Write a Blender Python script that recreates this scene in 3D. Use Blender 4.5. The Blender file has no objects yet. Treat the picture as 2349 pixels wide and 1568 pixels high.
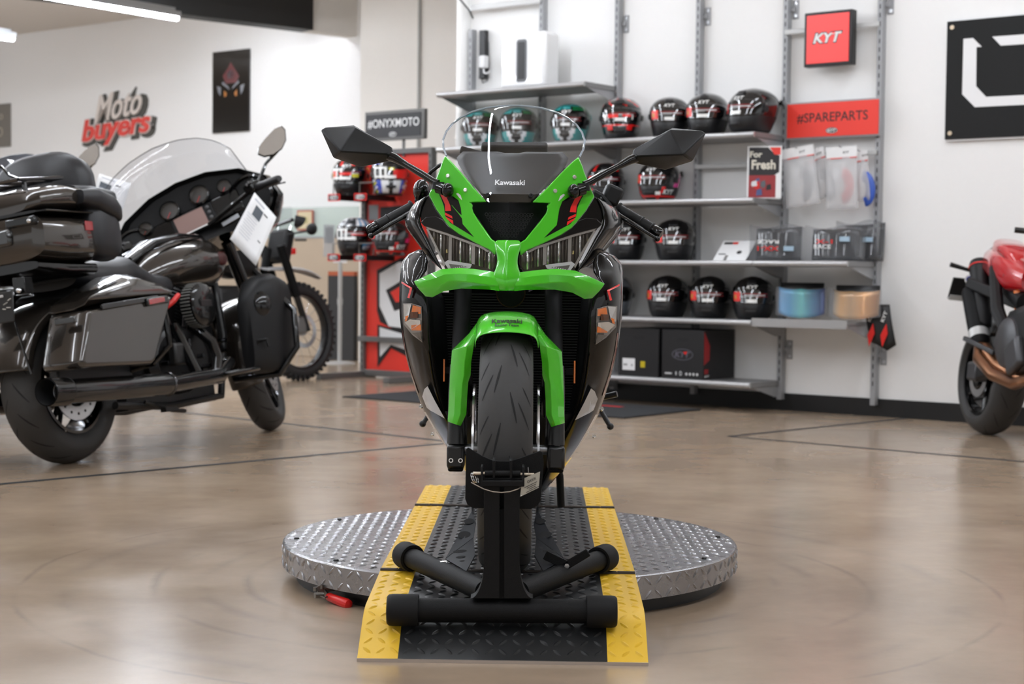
import bpy, math, random
from mathutils import Vector, Matrix, Euler
random.seed(7)
SC = bpy.context.scene
COL = SC.collection
PI = math.pi
V = Vector

# ---------------------------------------------------------------- camera
FPX, CX, CY = 3743.0, 1174.5, 784.0
PITCH, ROLL, CAMH = 0.0408311, 0.0113465, 0.82
_f = V((0, math.cos(PITCH), -math.sin(PITCH)))
_r0 = V((1, 0, 0)); _u0 = V((0, math.sin(PITCH), math.cos(PITCH)))
CAM_R = _r0*math.cos(ROLL) + _u0*math.sin(ROLL)
CAM_U = -_r0*math.sin(ROLL) + _u0*math.cos(ROLL)
CAM_F = _f
CAM_P = V((0, 0, CAMH))
cam_d = bpy.data.cameras.new('camera')
cam = bpy.data.objects.new('camera', cam_d)
COL.objects.link(cam)
SC.camera = cam
_m = Matrix((CAM_R, CAM_U, -CAM_F)).transposed().to_4x4()
_m.translation = CAM_P
cam.matrix_world = _m
cam_d.sensor_width = 36.0
cam_d.lens = FPX*36.0/2349.0
cam_d.clip_start = 0.05
cam_d.clip_end = 200
cam_d.dof.use_dof = True
cam_d.dof.focus_distance = 3.95
cam_d.dof.aperture_fstop = 5.6

# ---------------------------------------------------------------- world, exposure
world = bpy.data.worlds.new('World')
SC.world = world
world.use_nodes = True
world.node_tree.nodes['Background'].inputs[0].default_value = (0.96, 0.98, 1.0, 1)
world.node_tree.nodes['Background'].inputs[1].default_value = 0.85  # uniform fill light entering by the unbuilt open side behind the camera
SC.view_settings.view_transform = 'Standard'
SC.view_settings.look = 'None'
SC.view_settings.exposure = 0.0
SC.view_settings.gamma = 1.0
SC.view_settings.use_curve_mapping = False
TUBE_POWER = 74.0        # emission strength of the LED tubes on the ceiling

# ---------------------------------------------------------------- geometry of the place
WA = 0.6641716                       # the shelf wall stands at 38 degrees to the picture plane
U = V((math.cos(WA), -math.sin(WA), 0))      # along the wall, to the right
N = V((-math.sin(WA), -math.cos(WA), 0))     # out of the wall, into the room
Z = V((0, 0, 1))
W0 = V((-0.28755, 11.7131, 0))       # foot of the first upright
BAY = 0.6295
CEIL = 3.6

def ray(px, py):
    return CAM_F*FPX + CAM_R*(px-CX) + CAM_U*(CY-py)
def at(px, py, D):
    d = ray(px, py); return CAM_P + d*(D/d.y)
def onz(px, py, z=0.0):
    d = ray(px, py); return CAM_P + d*((z-CAMH)/d.z)
def onwall(px, py, w=0.0, base=W0):
    d = ray(px, py); p = base + N*w
    return CAM_P + d*(((p-CAM_P).dot(N))/d.dot(N))
def wall(t, w, z):
    return W0 + U*t + N*w + Z*z
def frame(o, x, y, z):
    m = Matrix((x, y, z)).transposed().to_4x4(); m.translation = o; return m
WALLM = Matrix((U, -N, Z)).transposed().to_3x3()     # local x along the wall, y into it, z up

# ---------------------------------------------------------------- materials
def lin(c):
    return tuple((x/255/12.92 if x/255 <= 0.04045 else ((x/255+0.055)/1.055)**2.4) for x in c)
MATS = {}
def mat(name, rgb, rough=0.5, metal=0.0, coat=0.0, spec=0.5, trans=0.0, alpha=1.0, emit=0.0, ior=1.5, coat_rough=0.03):
    if name in MATS: return MATS[name]
    m = bpy.data.materials.new(name); m.use_nodes = True
    b = m.node_tree.nodes['Principled BSDF']
    b.inputs['Base Color'].default_value = (*lin(rgb), 1)
    b.inputs['Roughness'].default_value = rough
    b.inputs['Metallic'].default_value = metal
    b.inputs['Coat Weight'].default_value = coat
    b.inputs['Coat Roughness'].default_value = coat_rough
    b.inputs['Specular IOR Level'].default_value = spec
    b.inputs['IOR'].default_value = ior
    b.inputs['Transmission Weight'].default_value = trans
    b.inputs['Alpha'].default_value = alpha
    if emit:
        b.inputs['Emission Color'].default_value = (*lin(rgb), 1)
        b.inputs['Emission Strength'].default_value = emit
    MATS[name] = m
    return m
def bsdf(m): return m.node_tree.nodes['Principled BSDF']
def node(m, kind, **kw):
    n = m.node_tree.nodes.new(kind)
    for k, v in kw.items():
        if k in n.inputs.keys(): n.inputs[k].default_value = v
        else: setattr(n, k, v)
    return n
def link(m, a, b): m.node_tree.links.new(a, b)
def noisy(m, scale=60, bump=0.0, col=0.0, detail=4, rough=0.0):
    """small procedural variation of colour, gloss and relief"""
    t = node(m, 'ShaderNodeTexCoord')
    n = node(m, 'ShaderNodeTexNoise'); n.inputs['Scale'].default_value = scale; n.inputs['Detail'].default_value = detail
    link(m, t.outputs['Object'], n.inputs['Vector'])
    b = bsdf(m)
    if col:
        c = b.inputs['Base Color'].default_value[:]
        mx = node(m, 'ShaderNodeMix', data_type='RGBA')
        mx.inputs[6].default_value = tuple(x*(1-col) for x in c[:3])+(1,)
        mx.inputs[7].default_value = tuple(min(1, x*(1+col)) for x in c[:3])+(1,)
        link(m, n.outputs['Fac'], mx.inputs[0]); link(m, mx.outputs[2], b.inputs['Base Color'])
    if rough:
        r = b.inputs['Roughness'].default_value
        mr = node(m, 'ShaderNodeMapRange'); mr.inputs[3].default_value = max(0, r-rough); mr.inputs[4].default_value = r+rough
        link(m, n.outputs['Fac'], mr.inputs[0]); link(m, mr.outputs[0], b.inputs['Roughness'])
    if bump:
        bp = node(m, 'ShaderNodeBump'); bp.inputs['Strength'].default_value = bump; bp.inputs['Distance'].default_value = 0.002
        link(m, n.outputs['Fac'], bp.inputs['Height']); link(m, bp.outputs[0], b.inputs['Normal'])
    return m

# ---------------------------------------------------------------- mesh builder
class MB:
    def __init__(s): s.v = []; s.f = []; s.mi = []; s.cur = 0; s.M = None
    def add(s, vs, fs, mi=None):
        o = len(s.v)
        for p in vs:
            p = V(p); s.v.append(s.M @ p if s.M else p)
        for f in fs:
            s.f.append([o+i for i in f]); s.mi.append(s.cur if mi is None else mi)
        return s
    def box(s, c, size, rot=None, mi=None):
        c = V(c); hx, hy, hz = size[0]/2, size[1]/2, size[2]/2
        vs = [V((sx*hx, sy*hy, sz*hz)) for sz in (-1, 1) for sx, sy in ((-1, -1), (1, -1), (1, 1), (-1, 1))]
        if rot is not None:
            R = rot if isinstance(rot, Matrix) else Euler(rot).to_matrix()
            vs = [R @ p for p in vs]
        return s.add([c+p for p in vs], [(3, 2, 1, 0), (4, 5, 6, 7), (0, 1, 5, 4), (1, 2, 6, 5), (2, 3, 7, 6), (3, 0, 4, 7)], mi)
    def beam(s, a, b, w, h, up=Z, mi=None):
        a, b = V(a), V(b); d = (b-a); L = d.length; d.normalize()
        x = d.cross(up)
        if x.length < 1e-6: x = d.cross(V((1, 0, 0)))
        x.normalize(); y = x.cross(d)
        R = Matrix((x, d, y)).transposed()
        return s.box((a+b)/2, (w, L, h), R, mi)
    def loft(s, rings, closed=True, cap0=True, cap1=True, mi=None):
        n = len(rings[0]); vs = [p for r in rings for p in r]; fs = []
        for i in range(len(rings)-1):
            for j in range(n if closed else n-1):
                k = (j+1) % n
                fs.append((i*n+j, i*n+k, (i+1)*n+k, (i+1)*n+j))
        if closed and cap0: fs.append(tuple(range(n-1, -1, -1)))
        if closed and cap1: fs.append(tuple((len(rings)-1)*n+j for j in range(n)))
        return s.add(vs, fs, mi)
    def tube(s, pts, r, n=10, cap=True, mi=None, flat=1.0):
        pts = [V(p) for p in pts]; rs = r if isinstance(r, (list, tuple)) else [r]*len(pts)
        rings = []; px = None
        for i, p in enumerate(pts):
            d = (pts[min(i+1, len(pts)-1)]-pts[max(i-1, 0)]).normalized()
            if px is None:
                px = d.cross(Z)
                if px.length < 1e-3: px = d.cross(V((0, 1, 0)))
            px = (px-d*px.dot(d)).normalized(); py = d.cross(px)
            rings.append([p+(px*math.cos(2*PI*k/n)+py*math.sin(2*PI*k/n)*flat)*rs[i] for k in range(n)])
        return s.loft(rings, True, cap, cap, mi)
    def cyl(s, a, b, r0, r1=None, n=20, cap=True, mi=None):
        return s.tube([a, b], [r0, r0 if r1 is None else r1], n, cap, mi)
    def lathe(s, prof, a, axis, n=32, closed=False, mi=None, a0=0, a1=2*PI):
        """prof: list of (radius, height along axis)"""
        a, ax = V(a), V(axis).normalized()
        x = ax.cross(Z)
        if x.length < 1e-3: x = ax.cross(V((0, 1, 0)))
        x.normalize(); y = ax.cross(x)
        full = abs(a1-a0-2*PI) < 1e-6
        cnt = n if full else n+1
        rings = []
        for k in range(cnt):
            t = a0+(a1-a0)*k/n; e = x*math.cos(t)+y*math.sin(t)
            rings.append([a+e*r+ax*h for r, h in prof])
        m = len(prof); vs = [p for r in rings for p in r]; fs = []
        for k in range(n):
            k2 = (k+1) % cnt
            for j in range(m if closed else m-1):
                j2 = (j+1) % m
                fs.append((k*m+j, k2*m+j, k2*m+j2, k*m+j2))
        return s.add(vs, fs, mi)
    def torus(s, c, axis, R, r, n=40, k=10, mi=None):
        return s.lathe([(R+r*math.cos(2*PI*j/k), r*math.sin(2*PI*j/k)) for j in range(k)], c, axis, n, True, mi)
    def prism(s, poly, o, x, y, z, h, mi=None):
        """2D polygon in the plane (o, x, y), pushed h along z"""
        o, x, y, z = V(o), V(x), V(y), V(z); n = len(poly)
        vs = [o+x*p[0]+y*p[1] for p in poly]; vs += [p+z*h for p in vs]
        fs = [tuple(range(n-1, -1, -1)), tuple(range(n, 2*n))]+[(i, (i+1) % n, n+(i+1) % n, n+i) for i in range(n)]
        return s.add(vs, fs, mi)
    def sphere(s, c, r, n=20, m=12, mi=None):
        c = V(c); r = r if isinstance(r, (tuple, list)) else (r, r, r)
        rings = [[c+V((r[0]*math.sin(PI*i/m)*math.cos(2*PI*j/n), r[1]*math.sin(PI*i/m)*math.sin(2*PI*j/n), r[2]*math.cos(PI*i/m))) for j in range(n)] for i in range(m, -1, -1)]
        rings[0] = [p+V((1e-5*math.cos(j), 1e-5*math.sin(j), 0)) for j, p in enumerate(rings[0])]
        return s.loft(rings, True, True, True, mi)
    def grid(s, rows, mi=None):
        return s.loft(rows, False, False, False, mi)
    def build(s, name, mats, parent=None, bevel=0, sub=0, solid=0, ang=35, flat=False, off=0.0, label=None, seg=2):
        me = bpy.data.meshes.new(name)
        me.from_pydata([tuple(p) for p in s.v], [], s.f)
        if not isinstance(mats, (list, tuple)): mats = [mats]
        for m in mats: me.materials.append(m)
        me.polygons.foreach_set('material_index', s.mi)
        me.update()
        if not flat:
            me.polygons.foreach_set('use_smooth', [True]*len(me.polygons))
            if ang < 180: me.set_sharp_from_angle(angle=math.radians(ang))
        o = bpy.data.objects.new(name, me); COL.objects.link(o)
        if parent: o.parent = parent
        if solid:
            md = o.modifiers.new('thick', 'SOLIDIFY'); md.thickness = solid; md.offset = off; md.use_even_offset = False
        if bevel:
            md = o.modifiers.new('bevel', 'BEVEL'); md.width = bevel; md.segments = seg; md.limit_method = 'ANGLE'; md.angle_limit = math.radians(38)
        if sub:
            md = o.modifiers.new('sub', 'SUBSURF'); md.levels = sub; md.render_levels = sub
        if label: o['label'] = label
        return o

def tag(o, label=None, cat=None, group=None, kind=None):
    if label: o['label'] = label
    if cat: o['category'] = cat
    if group: o['group'] = group
    if kind: o['kind'] = kind
    return o
def empty(name, loc=(0, 0, 0), rz=0.0, label=None, cat=None, group=None, mat3=None):
    o = bpy.data.objects.new(name, None); COL.objects.link(o)
    o.empty_display_size = 0.05
    if mat3 is not None:
        m = mat3.to_4x4(); m.translation = V(loc); o.matrix_world = m
    else:
        o.location = loc; o.rotation_euler = (0, 0, rz)
    return tag(o, label, cat, group)
KIDS = {}
def kids(o): return [c for c in bpy.data.objects if c.parent == o]
def dup(o, parent=None):
    c = o.copy(); COL.objects.link(c); c.parent = parent
    for k in kids(o): dup(k, c)
    return c

def text_geo(txt, size=1.0, ext=0.0, off=0.0, shear=0.0, space=1.0, align='CENTER', res=3):
    cu = bpy.data.curves.new('t', 'FONT'); cu.body = txt; cu.size = size; cu.extrude = ext
    cu.offset = off; cu.shear = shear; cu.space_character = space; cu.align_x = align; cu.align_y = 'CENTER'; cu.resolution_u = res
    ob = bpy.data.objects.new('t', cu)
    me = bpy.data.meshes.new_from_object(ob)
    vs = [V(v.co) for v in me.vertices]; fs = [tuple(p.vertices) for p in me.polygons]
    bpy.data.objects.remove(ob); bpy.data.curves.remove(cu); bpy.data.meshes.remove(me)
    return vs, fs
def add_text(mb, txt, o, x, y, h, w=None, ext=0.0, off=0.0, shear=0.0, mi=None, space=1.0, lift=0.0008, fn=None):
    """lettering in the plane (o; x right, y up): h is the capital height, w the full width"""
    x, y = V(x).normalized(), V(y).normalized(); z = x.cross(y)
    vs, fs = text_geo(txt, 1.0, 0.0, off, shear, space)
    x0 = min(p.x for p in vs); x1 = max(p.x for p in vs); y0 = min(p.y for p in vs); y1 = max(p.y for p in vs)
    sy = h/(y1-y0); sx = sy if w is None else w/(x1-x0)
    out = []
    for p in vs:
        a, b = (p.x-(x0+x1)/2)*sx, (p.y-(y0+y1)/2)*sy
        out.append(fn(a, b) if fn else V(o)+x*a+y*b+z*(lift+ext))
    if ext:
        n = len(out); base = [p-z*ext for p in out]
        edges = {}
        for f in fs:
            for i in range(len(f)):
                e = (f[i], f[(i+1) % len(f)]); edges[e] = 1
        side = [(e[0], e[1], n+e[1], n+e[0]) for e in edges if (e[1], e[0]) not in edges]
        mb.add(out+base, list(fs)+[(a[0], a[3], a[2], a[1]) for a in side], mi)
    else:
        mb.add(out, fs, mi)
    return mb
# ================================================================ THE ROOM
M_wall = noisy(mat('white_wall_paint', (242, 241, 239), 0.62), 35, 0.06, 0.012)
M_warmwall = noisy(mat('warm_wall_paint', (240, 236, 229), 0.6), 30, 0.06, 0.015)
M_ceil = noisy(mat('ceiling_paint', (222, 217, 210), 0.75), 20, 0.05, 0.02)
M_black = mat('black_base', (18, 18, 19), 0.45)
M_beam = noisy(mat('black_beam_paint', (27, 27, 27), 0.55), 30, 0.05, 0.1)

# polished concrete: mottled tan, faint tyre rings round the turntable
M_floor = mat('polished_concrete', (168, 146, 124), 0.2, spec=0.55)
def floor_nodes(m):
    b = bsdf(m); t = node(m, 'ShaderNodeTexCoord')
    n1 = node(m, 'ShaderNodeTexNoise'); n1.inputs['Scale'].default_value = 0.9; n1.inputs['Detail'].default_value = 8; n1.inputs['Roughness'].default_value = 0.62
    n2 = node(m, 'ShaderNodeTexNoise'); n2.inputs['Scale'].default_value = 3.5; n2.inputs['Detail'].default_value = 5
    n3 = node(m, 'ShaderNodeTexNoise'); n3.inputs['Scale'].default_value = 160.0; n3.inputs['Detail'].default_value = 2
    for n in (n1, n2, n3): link(m, t.outputs['Object'], n.inputs['Vector'])
    cr = node(m, 'ShaderNodeValToRGB'); e = cr.color_ramp.elements
    e[0].position = 0.3; e[0].color = (*lin((138, 119, 100)), 1)
    e[1].position = 0.72; e[1].color = (*lin((180, 161, 140)), 1)
    k = cr.color_ramp.elements.new(0.5); k.color = (*lin((160, 140, 119)), 1)
    mx = node(m, 'ShaderNodeMath', operation='MULTIPLY_ADD'); mx.inputs[1].default_value = 0.22
    link(m, n2.outputs['Fac'], mx.inputs[0])
    mm = node(m, 'ShaderNodeMath', operation='MULTIPLY'); mm.inputs[1].default_value = 0.78
    link(m, n1.outputs['Fac'], mm.inputs[0]); link(m, mm.outputs[0], mx.inputs[2])
    link(m, mx.outputs[0], cr.inputs[0])
    # ring marks: distance from the turntable's middle
    vm = node(m, 'ShaderNodeVectorMath', operation='DISTANCE'); vm.inputs[1].default_value = (0.0, 4.41, 0.0)
    link(m, t.outputs['Object'], vm.inputs[0])
    wob = node(m, 'ShaderNodeMath', operation='MULTIPLY_ADD'); wob.inputs[1].default_value = 0.10
    link(m, n1.outputs['Fac'], wob.inputs[0]); link(m, vm.outputs['Value'], wob.inputs[2])
    last = cr.outputs[0]
    for rad, wid, st in ((1.0, .018, .30), (0.87, .03, .22), (1.22, .05, .2), (0.76, .02, .3), (1.34, .012, .25)):
        s1 = node(m, 'ShaderNodeMath', operation='SUBTRACT'); s1.inputs[1].default_value = rad; link(m, wob.outputs[0], s1.inputs[0])
        s2 = node(m, 'ShaderNodeMath', operation='ABSOLUTE'); link(m, s1.outputs[0], s2.inputs[0])
        s3 = node(m, 'ShaderNodeMapRange'); s3.inputs[1].default_value = 0; s3.inputs[2].default_value = wid; s3.inputs[3].default_value = st; s3.inputs[4].default_value = 0
        link(m, s2.outputs[0], s3.inputs[0])
        nn = node(m, 'ShaderNodeTexNoise'); nn.inputs['Scale'].default_value = 1.6+rad; nn.inputs['Detail'].default_value = 3
        link(m, t.outputs['Object'], nn.inputs['Vector'])
        ms = node(m, 'ShaderNodeMapRange'); ms.inputs[1].default_value = 0.42; ms.inputs[2].default_value = 0.6
        link(m, nn.outputs['Fac'], ms.inputs[0])
        s4 = node(m, 'ShaderNodeMath', operation='MULTIPLY'); link(m, s3.outputs[0], s4.inputs[0]); link(m, ms.outputs[0], s4.inputs[1])
        mc = node(m, 'ShaderNodeMix', data_type='RGBA'); mc.inputs[7].default_value = (*lin((96, 88, 82)), 1)
        link(m, s4.outputs[0], mc.inputs[0]); link(m, last, mc.inputs[6]); last = mc.outputs[2]
    link(m, last, b.inputs['Base Color'])
    rr = node(m, 'ShaderNodeMapRange'); rr.inputs[3].default_value = 0.12; rr.inputs[4].default_value = 0.30
    link(m, n2.outputs['Fac'], rr.inputs[0]); link(m, rr.outputs[0], b.inputs['Roughness'])
    bp = node(m, 'ShaderNodeBump'); bp.inputs['Strength'].default_value = 0.012; bp.inputs['Distance'].default_value = 0.003
    link(m, n2.outputs['Fac'], bp.inputs['Height'])
    bp2 = node(m, 'ShaderNodeBump'); bp2.inputs['Strength'].default_value = 0.012; bp2.inputs['Distance'].default_value = 0.001
    link(m, n3.outputs['Fac'], bp2.inputs['Height']); link(m, bp.outputs[0], bp2.inputs['Normal'])
    link(m, bp2.outputs[0], b.inputs['Normal'])
floor_nodes(M_floor)

def structure(name, mb, m, **kw):
    o = mb.build(name, m, **kw); o['kind'] = 'structure'; return o
structure('floor', MB().box((0, 8, -0.05), (40, 40, 0.1)), M_floor)
structure('ceiling', MB().box((0, 9, CEIL+0.05), (40, 34, 0.1)), M_ceil)

T_END = -0.10
def wall_slab(p, L, h, th=0.15, z0=0.0):      # slab whose visible face runs from p along U
    mb = MB(); mb.box(V(p)+U*(L/2)-N*(th/2)+Z*(z0+h/2), (L, th, h), WALLM); return mb
structure('wall_right', wall_slab(wall(T_END, 0, 0), 13, CEIL), M_wall)
structure('baseboard_right', wall_slab(wall(T_END, 0.012, 0), 13, 0.106, 0.012), M_black)
# column wall behind the helmet rack, then the far left wall
PC = onz(822, 831); PC.z = 0
colM = MB(); colM.box(PC+U*0.75-N*0.5+Z*CEIL/2, (1.5, 1.0, CEIL), WALLM)
structure('wall_column', colM, M_warmwall)
PL = at(350, 42, 17.94); PL.z = 0
structure('wall_left', wall_slab(PL-U*9, 9+3.2, CEIL), M_wall)
# white bulkhead over the gap between beam and column, black steel beam in front of it
ba = at(300, 28, 14.6); bb = at(705, 67, 15.75)
ba.z = bb.z = (ba.z+bb.z)/2
bdir = (bb-ba).normalized(); bn = bdir.cross(Z)
beam = MB(); L0 = bb-bdir*7
beam.beam((L0+bb)/2*1.0+V((0, 0, 0.30))-(L0-bb)/2*1.0, (L0+bb)/2+V((0, 0, 0.30))+(L0-bb)/2, 0.22, 0.60)
structure('trim_1', beam, M_beam, bevel=0.004)
blk = MB(); blk.beam(bb+V((0, 0, 0.31))-bdir*0.0-bn*0.03, bb+bdir*0.8+V((0, 0, 0.31))-bn*0.03, 0.16, 0.62)
structure('trim_2', blk, M_ceil)

# saw-cut joints in the slab
M_joint = mat('joint_filler', (38, 42, 44), 0.6)
def joint(i, a, b, w=0.042, e0=0.0, e1=0.0):
    a, b = onz(*a), onz(*b); d = (b-a).normalized(); x = d.cross(Z); a = a-d*e0; b = b+d*e1
    structure('trim_%d' % i, MB().add([a-x*w/2+Z*.0008, b-x*w/2+Z*.0008, b+x*w/2+Z*.0008, a+x*w/2+Z*.0008], [(0, 1, 2, 3)]), M_joint)
def ext(a, b, k): return (a[0]+(b[0]-a[0])*k, a[1]+(b[1]-a[1])*k)
joint(3, (0, 1110), (1022, 1016.5), e0=3.0); joint(4, (560, 961), (1022, 1011.5), e0=1.5)
joint(5, (1672, 1000.5), (2349, 1058.5), e1=3.0); joint(6, (1672, 1000.5), (2085, 958.5))
# rest of the two long cuts, hidden behind the motorcycle
joint(7, (1022, 1016.5), (1140, 1005.5)); joint(8, (1022, 1011.5), (1140, 1022))

# ---------------------------------------------------------------- LED tubes on the ceiling
M_led = mat('led_diffuser', (240, 246, 255), 0.4, emit=TUBE_POWER)
M_alu = mat('brushed_aluminium', (176, 178, 180), 0.35, metal=0.9)
def led(p, n_dir, length=2.4, label='', first=[None]):
    if first[0] is None:
        e = empty('ceiling_light', (0, 0, 0), 0, 'x', 'light', 'LED tubes under the ceiling')
        h = MB().box((0, 0, 0.045), (0.075, length, 0.05)); h.box((0, 0, 0.085), (0.03, length*.96, 0.03)); h.build('housing', M_alu, e, bevel=0.004)
        d = MB(); d.tube([(0, -length/2+.02, 0.012), (0, length/2-.02, 0.012)], 0.026, 14); d.build('diffuser', M_led, e)
        first[0] = e
    else: e = dup(first[0])
    e.location = p; e.rotation_euler = (0, 0, math.atan2(-n_dir.x, n_dir.y)); e['label'] = label
    return e
LZ = 3.3
def ceil_at(px, py): return onz(px, py, LZ)
pe = onz(410, 45, 3.05)
led(pe+N*1.2, N, label='LED tube crossing the top left corner beside the black beam')
pe2 = onz(34, 92, 3.05)
led(pe2+N*1.2, N, label='LED tube whose end shows at the left edge below the long tube')
for k, (t, w) in enumerate([(-2.2, 1.9), (-2.2, 4.4), (-2.2, 6.9), (0.9, 1.9), (0.9, 4.4), (0.9, 6.9), (0.9, 9.4), (4.0, 1.9), (4.0, 4.4), (4.0, 6.9), (4.0, 9.4), (7.1, 1.9), (7.1, 4.4), (7.1, 6.9), (7.1, 9.4), (-5.3, 5.6), (-5.3, 8.1), (-8.2, 1.6), (-8.2, 4.2), (-1.7, 1.2), (-4.3, -1.0), (-7.3, .8)]):  # after the regular rows: unseen tubes added to brighten left wall and column
    led(wall(t, w, LZ), N, label='LED tube on the ceiling outside the picture')
# ================================================================ THE SHELF WALL
M_steel = noisy(mat('grey_powder_coat', (158, 159, 161), 0.42, metal=0.15), 80, 0.03, 0.03)
M_shelf = noisy(mat('shelf_grey', (132, 132, 132), 0.4, metal=0.2), 60, 0.03, 0.03)
M_lip = mat('shelf_lip_grey', (184, 184, 184), 0.3, metal=0.4)  # paler than the shelf: the lip's highlight is put into its colour
M_slot = mat('dark_slot', (22, 22, 23), 0.7)
M_bar = mat('pale_bar', (190, 190, 188), 0.4, metal=0.2)
M_screw = mat('zinc_screw', (200, 203, 206), 0.28, metal=0.9)
LEV = {'A': 2.08, 'B': 1.70, 'C': 1.305, 'D': 0.925, 'E': 0.566, 'F': 0.187}

ORD = ['leftmost', 'second from the left', 'third from the left', 'fourth from the left', 'fifth from the left', 'rightmost']
for i in range(6):
    z0, z1 = 0.068, 3.3
    if i == 0: z1 = 2.56
    mb = MB(); mb.M = frame(wall(i*BAY, 0, 0), U, N, Z)
    mb.box((0, 0.03, (z0+z1)/2), (0.032, 0.052, z1-z0), mi=0)
    z = z0+0.13
    while z < z1-0.03:
        mb.box((0, 0.0561, z), (0.0075, 0.002, 0.027), mi=1); z += 0.0508
    lab = 'grey slotted wall upright, '+('leftmost of the six, partly behind the windscreen', 'second of six, behind the white speaker', 'third of six, at the end of the top shelf', 'fourth of six, behind the middle of the long shelves', 'fifth of six, left of the red signs', 'rightmost of six, holding the signs and visor shelf')[i]
    o = mb.build('wall_upright', [M_steel, M_slot], bevel=0.002, ang=30)
    tag(o, lab, 'upright', 'slotted uprights of the shelf wall')
# screw plates that pin the uprights to the wall
def plate(i, py, word):
    p = onwall(0, 0); 
    q = wall(i*BAY+0.045, 0.004, 0)
    d = ray(1174.5+(q.x/q.y)*FPX, py); z = CAMH+d.z/d.y*q.y
    e = empty('wall_bracket', wall(i*BAY+0.042, 0, z), label='small grey screw plate beside the '+word, cat='bracket', group='screw plates on the uprights', mat3=WALLM)
    MB().box((0, -0.004, 0), (0.042, 0.008, 0.115)).box((-0.012, -0.012, 0), (0.03, 0.016, 0.03)).build('plate', M_steel, e, bevel=0.002)
    for s in (-1, 1):
        b = MB(); b.cyl((0.004, -0.008, s*0.038), (0.004, -0.0115, s*0.038), 0.011, 0.009, 14); b.build('screw', M_screw, e)
plate(2, 55, 'third upright, near the top edge'); plate(3, 38, 'fourth upright, near the top edge')
plate(4, 22, 'fifth upright, above the red square sign'); plate(5, 10, 'rightmost upright, at the top edge')
plate(4, 802, 'fifth upright, low down'); plate(5, 815, 'rightmost upright, low down')

def shelf(t0, t1, lev, lab, depth=0.405, th=0.034, name='wall_shelf', tray=False):
    z = LEV[lev]; L = t1-t0
    e = empty(name, wall((t0+t1)/2, 0, z), label=lab, cat='shelf', group='grey steel wall shelves', mat3=WALLM)
    b = MB()
    b.box((0, -0.05-(depth-.05)/2, -th/2), (L-0.004, depth-0.05, th))
    b.build('panel', M_shelf, e, bevel=0.003)
    lp = MB()
    if tray:
        lp.box((0, -depth-0.006, -0.012), (L-.004, 0.012, 0.05))
    else:
        lp.tube([(-L/2+.002, -depth, -th/2), (L/2-.002, -depth, -th/2)], th/2, 12)
    lp.build('front_lip', M_lip, e)
    for s in (-1, 1):
        k = MB(); x = s*(L/2-0.012)
        k.prism([(-0.056, 0.0), (-0.056, -0.10), (-0.09, -0.10), (-depth+.03, -0.03), (-depth+.03, -0.002)], (x-.0015, 0, -.003), (0, 1, 0), (0, 0, 1), (1, 0, 0), 0.003)
        k.build('bracket', M_steel, e)
    return e
B2 = BAY*2; B4 = BAY*4; B5 = BAY*5
shelf(0, B2, 'A', 'top grey wall shelf, carrying the white speaker')
shelf(0, B2, 'B', 'grey shelf behind the windscreen with the teal helmets')
shelf(B2, B4, 'B', 'grey shelf with three plain black helmets, just below the mirror tip')
shelf(0, B2, 'C', 'grey shelf mostly hidden behind the motorcycle screen, second helmet row')
shelf(B2, B4, 'C', 'grey shelf carrying the red and pink helmets and the upright brochure')
shelf(0, B2, 'D', 'grey shelf at handlebar height, left half, behind the motorcycle')
shelf(B2, B4, 'D', 'grey shelf at handlebar height with a black helmet and white card')
shelf(B4, B5, 'D', 'short grey shelf at the right, carrying bagged black visors')
shelf(0, B2, 'E', 'grey shelf of the lower helmet row, left half, behind the motorcycle')
shelf(B2, B4, 'E', 'grey shelf with three black helmets in the lowest helmet row')
shelf(B4, B5, 'E', 'narrow grey tray with the blue and amber visors', depth=0.40, th=0.02, name='visor_tray', tray=True)
shelf(0, B2, 'F', 'lowest grey shelf, left half, hidden behind the motorcycle')
shelf(B2, B4, 'F', 'lowest grey shelf carrying the black cartons')

# ---------------------------------------------------------------- helmets
def crom(tab, z):
    for i in range(len(tab)-1):
        if z <= tab[i+1][0] or i == len(tab)-2:
            a = tab[max(i-1, 0)]; b = tab[i]; c = tab[i+1]; d = tab[min(i+2, len(tab)-1)]
            t = (z-b[0])/(c[0]-b[0]); t = min(max(t, 0), 1)
            return [0.5*((2*b[k])+(-a[k]+c[k])*t+(2*a[k]-5*b[k]+4*c[k]-d[k])*t*t+(-a[k]+3*b[k]-3*c[k]+d[k])*t**3) for k in range(1, len(b))]
HT = [(0.0, .088, .118, .082), (.012, .100, .142, .094), (.04, .110, .162, .110), (.08, .119, .168, .134), (.12, .1255, .160, .157), (.16, .1285, .150, .170),
      (.195, .124, .138, .168), (.222, .108, .117, .148), (.243, .084, .090, .113), (.257, .053, .056, .070), (.2645, .022, .022, .028), (.266, .004, .004, .004)]
def hsurf(th, z, off=0.0):
    """th = 0 faces front (-y), positive to the wearer's left (viewer's right)"""
    rx, rf, rb = crom(HT, z)
    s, c = math.sin(th), math.cos(th)
    e = 0.92
    ry = rf if c > 0 else rb
    x = (abs(s)**e)*(1 if s > 0 else -1)*rx; y = -(abs(c)**e)*(1 if c > 0 else -1)*ry
    if c > 0 and z < .10: y *= 1+0.04*c*c*(1-z/.10)      # chin bar juts
    p = V((x, y, z)); n = V((x/rx/rx, y/ry/ry, 0)).normalized()
    if z > .2: n = (n*(1-(z-.2)/.066)+Z*((z-.2)/.066)*1.2).normalized()
    return p+n*off
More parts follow.
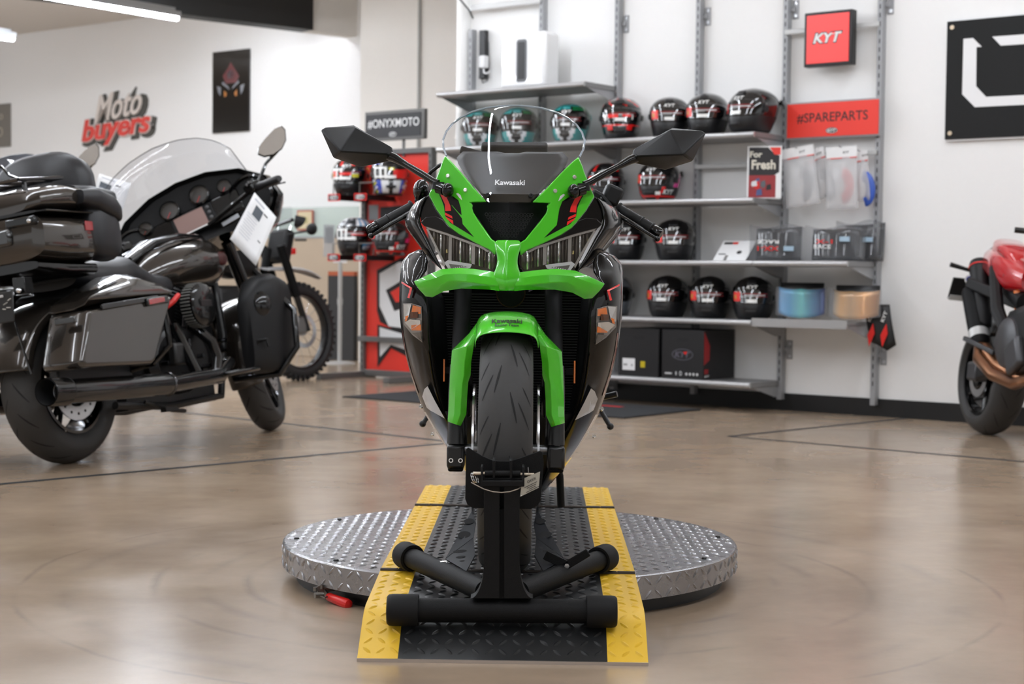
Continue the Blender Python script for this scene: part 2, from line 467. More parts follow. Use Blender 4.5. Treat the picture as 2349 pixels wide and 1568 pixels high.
def hpatch(mb, t0, t1, z0, z1, off, nt=14, nz=8, mi=None, zfun=None):
    rows = []
    for i in range(nz+1):
        row = []
        for j in range(nt+1):
            th = t0+(t1-t0)*j/nt
            a, b = (z0, z1) if zfun is None else zfun(th)
            row.append(hsurf(th, a+(b-a)*i/nz, off))
        rows.append(row)
    mb.grid(rows, mi); return mb
M_hblack = mat('gloss_black_shell', (13, 13, 14), 0.12, coat=1.0)
M_hmatte = mat('satin_black_shell', (22, 22, 24), 0.38)
M_hred = mat('helmet_red', (214, 32, 30), 0.2, coat=1.0)
M_hteal = mat('helmet_teal', (48, 150, 150), 0.2, coat=1.0)
M_hgreen = mat('helmet_green', (20, 110, 60), 0.2, coat=1.0)
M_hwhite = mat('helmet_white', (225, 226, 228), 0.2, coat=1.0)
M_hblue = mat('helmet_blue', (28, 60, 170), 0.2, coat=1.0)
M_hsky = mat('helmet_sky_blue', (60, 140, 185), 0.2, coat=1.0)
M_hpink = mat('helmet_pink', (232, 44, 150), 0.25, coat=1.0)
M_hyellow = mat('helmet_yellow', (196, 190, 40), 0.25, coat=1.0)
M_hgrey = mat('helmet_grey', (88, 92, 98), 0.25, coat=1.0)
M_visor = mat('dark_visor', (8, 8, 10), 0.04, coat=1.0)
M_label = mat('white_sticker', (235, 235, 232), 0.35)
M_redst = mat('red_sticker', (222, 36, 30), 0.3)
M_dkred = mat('dark_red_print', (120, 22, 24), 0.3)
M_print = mat('pale_print', (205, 205, 205), 0.3)
def make_helmet(kind):
    e = empty('helmet', (0, 0, 0))
    NZ, NTH = 40, 56
    mats = [M_hblack, M_hmatte, M_hred, M_hteal, M_hgreen, M_hwhite, M_hblue, M_hsky, M_hpink, M_hyellow, M_hgrey]
    bl, mt, rd, tl, gn, wh, bu, sk, pk, ye, gy = range(11)
    def pick(th, z):
        d = th/PI; a = abs(d)
        if kind == 'teal':
            if z > .213: return bl if (a < .12 and z < .235) else (gn if d > .12 and z < .24 else tl)
            if z < .085:
                if z < .012: return bl
                if a < .02+z*1.0: return bl
                if a < .09+z*1.25: return wh
                return tl
            if a > .42: return gn if z > .15 and d > 0 else (tl if z < .12 else bl)
            return bl
        if kind == 'redgraphic':
            if z > .20 and (int(th*7+z*90) % 5 == 0): return rd
            if .075 < z < .088 and a < .5: return rd
            if z < .05 and a < .09: return wh if int(th*30) % 3 == 0 else bl
            if z < .075 and .10 < a < .22 and z > .055: return rd
            return bl
        if kind == 'redblack':
            if z > .205 and .18 < a < .26: return rd
            if z < .09 and abs(a-.16-(z)*1.3) < .028: return rd
            return bl if z > .1 else mt
        if kind == 'pink':
            if d > .42 and z > .09 and (z < .12 or abs(d-.55-(z-.1)*1.2) < .05): return pk
            if z < .09 and abs(a-.13-(z)*1.5) < .03: return rd
            if z < .03 and a < .6: return rd if z > .018 else bl
            return bl if z > .1 else mt
        if kind == 'whitered':
            if z < .08: return mt
            if a > .30 and z > .11 and d > 0: return [wh, bl, ye][int((z*40+d*9)) % 3] if z < .19 else bl
            if z > .2: return bl if int(th*4+20) % 3 else rd
            return bl
        if kind == 'bluered':
            if z > .20: return bu if a > .2 else bl
            if d > .30 and z > .10: return rd if z < .17 and d < .42 else (bu if int(z*60+d*8) % 2 else bl)
            if z < .10:
                if a < .05: return bl
                if a < .17: return wh
                if .17 < a < .3: return bu
                return [bu, ye, bl, wh][int(z*70+a*14) % 4]
            return bl
        if kind == 'skyblue':
            if z > .20: return wh if (int(th*5+20) % 2 and z < .25) else (sk if d > .15 else gy)
            if d > .34 and z > .12: return sk if d < .44 else bl
            if z < .09 and .2 < d < .5 and abs(z-.06) < .018: return sk
            return mt if z < .1 else bl
        if kind == 'grey': return gy
        return bl if z > .098 else mt
    # shell with the graphics as faces of their own colour
    rows = []; mb = MB()
    zs = [.266*(1-math.cos(PI*(0.06+0.94*i/NZ)))/2 for i in range(NZ+1)]
    zs[0] = 0.0
    for z in zs: rows.append([hsurf(2*PI*j/NTH-PI, min(z, .266)) for j in range(NTH)])
    vs = [p for r in rows for p in r]; fs = []; mi = []
    for i in range(NZ):
        for j in range(NTH):
            k = (j+1) % NTH; fs.append((i*NTH+j, i*NTH+k, (i+1)*NTH+k, (i+1)*NTH+j))
            mi.append(pick(2*PI*(j+.5)/NTH-PI, (zs[i]+zs[i+1])/2))
    mb.v = vs; mb.f = fs; mb.mi = mi
    mb.f.append(list(range(NTH*NZ, NTH*NZ+NTH))); mb.mi.append(mi[-1])
    mb.build('shell', mats, e, ang=180)
    MB().tube([hsurf(2*PI*j/28, .003, -.002) for j in range(29)], .006, 8).build('neck_trim', M_hmatte, e)
    # visor
    va = 0.43*PI
    def zv(th):
        a = abs(th)/va
        return (.092+.012*a*a+.012*max(0, a-.7), .192-.022*a*a)
    m = MB(); hpatch(m, -va, va, 0, 1, .0035, 28, 10, zfun=zv); m.build('visor', M_visor, e, ang=180, solid=.003, off=-1)
    for s in (-1, 1):
        c = hsurf(s*va*.98, .135, .002); n = (c-V((0, 0, c.z))).normalized()
        MB().cyl(c-n*.004, c+n*.005, .021, .017, 18).build('visor_pivot', M_hmatte, e)
    # brow vent, chin vent, rear spoiler
    m = MB(); hpatch(m, -.22, .22, .214, .236, .005, 8, 4); m.build('brow_vent', M_hmatte if kind != 'teal' else M_hteal, e, solid=.006, off=0)
    m = MB(); hpatch(m, -.25, .25, .038, .056, .005, 8, 3); m.build('chin_vent', M_hmatte, e, solid=.006, off=0)
    m = MB(); hpatch(m, PI-.75, PI+.75, .168, .20, .016, 10, 4); m.build('spoiler', M_hblack if kind != 'teal' else M_hteal, e, solid=.014, off=0)
    # stickers and lettering
    if kind not in ('grey',):
        zl = .104 if kind not in ('redgraphic',) else .108
        m = MB(); hpatch(m, -.20, .24, zl, zl+.020, .0046, 8, 2)
        if kind in ('redblack', 'pink'):
            m = MB(); hpatch(m, .35, .62, .035, .055, .004, 6, 2)
        m.build('sticker', M_label, e)
    if kind in ('black', 'redblack', 'whitered', 'pink'):
        m = MB(); hpatch(m, -.98, -.52, .112, .168, .0046, 8, 4, mi=0)
        hpatch(m, -.9, -.75, .125, .150, .0049, 3, 2, mi=1)
        m.build('sticker', [M_redst, mat('tan_print', (190, 140, 60), .4)], e)
    if kind in ('black', 'redblack', 'teal', 'whitered', 'redgraphic', 'pink', 'skyblue'):
        m = MB()
        hpatch(m, -.45, .75, .154, .161, .0045, 14, 1, mi=0); hpatch(m, -.30, .62, .146, .151, .0045, 12, 1, mi=1)
        hpatch(m, .15, .8, .138, .143, .0045, 12, 1, mi=0); hpatch(m, -.5, .1, .138, .1405, .0045, 10, 1, mi=1)
        m.build('visor_print', [M_dkred, M_print], e)
    if kind == 'redgraphic':
        m = MB(); hpatch(m, -.55, -.05, .128, .150, .0046, 8, 2, mi=0); hpatch(m, .1, .5, .134, .150, .0046, 8, 2, mi=0); hpatch(m, -.8, -.62, .115, .15, .0046, 3, 2, mi=1); hpatch(m, .55, .62, .118, .145, .0046, 3, 2, mi=1)
        m.build('sticker', [M_redst, M_label], e)
    if kind in ('whitered', 'bluered', 'skyblue'):      # taped visor with white strips
        m = MB()
        for t in (-.95, -.6, -.32): hpatch(m, t, t+.13, .102, .182, .0046, 3, 6)
        for z in (.108, .168): hpatch(m, -.95, -.19, z, z+.013, .0048, 10, 2)
        m.build('visor_tape', M_label, e)
        m = MB()
        if kind == 'whitered': hpatch(m, -.35, .25, .135, .152, .005, 8, 2, mi=0); hpatch(m, .3, .65, .12, .145, .0046, 6, 2, mi=1)
        elif kind == 'bluered': hpatch(m, .1, .9, .105, .165, .0046, 8, 4, mi=0); hpatch(m, -.1, .15, .16, .178, .0046, 4, 2, mi=1)
        else: hpatch(m, .0, .8, .135, .145, .0046, 8, 2, mi=0)
        m.build('sticker', [M_redst, M_hyellow], e)
    if kind not in ('grey', 'redgraphic'):
        m = MB()
        def wrap(th0, z0):
            return lambda a, b: hsurf(th0+a/.140, z0+b, .0052)
        if kind == 'pink':
            add_text(m, 'KYT', (0, 0, 0), (1, 0, 0), (0, 0, 1), .030, .085, off=.03, shear=.25, fn=wrap(1.05, .055)); m.build('lettering', M_label, e); m = MB()
        elif kind in ('bluered', 'skyblue'): add_text(m, 'KYT', (0, 0, 0), (1, 0, 0), (0, 0, 1), .026, .075, off=.03, shear=.25, fn=wrap(.95, .05))
        if kind not in ('bluered', 'skyblue'):
            add_text(m, 'KYT', (0, 0, 0), (1, 0, 0), (0, 0, 1), .020, .068, off=.03, shear=.25, fn=wrap(0.02, .1985))
        m.build('lettering', M_label, e)
    return e
HPROTO = {}
def helmet(px, py, lev, w, kind, turn, label, group, scale=1.0, pos=None):
    if pos is None:
        p = onwall(px, py, w); p.z = LEV[lev]
    else: p = V(pos)
    if kind in HPROTO: e = dup(HPROTO[kind])
    else: e = HPROTO[kind] = make_helmet(kind)
    e.location = p; face = math.atan2(p.x, p.y)            # local -y then looks at the camera
    e.rotation_euler = (0, 0, -face-math.radians(turn))
    e.scale = (scale,)*3
    return tag(e, label, 'helmet', group)
G = 'helmets on the wall shelves'
helmet(1102, 320, 'B', .22, 'teal', 8, 'teal and white helmet seen through the left of the windscreen', G)
helmet(1190, 320, 'B', .22, 'teal', 6, 'teal and white helmet seen through the middle of the windscreen', G)
helmet(1309, 315, 'B', .22, 'teal', 14, 'teal and white helmet at the right rim of the windscreen', G)
helmet(1425, 310, 'B', .22, 'redgraphic', 4, 'glossy black helmet with red graphics, right of the teal ones', G, 1.06)
helmet(1536, 300, 'B', .21, 'black', 2, 'plain black helmet, leftmost of the three on the upper right shelf', G)
helmet(1623, 298, 'B', .22, 'black', 12, 'plain black helmet, middle of the three on the upper right shelf', G, 1.02)
helmet(1727, 297, 'B', .23, 'black', 38, 'plain black helmet turned sideways at the right end of the upper shelf', G, 1.06)
helmet(1268, 446, 'C', .20, 'grey', 6, 'dark grey helmet half seen through the right side of the windscreen', G)
helmet(1390, 446, 'C', .20, 'redblack', 2, 'black helmet with red flashes beside the mirror stalk', G, .98)
helmet(1512, 446, 'C', .20, 'pink', 24, 'black helmet with bright pink side graphics below the right mirror', G, .98)
helmet(1436, 582, 'D', .20, 'black', 4, 'black helmet half hidden behind the right handlebar grip', G)
helmet(1547, 582, 'D', .20, 'black', 4, 'black helmet standing alone at handlebar height beside the white card', G)
helmet(1408, 722, 'E', .20, 'grey', 0, 'grey helmet peeping out behind the right fairing', G)
helmet(1532, 724, 'E', .20, 'black', 16, 'black helmet, leftmost of the three in the lowest row', G)
helmet(1629, 724, 'E', .20, 'black', 8, 'black helmet, middle of the three in the lowest row', G)
helmet(1727, 724, 'E', .20, 'black', 4, 'black helmet, rightmost of the lowest row, beside the blue visor', G)
# ================================================================ GOODS AND SIGNS ON THE WALL
M_paper = mat('white_card', (236, 236, 236), 0.5)
M_redsign = mat('red_sign_panel', (235, 58, 44), 0.45)
M_litred = mat('lit_red_sign', (244, 70, 68), 0.35, emit=0.25)
M_inkblk = mat('black_ink', (28, 24, 26), 0.5)
M_inkwht = mat('white_ink', (236, 236, 234), 0.5)
M_plblack = noisy(mat('black_plastic', (24, 24, 25), 0.42), 90, 0.05)
M_whgloss = mat('gloss_white_case', (240, 240, 240), 0.18, coat=0.6)
M_bag = mat('clear_bag', (232, 232, 234), 0.22, alpha=0.34, spec=0.6)
M_bagd = mat('smoky_bag', (112, 114, 118), 0.2, alpha=0.26, spec=0.7)
def wm(p): return dict(loc=p, mat3=WALLM)
def ell(mb, o, x, y, a, b, lift, mi=0, n=28, ring=None):
    z = V(x).cross(V(y)); o = V(o)+z*lift
    if ring is None: mb.add([o+x*a*math.cos(2*PI*k/n)+y*b*math.sin(2*PI*k/n) for k in range(n)], [tuple(range(n))], mi)
    else:
        r = [[o+x*a*q*math.cos(2*PI*k/n)+y*b*q*math.sin(2*PI*k/n) for k in range(n)] for q in (ring, 1)]
        mb.loft(r, True, False, False, mi)
LX, LZv = V((1, 0, 0)), V((0, 0, 1))     # local right and up of a wall-aligned thing

# white speaker on the top shelf
p = onwall(1215, 187, .22); p.z = LEV['A']
e = empty('speaker', label='big white rounded speaker box standing on the top shelf', cat='speaker', **wm(p))
MB().box((0, 0, .188), (.385, .17, .376)).build('case', M_whgloss, e, bevel=.03, seg=5)
b = MB(); sl = [(-.030+.018*0, 0)]
def rrect(w, h, r, n=6):
    out = []
    for cx, cy, a0 in ((w/2-r, h/2-r, 0), (-w/2+r, h/2-r, PI/2), (-w/2+r, -h/2+r, PI), (w/2-r, -h/2+r, 1.5*PI)):
        for k in range(n+1): out.append((cx+r*math.cos(a0+PI/2*k/n), cy+r*math.sin(a0+PI/2*k/n)))
    return out
b.prism(rrect(.088, .285, .02), (-.005, -.084, .185), LX, LZv, (0, -1, 0), .004); b.build('slot_frame', mat('slot_frame_grey', (96, 97, 100), .35), e)
b = MB(); b.prism(rrect(.058, .25, .008), (-.005, -.0884, .185), LX, LZv, (0, -1, 0), .001); b.build('slot', mat('slot_black', (10, 10, 11), .3), e)

# power strip, adapter and cables beside the first upright
p = onwall(1108, 125, .03)
e = empty('power_strip', label='black power strip fixed upright beside the leftmost wall upright', cat='power strip', **wm(p))
MB().box((0, .008, 0), (.055, .04, .34)).build('body', M_plblack, e, bevel=.004)
b = MB(); b.tube([(.02, -.01, .16), (.055, -.01, .08), (.062, -.01, -.08), (.05, -.01, -.19), (.0, .0, -.20), (-.01, .0, -.16)], .004, 8); b.build('cable', M_plblack, e)
e = empty('power_adapter', label='small white power adapter plugged into the black power strip', cat='adapter', **wm(onwall(1110, 142, .083)))
MB().box((0, 0, 0), (.05, .05, .085)).build('body', M_paper, e, bevel=.006)
b = MB(); b.tube([(0, 0, -.04), (.005, -.005, -.075), (.03, -.005, -.085), (.055, 0, -.07)], .006, 8); b.build('plug', M_paper, e)
# hanging bars
def hbar(t0, t1, z, w, lab, h=.03):
    o = MB().box(wall((t0+t1)/2, w, z), (t1-t0, .012, h), WALLM).build('hang_bar', M_bar, bevel=.003); tag(o, lab, 'rail', 'pale rails between the uprights')
hz = lambda px, py, w=.07: onwall(px, py, w).z
hbar(0, BAY, hz(1170, 8), .06, 'pale rail at the top edge over the white speaker', .04)
hbar(BAY*3, BAY*4, hz(1660, 380), .062, 'pale rail behind the black and red brochure')
hbar(BAY*4, BAY*5, hz(1985, 57), .062, 'pale rail behind the red square sign')
hbar(BAY*4, BAY*5, hz(2010, 349), .062, 'pale rail carrying the bagged visor parts')

# red square light box
p = onwall(1899, 88, .133)
e = empty('square_sign', label='square red light box with white letters in a black frame', cat='sign', **wm(p))
MB().box((0, 0.03, 0), (.318, .06, .325)).build('frame', M_plblack, e, bevel=.005)
MB().box((0, -.002, 0), (.278, .006, .288)).build('panel', M_litred, e)
b = MB(); add_text(b, 'KYT', (0, -.006, .005), LX, LZv, .072, .205, off=.075, shear=.25, lift=0); b.build('lettering', mat('purple_black_ink', (52, 24, 40), .5), e)
b = MB(); add_text(b, 'KYT', (0, -.0068, .005), LX, LZv, .060, .19, off=.035, shear=.25, lift=0); b.build('lettering', M_inkwht, e)
b = MB(); b.add([(.02, -.0072, .032), (.045, -.0072, .024), (.056, -.0072, .034), (.034, -.0072, .036)], [(0, 1, 2, 3)]); b.build('lettering_accent', M_litred, e)
# red strip sign
p = onwall(1909, 273, .09)
e = empty('strip_sign', label='wide red sign reading #SPAREPARTS between the two right uprights', cat='sign', **wm(p))
MB().box((0, .012, 0), (.628, .02, .225)).build('frame', M_steel, e, bevel=.002)
MB().box((0, -.001, 0), (.605, .006, .204)).build('panel', M_redsign, e)
b = MB(); add_text(b, '#SPAREPARTS', (.0, -.0045, .012), LX, LZv,   .062, .47, off=.010, lift=0); b.build('lettering', M_inkblk, e)
def oval(e, o, a, b_, dark=M_inkblk, pale=M_inkwht):
    b = MB(); ell(b, o, LX, LZv, a, b_, .0004, 0); ell(b, o, LX, LZv, a*.92, b_*.86, .0008, 1); ell(b, o, LX, LZv, a*.84, b_*.74, .0012, 0)
    add_text(b, 'KYT', o, LX, LZv, b_*.9, a*1.35, off=.05, shear=.2, mi=1, lift=.0016); b.build('emblem', [dark, pale], e)
oval(e, V((0, -.0045, -.068)), .04, .018)

# upright brochure
p = onwall(1752, 446, .27); p.z = LEV['C']
e = empty('brochure', p, -.25, 'black and red brochure headed For Fresh standing on the shelf', 'brochure')
R = Euler((-.06, 0, 0)).to_matrix()
b = MB(); b.M = R.to_4x4(); b.box((0, .006, .16), (.208, .012, .32)); b.build('cover', M_paper, e)
def card_poly(name, pts, m, lift):
    b = MB(); b.M = R.to_4x4(); b.add([(x, -lift, z) for x, z in pts], [tuple(range(len(pts)))]); return b.build(name, m, e)
card_poly('black_panel', [(-.094, .12), (-.094, .31), (.02, .31), (.06, .27), (.09, .26), (.09, .16), (.03, .12)], M_inkblk, .001)
card_poly('red_panel', [(.03, .31), (.096, .31), (.096, .265), (.06, .265)], M_redsign, .0012)
card_poly('picture', [(-.094, .005), (-.094, .14), (.07, .14), (.07, .005)], mat('picture_red', (150, 40, 44), .5), .0013)
random.seed(3)
for k in range(9):
    x = random.uniform(-.08, .03); z = random.uniform(.012, .09); s = random.uniform(.018, .04)
    card_poly('picture_patch', [(x, z), (x+s, z+.005), (x+s*.9, z+s*1.2), (x+.004, z+s)], [M_hred, M_hgrey, M_hwhite, mat('picture_blue', (70, 84, 130), .5), M_inkblk][k % 5], .0016+.0002*k)
b = MB(); b.M = R.to_4x4()
add_text(b, 'For', (-.052, -.002, .268), LX, LZv, .038, .075, off=.03, lift=0); b.build('lettering', mat('cream_ink', (222, 216, 200), .5), e)
b = MB(); b.M = R.to_4x4(); add_text(b, 'Fresh', (-.005, -.002, .205), LX, LZv, .058, .145, off=.03, lift=0); b.build('lettering', mat('cream_ink', (222, 216, 200), .5), e)

# bagged visor parts on the rail
def pack(px, py, w, tilt, ins, lab, wd=.20, hd=.055, lb=.30, yaw=0):
    p = onwall(px, py, w)
    e = empty('visor_pack', p, -WA+yaw, lab, 'packaged part', 'bagged visor parts on the rail')
    e.rotation_euler = (0, tilt, -WA+yaw)
    MB().box((0, 0, -hd/2), (wd, .002, hd)).build('header_card', M_paper, e)
    b = MB(); b.box((0, -.0012, -hd-.003), (wd*1.0, .0015, .006)); b.build('red_strip', M_redst, e)
    rows = [[V((x*wd/2*(1+.08*v), (-.02*math.sin(v*3)*(1-x*x)-.004*math.sin(5*x+4*v)), -hd-lb*v)) for x in [-1+.2*k for k in range(11)]] for v in [k/8 for k in range(9)]]
    b = MB(); b.grid(rows); b.build('bag', M_bag, e, solid=.001)
    if ins is not None:
        rows = [[V((.035+r*math.cos(a)*.8-.05, -.003+.001*r, -hd-.17+r*math.sin(a)*1.25)) for r in (.075+.045*abs(math.cos(a)), .045)] for a in [-1.2+.2*k for k in range(13)]]
        b = MB(); b.grid(rows); b.build('insert', ins, e, solid=.003)
    b = MB(); add_text(b, 'KYT', (.03, -.0016, -hd*.55), LX, LZv, .013, .04, off=.03, shear=.2, lift=0); b.build('lettering', M_inkblk, e)
    b = MB(); b.tube([(0, .012, -.004), (0, -.02, -.004), (0, -.03, .004)], .003, 8); b.build('hook', M_steel, e)
M_insg = mat('grey_insert', (112, 112, 114), .4); M_insr = mat('red_insert', (214, 66, 66), .4); M_insb = mat('blue_insert', (60, 96, 190), .4)
pack(1866, 344, .105, -.30, M_insg, 'back bag of the left hanging pair, its header card tilted', .13, .06, .24)
pack(1829, 337, .17, -.13, M_insg, 'front bag of the left hanging pair with a grey visor part', .215, .06, .30)
pack(1973, 345, .105, -.10, M_insb, 'back bag of the right hanging pair with a blue part', .09, .06, .24)
pack(1930, 336, .17, -.03, M_insr, 'front bag of the right hanging pair with a red part', .20, .065, .31)

# white display card leaning on the handlebar-height shelf
p = onwall(1672, 586, .33); p.z = LEV['D']
e = empty('display_card', label='white slotted display card leaning back on the shelf', cat='card', **wm(p))
rl = Euler((-.75, 0, 0)).to_matrix().to_4x4()
b = MB(); b.M = rl; b.prism([(-.115, 0), (-.045, 0), (-.045, .045), (-.02, .045), (-.02, 0), (.115, 0), (.125, .17), (-.105, .17)], (0, 0, 0), LX, LZv, (0, 1, 0), .003); b.build('card', M_paper, e)
b = MB(); b.M = rl; b.box((-.062, -.001, .148), (.06, .001, .018), mi=0); b.box((-.012, -.001, .148), (.036, .001, .018), mi=1); b.box((-.07, -.001, .055), (.05, .001, .008), mi=0)
b.build('print', [M_inkblk, M_redst], e)
b = MB(); b.M = rl; ell(b, V((.045, -.0012, .07)), LX, LZv, .018, .014, 0, 0); b.build('emblem', M_inkblk, e)
b = MB(); b.box((0, .155, .062), (.2, .004, .12)); b.build('stand', M_paper, e)

# bagged visors on the handlebar-height shelf
def visor_grid(w, h, r, arc, nx=20, ny=6, lean=0.0):
    return [[V((r*math.sin(a), -r*math.cos(a)+r-.0+lean*v*h, h*v*(1-.25*(abs(a)/arc*2)**2*(1-v)*0))) for a in [arc*(k/nx-.5) for k in range(nx+1)]] for v in [k/ny for k in range(ny+1)]]
M_bagprint = [M_inkwht, M_redst, mat('pale_blue_sticker', (170, 196, 214), .4)]
def bagged(px, py, w, wd, h, lab, up, texts, yaw=0, flare=.03):
    p = onwall(px, py, w); p.z = LEV['D']
    e = empty('bagged_visor', p, -WA+yaw, lab, 'bagged visor', 'bagged visors on the short shelf')
    r, arc = wd*.62, 1.6
    rows = [[V((r*math.sin(a), r-r*math.cos(a)+.03*v, .004+h*v*(.86+flare*4*max(0, a)/arc))) for a in [arc*(k/20-.5) for k in range(21)]] for v in [k/6 for k in range(7)]]
    b = MB(); b.grid(rows); b.build('visor', M_visor, e, solid=.003)
    rows = [[V((wd*.54*x, -.012-.012*math.cos(x*1.5)+.02*v+.006*math.sin(x*6+v*4), .003+h*v*(.93+.05*math.sin(x*4)))) for x in [-1+.1*k for k in range(21)]] for v in [k/8 for k in range(9)]]
    b = MB(); b.grid(rows); b.build('bag', M_bagd, e, solid=.001)
    b = MB()
    for txt, x, z, hh, ww, mi in texts:
        add_text(b, txt, (x, -.030, z), LX if up else -LX, LZv if up else -LZv, hh, ww, off=.02, mi=mi, lift=0); b.build('lettering', M_bagprint, e); b = MB()
    b.box((.075 if not up else .06, -.030, .075 if not up else .13), (.06, .001, .028), mi=2); b.build('sticker', M_bagprint, e)
bagged(1782, 586, .26, .31, .225, 'black visor in a smoky bag lettered RACE upside down, left one', False, [('RACE', -.05, .115, .022, .13, 0), ('XX-1', -.05, .075, .028, .13, 1)], yaw=.35)
bagged(1915, 588, .27, .33, .215, 'black visor in a crumpled smoky bag with red and white print, right one', True, [('X-1', -.06, .115, .024, .10, 1), ('RACE', -.07, .085, .024, .10, 0)], yaw=.3)
bagged(1972, 588, .10, .28, .25, 'black visor at the back end of the short shelf near the upright', True, [], yaw=.1)

# coloured visors on the tray
def film(name, c, rough=.12):
    m = mat(name, c[1], rough, metal=.25, coat=.6); t = node(m, 'ShaderNodeTexCoord'); s = node(m, 'ShaderNodeSeparateXYZ'); cr = node(m, 'ShaderNodeValToRGB')
    link(m, t.outputs['Generated'], s.inputs[0]); link(m, s.outputs[0], cr.inputs[0])
    el = cr.color_ramp.elements; el[0].color = (*lin(c[0]), 1); el[1].color = (*lin(c[-1]), 1)
    for k, cc in enumerate(c[1:-1]): q = el.new((k+1)/(len(c)-1)); q.color = (*lin(cc), 1)
    link(m, cr.outputs[0], bsdf(m).inputs['Base Color']); return m
M_iris = film('blue_mirror_film', [(110, 180, 235), (70, 165, 215), (100, 205, 205), (50, 150, 195), (28, 60, 160)])
M_amber = film('amber_mirror_film', [(190, 175, 150), (226, 170, 96), (190, 150, 100), (222, 160, 90), (150, 110, 70)])
def tray_visor(px, py, m, lab, yaw, rollx, wd=.31, h=.175):
    p = onwall(px, py, .27); p.z = LEV['E']+.013
    e = empty('visor', p, -WA+yaw, lab, 'visor', 'coloured visors on the tray')
    r, arc = wd*.58, 1.75
    rows = [[V((r*math.sin(a), r-r*math.cos(a)+.02*v-.0, .004+h*v*(1-.12*abs(a))+.05*(abs(a)/.87)**2*(.6 if a < 0 else .5))) for a in [arc*(k/24-.5) for k in range(25)]] for v in [k/6 for k in range(7)]]
    b = MB(); b.grid(rows); b.build('mirror_shield', m, e, solid=.003)
    rows = [[V((r*1.08*math.sin(a), r-r*1.08*math.cos(a)-.004, .003+h*v*.97+.02*abs(a))) for a in [arc*1.05*(k/24-.5) for k in range(25)]] for v in [k/4 for k in range(5)]]
    b = MB(); b.grid(rows); b.build('bag', mat('thin_clear_bag', (235, 235, 238), .2, alpha=.10), e, solid=.001)
    b = MB(); b.grid([[V((r*.93*math.sin(a), r-r*.93*math.cos(a)+.03, h*z+.02)) for a in [arc*(k/12-.5) for k in range(13)]] for z in (.55, 1.12)]); b.build('seal_strip', M_plblack, e, solid=.006)
    return e
tray_visor(1836, 722, M_iris, 'mirrored blue visor in a clear bag on the narrow tray', .40, 0)
e = tray_visor(1950, 738, M_amber, 'mirrored amber visor in a clear bag at the end of the tray', .05, 0, .33, .165)
# black printed pouch drooping off the tray end
p = onwall(2003, 690, .16)
e = empty('pouch', p, -WA+.1, 'black pouch with red tips drooping over the end of the tray', 'pouch')
b = MB(); b.grid([[V((x+.045*v, -.012*math.sin(v*3)+.01*k, -.02-.22*v-.05*k*(v))) for k, x in ((0, -.055), (.4, -.01), (1, .045), (.3, .10))] for v in [q/6 for q in range(7)]])
b.build('flap', M_plblack, e, solid=.003)
b = MB()
for dx in (-.025, .055):
    b.add([(dx, -.02, -.20), (dx+.035, -.02, -.13), (dx+.045, -.02, -.19), (dx+.012, -.02, -.27)], [(0, 1, 2, 3)], 1)
    add_text(b, 'KYT', (dx+.02, -.02, -.09), V((.35, 0, .94)), V((-.94, 0, .35)), .02, .065, off=.03, mi=0, lift=0)
b.build('print', [M_inkwht, M_redst], e)

# cartons on the lowest shelf
def carton(px, py, w, lab, wd=.305, dp=.375, h=.305):
    p = onwall(px, py, w); p.z = LEV['F']
    e = empty('carton', p, -WA, lab, 'box', 'black helmet cartons')
    b = MB(); b.box((-wd/2, dp/2, h/2), (wd, dp, h)); b.build('box', mat('black_card', (20, 19, 21), .55), e, bevel=.003)
    b = MB(); b.prism(rrect(.085, .022, .01), (-wd/2, -.0008, h*.8), LX, LZv, (0, 1, 0), .0004); b.build('hand_hole', M_slot, e)
    return e, wd, dp, h
e, wd, dp, h = carton(1510, 868, .385, 'black carton with a small white label, partly behind the motorcycle')
b = MB(); b.box((-.225, -.001, .075), (.095, .001, .075), mi=0); b.build('label', M_paper, e)
b = MB(); b.box((-.25, -.0018, .072), (.03, .001, .012)); b.box((-.2, -.0018, .07), (.012, .001, .012)); b.build('print', mat('grey_print', (150, 150, 150), .5), e)
b = MB(); b.box((-.118, -.001, .078), (.034, .001, .04)); b.build('sticker', mat('yellow_sticker', (200, 178, 30), .4), e)
e, wd, dp, h = carton(1613, 876, .398, 'black carton with an oval emblem and red side stripe')
oval(e, V((-wd/2, -.0008, h*.50)), .085, .042, mat('carton_black', (20, 19, 21), .55), mat('grey_emblem', (84, 82, 92), .5))
b = MB(); b.add([(-.148, -.003, .168), (-.128, -.003, .150), (-.116, -.003, .172)], [(0, 1, 2)]); b.build('emblem_accent', M_redst, e)
b = MB()
b.box((-.255, -.001, .032), (.05, .001, .010)); b.box((-.198, -.001, .034), (.008, .001, .022)); ell(b, V((-.165, -.001, .034)), LX, LZv, .010, .014, 0, 0, 16, .6)
for k in range(4): ell(b, V((-.122+.026*k, -.001, .032)), LX, LZv, .008, .009, 0, 0, 12)
b.build('print', M_print, e)
b = MB(); b.add([(.0008, .004, .30), (.0008, .075, .21), (.0008, .07, .12), (.0008, .004, .09)], [(0, 1, 2, 3)]); b.add([(.0008, .01, .065), (.0008, .06, .065), (.0008, .055, .035), (.0008, .01, .035)], [(0, 1, 2, 3)]); b.build('side_stripe', mat('carton_red', (150, 26, 30), .5), e)
b = MB(); add_text(b, 'KYT', (.0008, .04, .02), (0, 1, 0), LZv, .014, .055, off=.03, shear=.2); b.build('lettering', M_inkwht, e)

